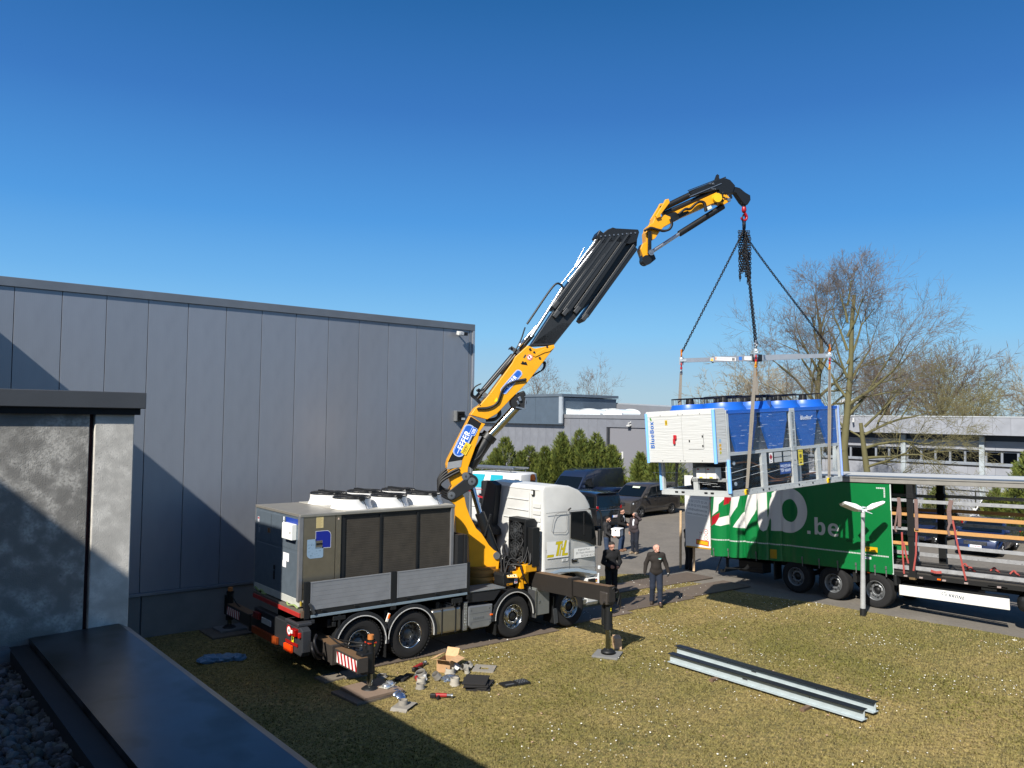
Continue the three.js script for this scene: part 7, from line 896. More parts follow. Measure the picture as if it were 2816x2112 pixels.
// ================= parked vehicles =================
{
  const tyre = tyreGeo(.34, .23, false);
  const rimA = (() => { const b = new B(); b.lathe([[.19, -.08], [.225, .09], [.215, .1], [.2, .09], [.185, -.02]], 28, T4(0, 0, 0, Math.PI / 2)); for (let k = 0; k < 5; k++) { const a = k / 5 * 6.283; for (const d of [-.16, .16]) b.bar(.035, .02, [Math.cos(a) * .04, Math.sin(a) * .04, .085], [Math.cos(a + d) * .205, Math.sin(a + d) * .205, .075], [0, 0, 1]); } b.cyl(.05, .05, [0, 0, .05], [0, 0, .1], 14); return b.geo(); })();
  const brake = new B().cyl(.17, .17, [0, 0, -.02], [0, 0, .01], 20).geo();
  const rimM = worn(0xb4b7ba, .3, .9, .4);
  function wheel(par, x, y, z, s, flip) { const g = new THREE.Group(); g.name = 'wheel'; par.add(g); g.position.set(x, y, z); g.scale.setScalar(s); if (flip) g.rotation.y = Math.PI; meshOf(tyre, 'tyre', M.rubber, g); meshOf(rimA, 'rim', rimM, g); meshOf(brake, 'brake_disc', M.black, g); }
  // side outline from the front top going round; arches cut in
  function withArches(low, xf, xr, r, sill) { // lower body polygon: low = upper outline front->rear; bottom edge with wheel arches rear->front
    const o = low.slice(); const arc = (x) => { for (let k = 0; k <= 10; k++) { const a = Math.PI * k / 10; o.push([x - Math.cos(a) * r, sill + .02 + Math.sin(a) * r]); } };
    arc(xr); arc(xf); return o;
  }
  globalThis.vehicle = (v) => {
    const t = thing(v.name, v.label, v.category, [v.at[0], -.012, v.at[1]], Math.atan2(-v.dir[1], v.dir[0]));
    const w = v.W / 2, paint = v.paint, sill = v.sill ?? .26; const arch = v.arch ?? .37;
    const zmap = (y) => w - Math.max(0, y - v.belt) * v.tumble;
    const deform = (g) => { const p = g.attributes.position; for (let i = 0; i < p.count; i++) { const x = p.getX(i), y = p.getY(i), z = p.getZ(i); let k = zmap(y) / w; if (y < .55) k -= (.55 - y) * .12; const ax = Math.abs(x) / (v.L / 2); if (ax > .72) k -= Math.pow((ax - .72) / .28, 2) * (x > 0 ? v.nose ?? .14 : v.tail ?? .06); p.setZ(i, z * k); } return toCreasedNormals(g, .55); };
    const lowB = new B().ext(withArches(v.low, v.xf, v.xr, arch, sill), -w, w, .06); const body = meshOf(boxUV(deform(lowB.geo())), 'body', paint, t);
    const up = meshOf(boxUV(deform(new B().ext(v.up, -w, w, .05).geo())), 'cabin', paint, body);
    const side = (poly, name, m, par, out = .004, th = .008) => { for (const s of [-1, 1]) { const g = new B().ext(poly, -.5, .5, 0).geo(); const p = g.attributes.position; for (let i = 0; i < p.count; i++) { let y = p.getY(i), x = p.getX(i); let k = zmap(y); const ax = Math.abs(x) / (v.L / 2); if (ax > .72) k -= w * Math.pow((ax - .72) / .28, 2) * (x > 0 ? v.nose ?? .14 : v.tail ?? .06); p.setZ(i, s * (k + (p.getZ(i) * s > 0 ? out : -th))); } g.computeVertexNormals(); meshOf(boxUV(g), name, m, par); } };
    for (const q of v.windows || []) side(q, 'side_window', v.glass || M.glass, up);
    if (v.windows) side(v.trim || [[v.up[0][0] - .1, v.belt - .01], [v.up[v.up.length - 1][0] + .1, v.belt - .01], [v.up[v.up.length - 1][0] + .1, v.belt + .015], [v.up[0][0] - .1, v.belt + .015]], 'window_trim', M.black, up, .006);
    const screen = (a, c, ins, name, out, m) => { const d = V(c[0] - a[0], c[1] - a[1], 0).normalize(), n = V(d.y, -d.x, 0).multiplyScalar(out); const p0 = [a[0] + d.x * .05 + n.x, a[1] + d.y * .05 + n.y], p1 = [c[0] - d.x * .05 + n.x, c[1] - d.y * .05 + n.y]; const w0 = zmap(a[1]) - ins, w1 = zmap(c[1]) - ins * .9; const N = 8, pos = [], idx = []; for (let i = 0; i <= N; i++) { const s = i / N * 2 - 1, bow = (1 - s * s) * .03 * Math.sign(out); pos.push(p0[0] + bow, p0[1], s * w0, p1[0] + bow * .5, p1[1], s * w1); } for (let i = 0; i < N; i++) idx.push(i * 2, i * 2 + 1, i * 2 + 2, i * 2 + 1, i * 2 + 3, i * 2 + 2); const g = new THREE.BufferGeometry(); g.setAttribute('position', new THREE.BufferAttribute(new Float32Array(pos), 3)); g.setIndex(idx); g.computeVertexNormals(); const mm = (m || v.glass || M.glass).clone(); mm.side = THREE.DoubleSide; return meshOf(boxUV(clean(g)), name, mm, up); };
    if (v.screen) screen(v.screen[0], v.screen[1], v.screen[2] ?? .1, 'windscreen', .012); if (v.rear) screen(v.rear[0], v.rear[1], .16, 'rear_window', -.012);
    const F = v.L / 2;
    if (v.lights) for (const s of [-1, 1]) { new B().rbox(.3, .17, .34, .07, F - .24, v.lights, s * (w - .26), 0, s * .35).mesh('headlight', mat(0xdfe5ea, .08, .3), t); }
    if (v.tails) for (const s of [-1, 1]) new B().rbox(.1, v.tails[1], v.tails[2] || .16, .03, -F + .05 + (v.tailsIn || 0), v.tails[0], s * (w - .1) * (1 - (v.tail ?? .06))).mesh('tail_lamp', mat(0x9c0f14, .2), t);
    if (v.grille) { const g = new B().rbox(.04, v.grille[1], v.W * .5, .02, F - .01, v.grille[0], 0).mesh('grille', M.black, t); const b = new B(); for (let k = 0; k < 3; k++) b.rbox(.03, .018, v.W * .48, .006, F + .012, v.grille[0] - v.grille[1] * .3 + k * v.grille[1] * .3, 0); b.mesh('grille_bar', M.chrome, g); if (v.badge) { const e = new B().add(new THREE.TorusGeometry(.1, .014, 8, 24), T4(F + .035, v.grille[0], 0, 0, Math.PI / 2)); for (let k = 0; k < 3; k++) { const a = k * 2.094 + 1.571; e.bar(.018, .012, [F + .035, v.grille[0], 0], [F + .035, v.grille[0] + Math.sin(a) * .1, Math.cos(a) * .1]); } e.mesh('badge', M.chrome, g); } }
    new B().rbox(.12, .16, v.W * .78, .04, F - .04, .34, 0).mesh('front_bumper', v.bumper || M.black, t); new B().rbox(.12, .16, v.W * .78, .04, -F + .04, .36, 0).mesh('rear_bumper', v.bumper || M.black, t);
    for (const s of [-1, 1]) { new B().rbox(.12, .16, .2, .05, v.mirror?.[0] ?? v.screen[0][0] - .3, v.mirror?.[1] ?? v.belt + .1, s * (w + .06)).mesh('mirror', v.mirrorM || paint, t); for (const x of v.handles || []) new B().rbox(.2, .03, .03, .012, x, v.belt - .13, s * (w + .008)).mesh('door_handle', v.handleM || paint, t); }
    if (v.seams) { const b = new B(); for (const [x, y0, y1] of v.seams) for (const s of [-1, 1]) b.box(.012, y1 - y0, .006, x, (y0 + y1) / 2, s * (w + .001)); b.mesh('door_seam', M.black, body); }
    if (v.strake) { const b = new B(); for (const s of [-1, 1]) b.rbox(v.L * .55, .05, .02, .008, -.05, .5, s * (w + .0)); b.mesh('side_strake', v.bumper || M.black, body); }
    const ws = (v.wr ?? .34) / .34; for (const x of [v.xf, v.xr]) for (const s of [-1, 1]) wheel(t, x, v.wr ?? .34, s * (w - .13), ws, s < 0);
    new B().box(v.L * .8, .2, v.W * .7, 0, .32, 0).mesh('underbody', M.black, t);
    if (v.plateF) { const p = print('number_plate', .5, .11, 128, v.plateF, t, [F + .03, .45, v.plateZ || 0], Math.PI / 2); }
    if (v.plateR) print('number_plate', .5, .11, 128, v.plateR, t, [-F - .025, v.plateRy ?? .75, v.plateRz || 0], -Math.PI / 2);
    return t;
  };
  const plate = (txt) => (x, w, h) => { x.fillStyle = '#e9ebee'; x.fillRect(0, 0, w, h); x.fillStyle = '#2b62b8'; x.fillRect(0, 0, 14, h); x.fillStyle = '#a0303a'; x.font = 'bold 22px sans-serif'; x.textAlign = 'center'; x.fillText(txt, w / 2 + 6, h - 6, w - 26); };
  const carPaint = (c, r = .18) => new THREE.MeshPhysicalMaterial({ color: c, roughness: .4, metalness: .25, clearcoat: 1, clearcoatRoughness: .06 });
  // van shapes
  const mpv = (L) => { const F = L / 2; return { L, W: 1.93, belt: 1.08, tumble: .17, low: [[F - .02, .25], [F + .0, .55], [F - .03, .86], [F - .2, 1.0], [F - 1.02, 1.16], [F - 1.1, 1.18], [-F + .06, 1.18], [-F, 1.0], [-F, .3]], up: [[F - .92, 1.09], [F - 1.75, 1.72], [F - 2.0, 1.84], [F - 2.6, 1.9], [-F + .8, 1.9], [-F + .22, 1.86], [-F + .12, 1.74], [-F + .02, 1.09]], xf: F - .95, xr: F - .95 - 3.2, wr: .345, screen: [[F - .98, 1.14], [F - 1.77, 1.74]], windows: [[[F - 1.5, 1.14], [F - 1.86, 1.48], [F - 2.02, 1.68], [F - 2.5, 1.72], [F - 2.5, 1.14]], [[F - 2.6, 1.14], [F - 2.6, 1.72], [F - 3.75, 1.72], [F - 3.75, 1.14]], [[F - 3.85, 1.14], [F - 3.85, 1.72], [-F + .3, 1.7], [-F + .22, 1.14]]], lights: .83, tails: [1.05, .42, .14], tailsIn: .02, handles: [F - 2.3, F - 2.85], seams: [[F - 1.42, .4, 1.1], [F - 2.55, .4, 1.1], [F - 3.8, .4, 1.1]], grille: [.8, .2], badge: true, rear: [[-F + .02, 1.18], [-F + .13, 1.76]] }; };
  // grey people carrier facing left
  vehicle({ ...mpv(5.14), name: 'people_carrier', label: 'dark grey people carrier with a pale sticker in its windscreen, nose towards the white cab', category: 'van', at: [37.45, -33.5], dir: [-.992, .125], paint: carPaint(new THREE.Color(.055, .048, .042)), bumper: carPaint(new THREE.Color(.05, .045, .04)), strake: true, plateF: plate('1 - VBN'), plateZ: .0 });
  { const pc = scene.getObjectByName('people_carrier'); const q = new THREE.Mesh(new THREE.PlaneGeometry(.5, .14), mat(0xc6d6bd, .5)); q.name = 'windscreen_sticker'; q.position.set(.97, 1.67, -.15); q.rotation.set(-.9, Math.PI / 2, 0, 'YXZ'); q.position.x += .03; pc.add(q); }
  // black van seen from behind
  vehicle({ ...mpv(5.0), name: 'black_van', label: 'black van seen from behind, red tail lamp facing the man with the white box', category: 'van', at: [30.45, -31.95], dir: [.02, -1], paint: carPaint(new THREE.Color(.006, .0065, .008)), bumper: M.black, plateR: plate('1-DRK'), plateRy: .72, plateRz: .4 });
  { const bv = scene.getObjectByName('black_van'); new B().rbox(.03, .03, 1.3, .01, -2.53, 1.06, 0).mesh('chrome_strip', M.chrome, bv); new B().rbox(.1, .05, 1.4, .02, -2.35, 1.88, 0).mesh('rear_spoiler', M.black, bv); }
  // dark blue high van
  const F3 = 3.0; const bigVan = { L: 6.0, W: 2.05, belt: 1.25, tumble: .11, low: [[F3 - .03, .3], [F3, .6], [F3 - .06, 1.0], [F3 - .35, 1.18], [F3 - .95, 1.36], [F3 - 1.0, 1.38], [-F3 + .02, 1.38], [-F3, 1.2], [-F3, .4]], up: [[F3 - .85, 1.26], [F3 - 1.55, 2.05], [F3 - 1.95, 2.34], [F3 - 2.4, 2.46], [F3 - 3, 2.5], [-F3 + .3, 2.5], [-F3 + .08, 2.42], [-F3 + .01, 1.26]], xf: F3 - .95, xr: F3 - .95 - 3.68, wr: .355, arch: .4, screen: [[F3 - .92, 1.36], [F3 - 1.58, 2.08]], windows: [[[F3 - 1.35, 1.34], [F3 - 1.75, 1.86], [F3 - 1.95, 1.95], [F3 - 2.35, 1.95], [F3 - 2.35, 1.34]]], trim: [[F3 - 1.2, 1.22], [F3 - 2.4, 1.22], [F3 - 2.4, 1.25], [F3 - 1.2, 1.25]], lights: .95, tails: [1.35, .5, .12], handles: [F3 - 2.2, F3 - 2.65], seams: [[F3 - 2.42, .45, 2.3], [F3 - 3.75, .45, 2.3], [F3 - 5.0, .45, 2.3]], grille: [.9, .25], mirror: [F3 - 1.35, 1.5], strake: true };
  vehicle({ ...bigVan, name: 'delivery_van', label: 'dark blue high-roofed delivery van parked before the conifers behind the truck cab', category: 'van', at: [36.7, -37.7], dir: [-.985, .17], paint: carPaint(new THREE.Color(.014, .024, .055)), bumper: M.black });
  // white and turquoise van with roof rack
  const wv = vehicle({ ...bigVan, name: 'delivery_van', label: 'white and turquoise high-roofed van with a roof rack, behind the truck cab', category: 'van', at: [29.55, -38.6], dir: [-.31, -.95], paint: mat(0xdcdcd8, .3), bumper: M.plasticGrey });
  { const tq = mat(new THREE.Color(.02, .36, .46), .35); const tl = new B(); const zq = (y) => 1.025 - Math.max(0, y - 1.25) * .11 + .006;
    const panel = (pts) => { for (const s of [-1, 1]) { const g = new B().ext(pts, -.004, .004).geo(); const p = g.attributes.position; for (let i = 0; i < p.count; i++) p.setZ(i, s * zq(p.getY(i)) + p.getZ(i)); g.computeVertexNormals(); tl.l.push(boxUV(g)); } }; panel([[.5, 1.4], [-.25, 1.4], [-.55, 2.36], [.3, 2.36]]); panel([[-.85, 1.4], [-1.75, 1.4], [-1.75, 2.36], [-.95, 2.36]]); tl.mesh('turquoise_panel', tq, wv);
    const rk = new B(); for (const z of [-.8, .8]) rk.rbox(3.6, .1, .12, .02, -.6, 2.72, z); for (let k = 0; k < 4; k++) rk.bar(.04, .04, [-2.2 + k * 1.0, 2.66, -.8], [-2.2 + k * 1.0, 2.66, .8]).bar(.04, .04, [-2.2 + k, 2.48, -.75], [-2.2 + k, 2.7, -.8]).bar(.04, .04, [-2.2 + k, 2.48, .75], [-2.2 + k, 2.7, .8]); rk.rbox(2.6, .05, .35, .02, -.9, 2.78, -.45).mesh('roof_rack', M.alu, wv); new B().rbox(.04, .16, .22, .01, -2.93, 2.15, .6).rbox(.3, .16, .02, .01, -2.7, 2.1, .935).rbox(.3, .16, .02, .01, -2.7, 2.1, -.935).mesh('door_emblem', M.plasticGrey, wv); }
  // small white and turquoise van
  const sv = vehicle({ ...mpv(4.4), W: 1.8, name: 'small_van', label: 'small white and turquoise van seen in the gap between crane column and truck cab', category: 'van', at: [25.55, -36.2], dir: [-.31, -.95], paint: mat(0xcfd0cc, .35), bumper: M.plasticGrey, windows: [[[.75, 1.14], [.35, 1.48], [.2, 1.68], [-.25, 1.72], [-.25, 1.14]]], screen: [[1.22, 1.14], [.43, 1.74]], xf: 1.25, xr: -1.4, seams: [], handles: [] });
  { const tl = new B(); for (const s of [-1, 1]) tl.rbox(1.6, .55, .01, .004, -.6, .8, s * .908); tl.mesh('turquoise_panel', mat(new THREE.Color(.02, .36, .46), .35), sv); print('door_lettering', .5, .35, 64, (x, w, h) => { x.fillStyle = '#cfd0cc'; x.fillRect(0, 0, w, h); x.fillStyle = '#6a7074'; for (let k = 0; k < 5; k++) x.fillRect(6, 5 + k * 8, 48 - (k % 2) * 10, 2); }, sv, [-1.75, .95, .92], 0); }
  // saloon / estate cars
  const car = (L, H = 1.47) => { const F = L / 2; return { L, W: 1.8, belt: .92, tumble: .3, low: [[F - .02, .25], [F, .5], [F - .06, .68], [F - .3, .78], [F - 1.0, .92], [F - 1.15, .96], [-F + .1, .98], [-F, .85], [-F, .3]], up: [[F - 1.0, .93], [F - 1.8, H - .14], [F - 2.1, H - .02], [F - 2.5, H], [-F + .9, H - .03], [-F + .55, H - .14], [-F + .08, .93]], xf: F - .85, xr: -F + .9, wr: .33, sill: .22, arch: .355, screen: [[F - 1.05, .97], [F - 1.83, H - .13]], windows: [[[F - 1.6, .98], [F - 1.98, 1.26], [F - 2.15, H - .15], [F - 2.6, H - .12], [F - 2.6, .98]], [[F - 2.68, .98], [F - 2.68, H - .12], [-F + .85, H - .16], [-F + .45, .99]]], lights: .66, tails: [.82, .2, .3], handles: [F - 2.45, F - 3.3], seams: [[F - 1.4, .35, .92], [F - 2.64, .3, .92]], grille: [.58, .16], rear: [[-F + .1, .98], [-F + .56, H - .15]] }; };
  vehicle({ ...car(4.5, 1.5), name: 'parked_car', label: 'dark blue estate car wedged between the blue van and the grey people carrier', category: 'car', at: [36.4, -35.55], dir: [-1, .1], paint: carPaint(new THREE.Color(.008, .012, .03)), bumper: M.black });
  vehicle({ ...car(4.6, 1.55), name: 'parked_car', label: 'black car with a blue-edged number plate, half hidden behind the white trailer door', category: 'car', at: [40.35, -30.4], dir: [-.95, .2], paint: carPaint(new THREE.Color(.008, .008, .012)), bumper: M.black, plateF: plate('1-AXK') });
  vehicle({ ...car(4.5), name: 'parked_car', label: 'navy blue car with a white number plate, facing the gaps between the trailer slats', category: 'car', at: [40.1, -15.55], dir: [-.985, .16], paint: carPaint(new THREE.Color(.010, .022, .075)), bumper: carPaint(new THREE.Color(.008, .016, .05)), plateF: plate('1-LPW-694') });
  vehicle({ ...car(4.5, 1.5), name: 'parked_car', label: 'dark navy car left of the far black trailer post', category: 'car', at: [41.3, -18.75], dir: [-1, .08], paint: carPaint(new THREE.Color(.008, .014, .05)), bumper: M.black });
  vehicle({ ...mpv(4.8), name: 'small_van', label: 'white van behind the trailer, partly covered by conifer twigs', category: 'van', at: [47.3, -17.55], dir: [-1, .05], paint: mat(0xe8e8e6, .3), bumper: M.plasticGrey });
  vehicle({ ...car(4.4), name: 'parked_car', label: 'dark car at the right edge of the view, its headlamp glinting behind the slats', category: 'car', at: [40.9, -12.35], dir: [-.98, .2], paint: carPaint(new THREE.Color(.01, .01, .012)), bumper: M.black });
}
// ================= people =================
const skinBase = new THREE.MeshStandardMaterial();
function sdfMesh(caps, res, k, pad = .05) {
  const lo = V(1e9, 1e9, 1e9), hi = V(-1e9, -1e9, -1e9);
  for (const c of caps) for (const [p, r] of [[c[0], c[2]], [c[1], c[3]]]) { lo.min(V(p.x - r - pad, p.y - r - pad, p.z - r - pad)); hi.max(V(p.x + r + pad, p.y + r + pad, p.z + r + pad)); }
  const mc = new MarchingCubes(res, skinBase, false, false, 60000), N = res, h = N / 2, F = mc.field; F.fill(-1);
  const S = hi.clone().sub(lo), cell = [S.x / N, S.y / N, S.z / N];
  for (const [a, b, ra, rb] of caps) {
    const m = Math.max(ra, rb) + k + Math.max(...cell) * 2, dx = b.x - a.x, dy = b.y - a.y, dz = b.z - a.z, L2 = dx * dx + dy * dy + dz * dz + 1e-9;
    const i0 = ['x', 'y', 'z'].map((q, j) => Math.max(0, Math.floor((Math.min(a[q], b[q]) - m - lo[q]) / cell[j]))), i1 = ['x', 'y', 'z'].map((q, j) => Math.min(N - 1, Math.ceil((Math.max(a[q], b[q]) + m - lo[q]) / cell[j])));
    for (let z = i0[2]; z <= i1[2]; z++) for (let y = i0[1]; y <= i1[1]; y++) for (let x = i0[0]; x <= i1[0]; x++) {
      const px = lo.x + x * cell[0] - a.x, py = lo.y + y * cell[1] - a.y, pz = lo.z + z * cell[2] - a.z; let t = (px * dx + py * dy + pz * dz) / L2; t = t < 0 ? 0 : t > 1 ? 1 : t;
      const ex = px - dx * t, ey = py - dy * t, ez = pz - dz * t, d = Math.sqrt(ex * ex + ey * ey + ez * ez) - (ra + (rb - ra) * t); const id = x + y * N + z * N * N, f = -F[id], hh = Math.max(k - Math.abs(f - d), 0) / k; F[id] = -(Math.min(f, d) - hh * hh * k * .25);
    }
  }
  mc.isolation = 0; mc.update(); const n = mc.count ?? mc.geometry.drawRange.count; const p = new Float32Array(n * 3);
  for (let i = 0; i < n; i++) { for (let j = 0; j < 3; j++) { const g = mc.positionArray[i * 3 + j] * h + h; p[i * 3 + j] = [lo.x, lo.y, lo.z][j] + g * cell[j]; } }
  let g = new THREE.BufferGeometry(); g.setAttribute('position', new THREE.BufferAttribute(p, 3)); g = mergeVertices(g, 1e-4); g.computeVertexNormals(); return boxUV(clean(g));
}
{
  const skin = new THREE.Color(.50, .27, .19), skinM = mat(skin, .55), eyeM = mat(0x1a1210, .3);
  const j = (x, y, z) => V(x, y, z);
  function hand(caps, w, dir, palmN, curl, s = 1) { // w wrist, dir to the fingers, palmN out of the palm
    const d = dir.clone().normalize(), n = palmN.clone().addScaledVector(d, -palmN.dot(d)).normalize(), side = d.clone().cross(n);
    const P = (a, b_, c) => w.clone().addScaledVector(d, a).addScaledVector(side, b_).addScaledVector(n, c);
    caps.push([P(-.02, 0, 0), P(.05, 0, 0), .026, .03], [P(.05, -.02, 0), P(.075, -.025, 0), .022, .018], [P(.05, .02, 0), P(.075, .025, 0), .022, .018]);
    [[-.032, .058], [-.011, .07], [.011, .066], [.031, .05]].forEach(([o, L]) => { const a = P(.085, o, 0), ang = curl; const b1 = a.clone().addScaledVector(d, L * .5 * Math.cos(ang)).addScaledVector(n, L * .5 * Math.sin(ang)), c1 = b1.clone().addScaledVector(d, L * .5 * Math.cos(ang * 2.1)).addScaledVector(n, L * .5 * Math.sin(ang * 2.1)); caps.push([a, b1, .0095, .009], [b1, c1, .009, .0078]); });
    const t0 = P(.02, s * .03, .006), t1 = P(.055, s * .052, .02), t2 = P(.08, s * .05, .034); caps.push([t0, t1, .014, .011], [t1, t2, .011, .0085]);
  }
  globalThis.person = (o) => {
    const k = o.H / 1.8, t = thing('person', o.label, 'person', [o.at[0], o.y || 0, o.at[1]], Math.atan2(o.face[0], o.face[1]));
    const Q = (a) => V(a[0] * k, a[1] * k, a[2] * k); const P = { hipL: [.095, .93, 0], hipR: [-.095, .93, 0], kneeL: [.1, .5, .03], kneeR: [-.1, .5, .03], ankL: [.1, .09, -.02], ankR: [-.1, .09, -.02], toeL: [.13, .04, .15], toeR: [-.13, .04, .15], pel: [0, 1.0, 0], wst: [0, 1.12, .01], chest: [0, 1.34, .0], shL: [.185, 1.465, -.01], shR: [-.185, 1.465, -.01], elL: [.25, 1.19, -.03], elR: [-.25, 1.19, -.03], wrL: [.26, .94, .05], wrR: [-.26, .94, .05], neck: [0, 1.52, -.005], hd: [0, 1.655, .02], ...o.pose };
    const p = {}; for (const q in P) p[q] = Q(P[q]);
    const body = [], limb = (a, b_, r0, r1, L = body) => L.push([p[a], p[b_], r0 * k, r1 * k]);
    limb('hipL', 'kneeL', .07, .05); limb('hipR', 'kneeR', .07, .05); limb('kneeL', 'ankL', .048, .035); limb('kneeR', 'ankR', .048, .035); limb('ankL', 'toeL', .032, .026); limb('ankR', 'toeR', .032, .026); limb('hipL', 'hipR', .09, .09); limb('pel', 'wst', .11, .1); limb('wst', 'chest', .1, .12); limb('shL', 'shR', .055, .055); limb('chest', 'neck', .1, .055); limb('shL', 'elL', .044, .035); limb('shR', 'elR', .044, .035); limb('elL', 'wrL', .034, .026); limb('elR', 'wrR', .034, .026);
    // head: skull, jaw, nose, ears
    const f = V(...(o.look || [0, 0, 1])).normalize(), up0 = V(0, 1, 0).addScaledVector(f, -f.y).normalize(), lf = up0.clone().cross(f); const hd = p.hd, HP = (a, u, l) => hd.clone().addScaledVector(f, a * k).addScaledVector(up0, u * k).addScaledVector(lf, l * k);
    const head = [[HP(-.025, .03, 0), HP(.02, .03, 0), .092 * k, .085 * k], [HP(.02, -.02, 0), HP(.045, -.085, 0), .07 * k, .038 * k], [HP(-.02, -.04, 0), p.neck.clone(), .06 * k, .056 * k], [p.neck.clone(), p.neck.clone().lerp(p.chest, .3), .056 * k, .07 * k], [HP(.098, .0, 0), HP(.118, -.03, 0), .009 * k, .016 * k], [HP(.09, .025, .03), HP(.09, .025, -.03), .018 * k, .018 * k], [HP(0, .005, .088), HP(-.012, -.035, .085), .016 * k, .012 * k], [HP(0, .005, -.088), HP(-.012, -.035, -.085), .016 * k, .012 * k], [HP(.085, -.065, .014), HP(.085, -.065, -.014), .012 * k, .012 * k]];
    const hands = []; const gl = !!o.gloves; const hl = [], hr = []; hand(hl, p.wrL, V(...(o.hL || [0, -1, .1])), V(...(o.nL || [-1, 0, 0])), o.cL ?? .35, o.tL ?? 1); hand(hr, p.wrR, V(...(o.hR || [0, -1, .1])), V(...(o.nR || [1, 0, 0])), o.cR ?? .35, o.tR ?? 1);
    const parts = [sdfMesh(body, 72, .03), sdfMesh(head, 56, .022)]; if (!gl) parts.push(sdfMesh(hl, 52, .008, .02), sdfMesh(hr, 52, .008, .02));
    meshOf(mergeGeometries(parts), 'body', o.skin || skinM, t);
    if (gl) { meshOf(sdfMesh(hl.map(c => [c[0], c[1], c[2] + .004, c[3] + .004]), 52, .01, .02), 'glove', mat(0x1c1a19, .8), t); meshOf(sdfMesh(hr.map(c => [c[0], c[1], c[2] + .004, c[3] + .004]), 52, .01, .02), 'glove', mat(0x1c1a19, .8), t); const wp = new B(); for (const [w, h] of [[p.wrL, o.hL || [0, -1, .1]], [p.wrR, o.hR || [0, -1, .1]]]) wp.ball(.03, w.x, w.y - .045, w.z + .02, 1, 1.2, 1, 8); wp.mesh('glove_back', mat(0xb8b8b8, .7), t); }
    const ev = new B(); for (const s of [-1, 1]) { const e = HP(.088, .008, s * .034); ev.ball(.011 * k, e.x, e.y, e.z, 1, .8, 1, 8); } ev.mesh('eyes', eyeM, t); const mo = HP(.098, -.066, 0); new B().rbox(.045 * k, .008, .01, .004, mo.x, mo.y, mo.z).mesh('mouth', mat(0x6a2e28, .6), t);
    // hair
    if (o.hair) { const hc = [[HP(-.035, .045, 0), HP(.0, .055, 0), .093 * k, .088 * k]]; if (o.hairBack) hc.push([HP(-.06, .0, 0), HP(-.05, -.05, 0), .07 * k, .06 * k], [HP(-.03, -.0, .06), HP(-.03, -.0, -.06), .04 * k, .04 * k]); meshOf(sdfMesh(hc, 44, .02), 'hair', worn(o.hair, .85, 0, .1), t); } if (o.beard) meshOf(sdfMesh([[HP(.03, -.06, .045), HP(.055, -.1, 0), .032 * k, .03 * k], [HP(.03, -.06, -.045), HP(.055, -.1, 0), .032 * k, .03 * k], [HP(.0, -.03, .07), HP(.03, -.07, .05), .02 * k, .026 * k], [HP(.0, -.03, -.07), HP(.03, -.07, -.05), .02 * k, .026 * k]], 40, .015), 'beard', worn(o.beard, .9, 0, .1), t);
    // trousers
    const tr = []; limb('hipL', 'kneeL', .108, .084, tr); limb('hipR', 'kneeR', .108, .084, tr); limb('kneeL', 'ankL', .084, .074, tr); limb('kneeR', 'ankR', .084, .074, tr); limb('hipL', 'hipR', .105, .105, tr); tr.push([p.pel, p.pel.clone().add(V(0, .03, 0)), .125 * k, .12 * k]); for (const s of ['L', 'R']) { const kk = p['knee' + s].clone().lerp(p['ank' + s], .9); tr.push([kk.clone().add(V(0, .02, .01)), kk, .066 * k, .068 * k]); const f1 = p['knee' + s].clone().lerp(p['hip' + s], .15); tr.push([f1.clone().add(V(.03, 0, .03)), f1.clone().add(V(-.03, -.02, .03)), .055 * k, .055 * k]); }
    meshOf(sdfMesh(tr, 84, .025), 'trousers', worn(o.trousers, .9, 0, .35), t);
    // shoes
    for (const s of ['L', 'R']) { const a = p['ank' + s], b_ = p['toe' + s]; meshOf(sdfMesh([[V(a.x, .045, a.z - .03), V(b_.x, .045, b_.z), .056 * k, .05 * k], [V(a.x, .1, a.z), V(a.x, .05, a.z), .058 * k, .06 * k], [V(a.x, .03, a.z - .03), V(b_.x, .028, b_.z), .045, .043]], 40, .015), 'shoe', mat(o.shoes, .7), t); }
    // top
    const jk = []; const jr = o.bulk ?? 0; limb('shL', 'elL', .067 + jr, .056 + jr, jk); limb('shR', 'elR', .067 + jr, .056 + jr, jk); limb('elL', 'wrL', .056 + jr, .042 + jr, jk); limb('elR', 'wrR', .056 + jr, .042 + jr, jk); limb('shL', 'shR', .085, .085, jk); limb('wst', 'chest', .145 + jr, .15, jk); limb('pel', 'wst', .145 + jr, .145 + jr, jk); limb('chest', 'neck', .12, .07, jk); jk.push([p.chest.clone().add(V(.08 * k, 0, .03)), p.chest.clone().add(V(-.08 * k, 0, .03)), .115 * k, .115 * k]); jk.push([p.pel.clone().add(V(.06, -.01, 0)), p.pel.clone().add(V(-.06, -.01, 0)), .13 * k + jr, .13 * k + jr]);
    if (o.belly) jk.push([p.wst.clone().add(V(.03, .02, .06)), p.wst.clone().add(V(-.03, .02, .06)), .12 * k, .12 * k]);
    if (o.hood) { jk.push([p.neck.clone().add(V(.07, 0, -.03)), p.neck.clone().add(V(-.07, 0, -.03)), .055 * k, .055 * k], [p.neck.clone().add(V(.05, -.02, .05)), p.neck.clone().add(V(-.05, -.02, .05)), .04 * k, .04 * k], [p.neck.clone().add(V(0, .0, -.08)), p.neck.clone().add(V(0, -.1, -.11)), .06 * k, .07 * k]); }
    if (o.coat) for (const s of [-1, 1]) jk.push([p.pel.clone().add(V(s * .07, 0, -.01)), V(s * .1, .62 * k, -.03), .13, .13], [p.pel.clone().add(V(0, 0, -.04)), V(0, .62 * k, -.06), .13, .13]);
    const top = meshOf(sdfMesh(jk, 84, .03), o.topName || 'hoodie', worn(o.top, .9, 0, .3), t);
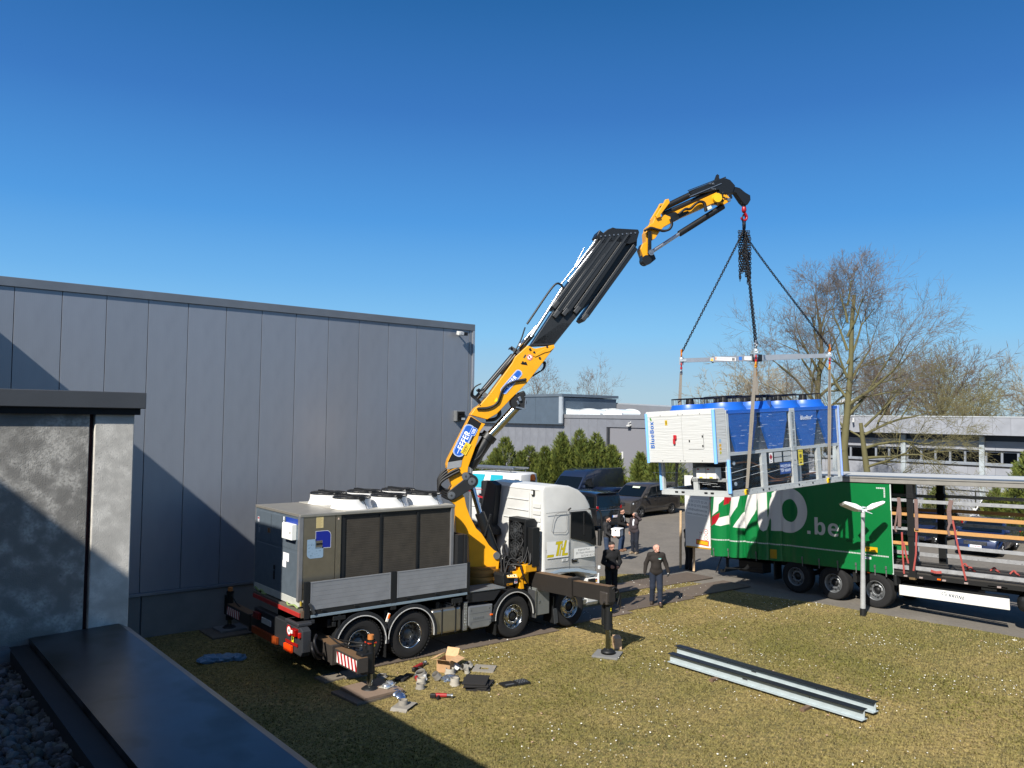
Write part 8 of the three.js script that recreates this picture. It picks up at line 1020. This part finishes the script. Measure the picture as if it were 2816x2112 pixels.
    if (o.shirt) new B().add(new THREE.SphereGeometry(1, 14, 10), new THREE.Matrix4().compose(V(0, 1.33 * k, .115), new THREE.Quaternion().setFromEuler(new THREE.Euler(-.08, 0, 0)), V(.05, .17, .05))).mesh('shirt', mat(o.shirt, .7), t);
    if (o.logo) { const q = print('chest_logo', .1, .05, 32, (x, w, h) => { x.fillStyle = '#241f1c'; x.fillRect(0, 0, w, h); x.fillStyle = '#3fa79e'; x.fillRect(3, 2, 26, 6); x.fillStyle = '#ddd'; x.fillRect(6, 10, 20, 4); }, t, [.1 * k, 1.38 * k, .153 * k], 0, -.15); }
    return t;
  };
  const cam = (x, z, a = 0) => { const l = Math.hypot(x, z), fx = -x / l, fz = -z / l; return [fx * Math.cos(a) - fz * Math.sin(a), fx * Math.sin(a) + fz * Math.cos(a)]; };
  person({ at: [19.42, -16.86], H: 1.82, y: .035, face: cam(19.4, -16.9, -.05), label: 'bald man in a dark hoodie, blue work trousers and gloves, walking and looking up', look: [.42, .42, .85], top: 0x241f1c, trousers: 0x1c2638, shoes: 0x3a2f28, hood: true, gloves: true, bulk: .008, logo: true, skin: mat(new THREE.Color(.62, .33, .25), .5), pose: { kneeL: [.11, .5, .09], ankL: [.12, .1, .1], toeL: [.13, .05, .28], kneeR: [-.1, .5, .0], ankR: [-.11, .09, -.12], toeR: [-.13, .04, .04], elL: [.29, 1.2, -.05], elR: [-.3, 1.2, -.04], wrL: [.36, .98, .0], wrR: [-.33, .96, .02], hd: [0.01, 1.66, .015] }, hL: [.15, -1, .1], hR: [-.1, -1, .1], cL: .6, cR: .6 });
  person({ at: [18.72, -18.05], H: 1.8, y: .035, face: cam(18.7, -18, -.35), label: 'man in black clothes in the truck shadow, holding a remote control with both hands', top: 0x0d0e12, topName: 'jacket', trousers: 0x10131c, shoes: 0x1a1816, bulk: .012, hair: 0x2c2622, look: [.1, -.25, 1], pose: { elL: [.27, 1.17, .02], elR: [-.27, 1.17, .02], wrL: [.12, 1.06, .26], wrR: [-.12, 1.06, .26] }, hL: [-.3, .1, 1], hR: [.3, .1, 1], nL: [-1, .3, 0], nR: [1, .3, 0], cL: .7, cR: .7, skin: mat(new THREE.Color(.42, .22, .16), .55) });
  person({ at: [23.75, -23.15], H: 1.8, y: -.014, face: cam(23.7, -23.1, -1.25), label: 'bearded man in a grey hoodie carrying a white box beside the truck cab', top: 0x2a2a2c, trousers: 0x2b3a52, shoes: 0x2a2420, hood: true, hair: 0x120d0a, hairBack: true, beard: 0x140e0b, pose: { elL: [.24, 1.17, .05], elR: [-.24, 1.17, .05], wrL: [.19, 1.03, .30], wrR: [-.19, 1.03, .30], kneeL: [.1, .5, .08], ankL: [.1, .09, .08], toeL: [.12, .04, .25] }, hL: [-.15, -.15, 1], hR: [.15, -.15, 1], nL: [-.5, .8, 0], nR: [.5, .8, 0], cL: .3, cR: .3 });
  { const d = cam(23.7, -23.1, -1.25); const b = thing('carried_box', 'white lidded box in the arms of the bearded man in grey', 'box', [23.75 + d[0] * .42, 1.04, -23.15 + d[1] * .42], Math.atan2(d[0], d[1])); new B().rbox(.46, .24, .34, .02, 0, .13, 0).mesh('box_body', mat(0xe2e0de, .5), b); new B().rbox(.49, .05, .37, .015, 0, .275, 0).mesh('lid', mat(0xe8e7e4, .45), b); new B().rbox(.05, .06, .02, .006, -.12, .24, .18).rbox(.05, .06, .02, .006, .12, .24, .18).rbox(.02, .06, .05, .006, .24, .24, .0).rbox(.02, .06, .05, .006, -.24, .24, .0).mesh('latch', mat(0x4a4c50, .5), b); }
  person({ at: [26.25, -24.75], H: 1.82, y: -.014, face: cam(26, -24.7, -1.15), label: 'man in a long black coat and blue jeans, gesturing with one hand', top: 0x0b0b0d, topName: 'coat', coat: true, trousers: 0x263a58, shoes: 0x6a4c36, hair: 0x1c130d, hairBack: true, bulk: .01, shirt: 0x8f959c, pose: { elR: [-.26, 1.18, .02], wrR: [-.16, 1.12, .30], elL: [.26, 1.18, .03], wrL: [.2, 1.1, .28] }, hR: [.15, .1, 1], hL: [-.1, .1, 1], nR: [1, .4, 0], nL: [-1, .4, 0], cR: .25 });
  person({ at: [26.2, -23.92], H: 1.74, y: -.014, face: cam(26.2, -23.9, .55), label: 'grey-haired man in a purple-grey cardigan and white shirt, shading his eyes', top: 0x3a3236, topName: 'cardigan', trousers: 0x141a28, shoes: 0x8a7a66, hair: 0x77716c, hairBack: true, belly: true, shirt: 0xdfe3ea, pose: { elL: [.36, 1.52, .16], wrL: [.12, 1.70, .19], elR: [-.25, 1.19, .0], wrR: [-.24, .95, .06], shL: [.18, 1.48, .0] }, hL: [-1, .05, -.1], nL: [0, -.6, -.5], cL: .15, look: [-.1, .1, 1] });
  person({ at: [25.12, -20.22], H: 1.76, y: -.014, face: cam(25.1, -20.2, -2.2), label: 'person in black half hidden behind the white trailer door, holding timber', top: 0x0c0c0e, topName: 'jacket', trousers: 0x0d0e13, shoes: 0x151312, hair: 0x0e0b09, hairBack: true, pose: { elL: [.3, 1.2, .08], wrL: [.26, 1.12, .3], elR: [-.32, 1.2, .04], wrR: [-.3, 1.0, .26], kneeL: [.12, .5, .05], kneeR: [-.12, .5, .0] }, hL: [0, .1, 1], hR: [0, .1, 1], cL: .9, cR: .9 });
  // the two timbers held upright
  const tmb = worn(new THREE.Color(.56, .40, .24), .8, 0, .5);
  [[25.02, -20.52, 2.15, .04, 'upright timber at the left, held by the person behind the trailer door'], [24.88, -19.78, 1.9, -.05, 'upright timber below the white trailer door, the right one of the pair']].forEach(([x, z, h, lean, l]) => { const o = new B().rbox(.12, h, .08, .006, 0, h / 2, 0).mesh('timber_post', tmb); o.position.set(x, .03, z); o.rotation.set(0, .6, lean); tag(o, l, 'timber'); });
}
// ================= lamp post =================
{
  const lp = thing('lamp_post', 'slim silver lamp post with two white heads in front of the green trailer', 'street lamp', [23.41, 0, -12.47]);
  new B().cyl(.075, .05, [0, .2, 0], [.01, 2.95, 0], 20).mesh('pole', worn(0xc4c6c8, .32, .35, 1), lp); new B().cyl(.085, .085, [0, 0, 0], [0, .22, 0], 18).mesh('base', M.black, lp); new B().cyl(.06, .06, [.01, 2.86, 0], [.01, 3.02, 0], 18).mesh('collar', worn(0xd4d6d8, .35, .3, 1), lp);
  const hm = mat(0xe9ebec, .35); const yaw = Math.atan2(.776, .631);
  for (const s of [-1, 1]) { const h = new B().ext([[.1, -.03], [.2, -.06], [.62, -.05], [.68, -.01], [.62, .04], [.3, .09], [.12, .06]], -.15, .15, .03, T4(.01, 3.02, 0, 0, (s > 0 ? 0 : Math.PI) + (Math.atan2(-.631, .776)), s > 0 ? .42 : .36).multiply(T4(0, 0, 0, s * -.35, 0, 0))).mesh('lamp_head', hm, lp); new B().at(new RoundedBoxGeometry(.3, .02, .2, 1, .008), 0, 0, 0).mesh('lens', mat(0xc9d2d8, .15), h); h.children[0].position.set(.01 + s * .33, 3.11, s * -.27); h.children[0].rotation.set(0, -Math.atan2(.631, .776), s * .35); h.children[0].position.y = 3.06; }
  new B().cyl(.035, .035, [-.12, 3.04, -.1], [.14, 3.04, .1], 10).cyl(.045, .045, [.01, 3.0, 0], [.01, 3.08, 0], 12).mesh('arm', hm, lp);
}
// ================= steel beams on battens =================
{
  const galv = worn(new THREE.Color(.46, .53, .55), .45, .2, .7), dk = worn(0x2d3034, .45, .5, .9);
  const beam = (x, z0, z1, turn, label) => { const t = thing('steel_beam', label, 'beam', [x, .06, (z0 + z1) / 2], turn, 'steel beams on the lawn'); const L = z1 - z0, h = .2, w = .2, b = new B(); b.box(.012, h - .03, L, 0, h / 2, 0).mesh('web', galv, t); new B().rbox(w, .015, L, .003, 0, .0085, 0).mesh('bottom_flange', galv, t); new B().rbox(w, .015, L, .003, 0, h - .0085, 0).mesh('top_flange', dk, t); const k = new B(); for (const q of [-.3, .1, .32]) k.box(.1, .03, .003, 0, h * .45, 0); new B().box(.003, .03, .12, -.0085, h * .5, -.3).box(.003, .02, .02, -.0085, h * .6, -1.0).box(.003, .02, .02, -.0085, h * .6, 1.2).mesh('stamp', M.plasticGrey, t); return t; };
  beam(15.12, -12.68, -8.02, .0, 'front one of two galvanised steel beams lying on the lawn'); beam(15.72, -13.0, -8.1, -.012, 'rear one of two galvanised steel beams lying on the lawn');
  for (const [z, l, x0, x1] of [[-11.35, 'wooden batten under the left part of the steel beams', 14.78, 15.9], [-9.15, 'wooden batten under the right part of the steel beams', 14.72, 15.9]]) { const o = new B().rbox(x1 - x0, .06, .09, .006, 0, .03, 0).mesh('wooden_batten', M.woodDark); o.position.set((x0 + x1) / 2, 0, z); o.rotation.y = .12; tag(o, l, 'batten', 'battens under the steel beams'); }
}
// ================= things left on the lawn =================
{
  const pl = worn(new THREE.Color(.27, .25, .215), .75, 0, .3), dark = worn(0x1b1a19, .8, 0, .3), cup = worn(new THREE.Color(.4, .37, .31), .7, 0, .3), redT = mat(new THREE.Color(.32, .02, .02), .45);
  const T = (n, l, c, x, z, t = 0) => thing(n, l, c, [x, 0, z], t);
  // cardboard box with open flaps
  { const t = T('cardboard_box', 'open cardboard box with flaps spread, among the tools on the lawn', 'box', 10.72, -15.3, .5); const b = new B(), m = M.card; const w = .2, d = .16, h = .26; b.box(.006, h, d * 2, -w, h / 2, 0).box(.006, h, d * 2, w, h / 2, 0).box(w * 2, h, .006, 0, h / 2, -d).box(w * 2, h, .006, 0, h / 2, d).box(w * 2, .006, d * 2, 0, .004, 0); b.mesh('carton', m, t); const f = (g, x, y, z, rx, rz) => { const o = new B().box(...g, 0, 0, 0).mesh('flap', worn(new THREE.Color(.62, .38, .2), .85, 0, .4), t); o.position.set(x, y, z); o.rotation.set(rx, 0, rz); }; f([.2, .006, .3], -w - .09, h + .03, 0, 0, -.35); f([.2, .006, .3], w + .05, h + .08, 0, 0, 1.0); f([.4, .006, .18], 0, h + .02, d + .085, .25, 0); f([.4, .006, .18], 0, h + .03, -d - .08, -.4, 0); }
  // power tools
  const drill = (l, x, z, t, L = .3) => { const g = T('power_tool', l, 'power tool', x, z, t); new B().cyl(.045, .04, [-L / 2, .06, 0], [L * .15, .06, 0], 12).mesh('motor_housing', redT, g); new B().cyl(.03, .025, [L * .15, .06, 0], [L * .45, .06, 0], 12).cyl(.05, .05, [L * .42, .05, 0], [L * .5, .05, 0], 14).mesh('tool_head', M.steel, g); new B().rbox(.12, .09, .08, .02, -L / 2 - .05, .05, .02).cyl(.025, .028, [-L * .3, .05, 0], [-L * .36, .05, .16], 10).mesh('battery', M.black, g); };
  drill('dark cordless screwdriver left of the open cardboard box', 10.33, -15.8, .5, .5); drill('red cordless grinder lying alone nearest the camera on the lawn', 9.62, -13.82, -.7, .34); drill('red cordless drill between the dark case and the drain rings', 9.78, -15.08, 1.2, .22);
  // pipe sleeves and cups
  const ringT = (l, x, z, r, h, m, tilt = 0) => { const g = T('pipe_sleeve', l, 'pipe fitting', x, z); const o = new B().lathe([[r, 0], [r, h * .25], [r * .86, h * .3], [r * .86, h], [r * .7, h], [r * .7, 0.02], [r, 0]], 22).mesh('sleeve', m, g); o.rotation.z = tilt; o.position.y = Math.abs(tilt) * r * .8; new B().cyl(r * .69, r * .69, [0, h * .3, 0], [0, h * .32, 0], 18).mesh('seal', dark, o); };
  ringT('brown round lid lying half in the shadow behind the near jack', 9.3, -15.7, .12, .05, pl, .1); ringT('large grey drain ring leaning beside the red drill', 9.98, -15.2, .13, .1, pl, .4); ringT('white bottle-like cup touching the red drill', 9.94, -14.99, .05, .1, M.whiteP, .3); ringT('pale drain collar in the middle of the scattered fittings', 9.73, -14.83, .11, .13, cup); ringT('brown grey cup directly in front of the pale drain collar', 9.56, -14.6, .1, .1, pl); ringT('dark tilted cup left of the shiny foil', 10.16, -14.84, .09, .13, pl, .7); ringT('pale lidded cup in front of the stack of mats', 10.26, -14.36, .11, .15, cup); ringT('white round cup in front of the cardboard box', 10.62, -15.05, .12, .12, cup);
  ringT('grey spool fitting lying beside the white sheet of paper', 11.0, -14.98, .08, .12, cup, 1.2); ringT('pale pipe elbow behind the spool fitting', 11.18, -15.12, .1, .09, cup, .5); ringT('small pale plug in front of the spool fitting', 10.93, -14.84, .06, .08, cup, .3);
  { const g = T('tool_case', 'flat black open case left of the red cordless drill', 'case', 9.55, -15.3, .6); new B().rbox(.3, .06, .22, .015, 0, .03, 0).mesh('case_base', dark, g); new B().rbox(.14, .05, .16, .01, .26, .03, .04).mesh('case_lid', dark, g); }
  { const g = T('tool_case', 'black bit case lying open on the grass right of the mat stack', 'case', 11.3, -13.66, -.15); new B().rbox(.3, .05, .26, .012, -.16, .025, 0).mesh('case_base', M.black, g); new B().rbox(.3, .05, .26, .012, .16, .025, .02).mesh('case_lid', M.black, g); const b = new B(); for (let k = 0; k < 12; k++) b.rbox(.03, .02, .04, .005, .06 + (k % 4) * .06, .055, -.07 + (k / 4 | 0) * .08); b.rbox(.2, .012, .05, .004, -.18, .055, .1); b.mesh('bits', M.steel, g); }
  { const g = T('paper_sheet', 'white sheet of paper leaning on the pale cup behind the mats', 'paper', 10.82, -15.12); const o = new B().box(.2, .004, .14, 0, 0, 0).mesh('sheet', M.whiteP, g); o.position.y = .09; o.rotation.set(.7, .4, .2); new B().bar(.03, .02, [-.1, .03, .12], [.25, .05, -.2]).mesh('strip', pl, g); }
  { const g = T('foil_bag', 'shiny crumpled silver foil between the drain rings', 'foil', 10.36, -14.7); const s = new THREE.IcosahedronGeometry(.16, 3), p = s.attributes.position; for (let i = 0; i < p.count; i++) { const k = 1 + .35 * noise(p.getX(i) * 14, p.getY(i) * 14, p.getZ(i) * 14); p.setXYZ(i, p.getX(i) * k * 1.2, Math.max(0, p.getY(i) * k * .5 + .03), p.getZ(i) * k); } s.computeVertexNormals(); meshOf(boxUV(clean(s.toNonIndexed())), 'foil', mat(0xbfc8d2, .2, .9, { flatShading: true }), g); }
  // stacked rubber mats, squares, pads
  { const rm = worn(0x211f1e, .9, 0, .4); [[0, .1, 'bottom mat of the dark stack on the lawn'], [.035, -.12, 'second mat from the bottom of the dark stack on the lawn'], [.07, .2, 'third mat of the dark stack on the lawn'], [.105, .02, 'top mat of the dark stack, its surface ribbed']].forEach(([y, a, l], i) => { const o = new B().rbox(.62, .03, .5, .008, 0, .015, 0).mesh('rubber_mat', rm); o.position.set(10.6 + (i % 2) * .05 - i * .02, y, -13.98 - i * .03); o.rotation.y = .75 + a; tag(o, l, 'mat', null); }); }
  { const o = new B().span(-.24, 0, -.24, .24, .03, -.1).span(-.24, 0, .1, .24, .03, .24).span(-.24, 0, -.1, -.1, .03, .1).span(.1, 0, -.1, .24, .03, .1).mesh('square_plate', pl); o.position.set(11.42, 0, -14.87); o.rotation.y = .75; tag(o, 'square grey plate with a square hole, right of the cardboard box', 'plate'); }
  const vent = (l, x, z, t, y = 0) => { const g = thing('fan_plate', l, 'plate', [x, y, z], t); new B().rbox(.22, .015, .22, .004, 0, .01, 0).mesh('plate', worn(0xb9b7ac, .5, .3, .3), g); new B().lathe([[.09, 0], [.085, .04], [.05, .06], [0, .062]], 20, T4(0, .015, 0)).mesh('dome', mat(0xd7d9d8, .2, .8), g); };
  vent('square plate with a silver dome on the edge of the jack pad', 8.86, -14.78, .4, .115); vent('square plate with a smaller silver dome leaning on the first dome plate', 9.0, -14.88, .8, .115);
  [[8.98, -14.66, 'shiny silver disc at the corner of the jack pad, farthest of three'], [8.95, -14.5, 'shiny silver disc in the middle of three beside the jack pad'], [8.93, -14.34, 'shiny silver disc nearest the camera beside the jack pad']].forEach(([x, z, l], i) => { const g = thing('metal_disc', l, 'disc', [x, .05, z]); const o = new B().lathe([[.11, 0], [.1, .02], [.05, .045], [0, .05]], 22).mesh('disc', mat(0xbfcbdc, .14, .95), g); o.rotation.set(.5, i, .4 - i * .2); });
  { const g = T('pipe_plate', 'bent grey sheet with a short pipe stub, nearest the shadow edge', 'plate', 8.7, -13.84, .55); new B().ext([[-.26, .0], [-.2, .05], [.22, .05], [.27, .01], [.26, 0], [.2, .04], [-.19, .04], [-.25, 0]], -.17, .17, 0).mesh('sheet', pl, g); new B().lathe([[.09, 0], [.09, .09], [.075, .09], [.075, 0]], 20, T4(.02, .05, -.03)).mesh('stub', pl, g); }
  { const g = T('wooden_block', 'pale wooden block with a dark notch behind the front jack', 'block', 15.12, -14.36, .9); new B().span(-.2, 0, -.09, .2, .26, .09, .006).mesh('block', worn(new THREE.Color(.56, .38, .24), .8, 0, .5), g); new B().rbox(.02, .2, .08, .005, .205, .13, 0).mesh('handle', M.black, g); }
  { const g = T('plastic_bag', 'crumpled blue plastic bag in the dark shade beside the hall', 'bag', 7.08, -18.85); for (let k = 0; k < 3; k++) { const s = new THREE.IcosahedronGeometry(.2 - k * .03, 3), p = s.attributes.position; for (let i = 0; i < p.count; i++) { const q = 1 + .5 * noise(p.getX(i) * 9 + k, p.getY(i) * 9, p.getZ(i) * 9); p.setXYZ(i, p.getX(i) * q * 1.3, Math.max(0, p.getY(i) * q * .6 + .05), p.getZ(i) * q); } s.computeVertexNormals(); const o = meshOf(boxUV(clean(s.toNonIndexed())), 'film', mat(new THREE.Color(.10, .2, .32), .3, 0, { flatShading: true }), g); o.position.set(k * .28 - .3, 0, k * .1 - .1); } }
  // dry leaves here and there
  const lr = rng(61); const lm = [worn(new THREE.Color(.32, .16, .07), .9, 0, .2), worn(new THREE.Color(.45, .3, .2), .9, 0, .2)]; const lb = new B(), r = lr; for (let k = 0; k < 130; k++) { const x = rr(9, 23.5, lr), z = rr(-16, -6, lr); lb.box(rr(.02, .05, lr), .004, rr(.02, .04, lr), x, .03, z, rr(-.4, .4, lr), rr(0, 6, lr), rr(-.4, .4, lr)); } const lo = lb.mesh('dry_leaves', lm[1]); tag(lo, 'dry brown leaves scattered thinly over the lawn', 'leaves', null, 'stuff');
}
renderer.render(scene, camera);
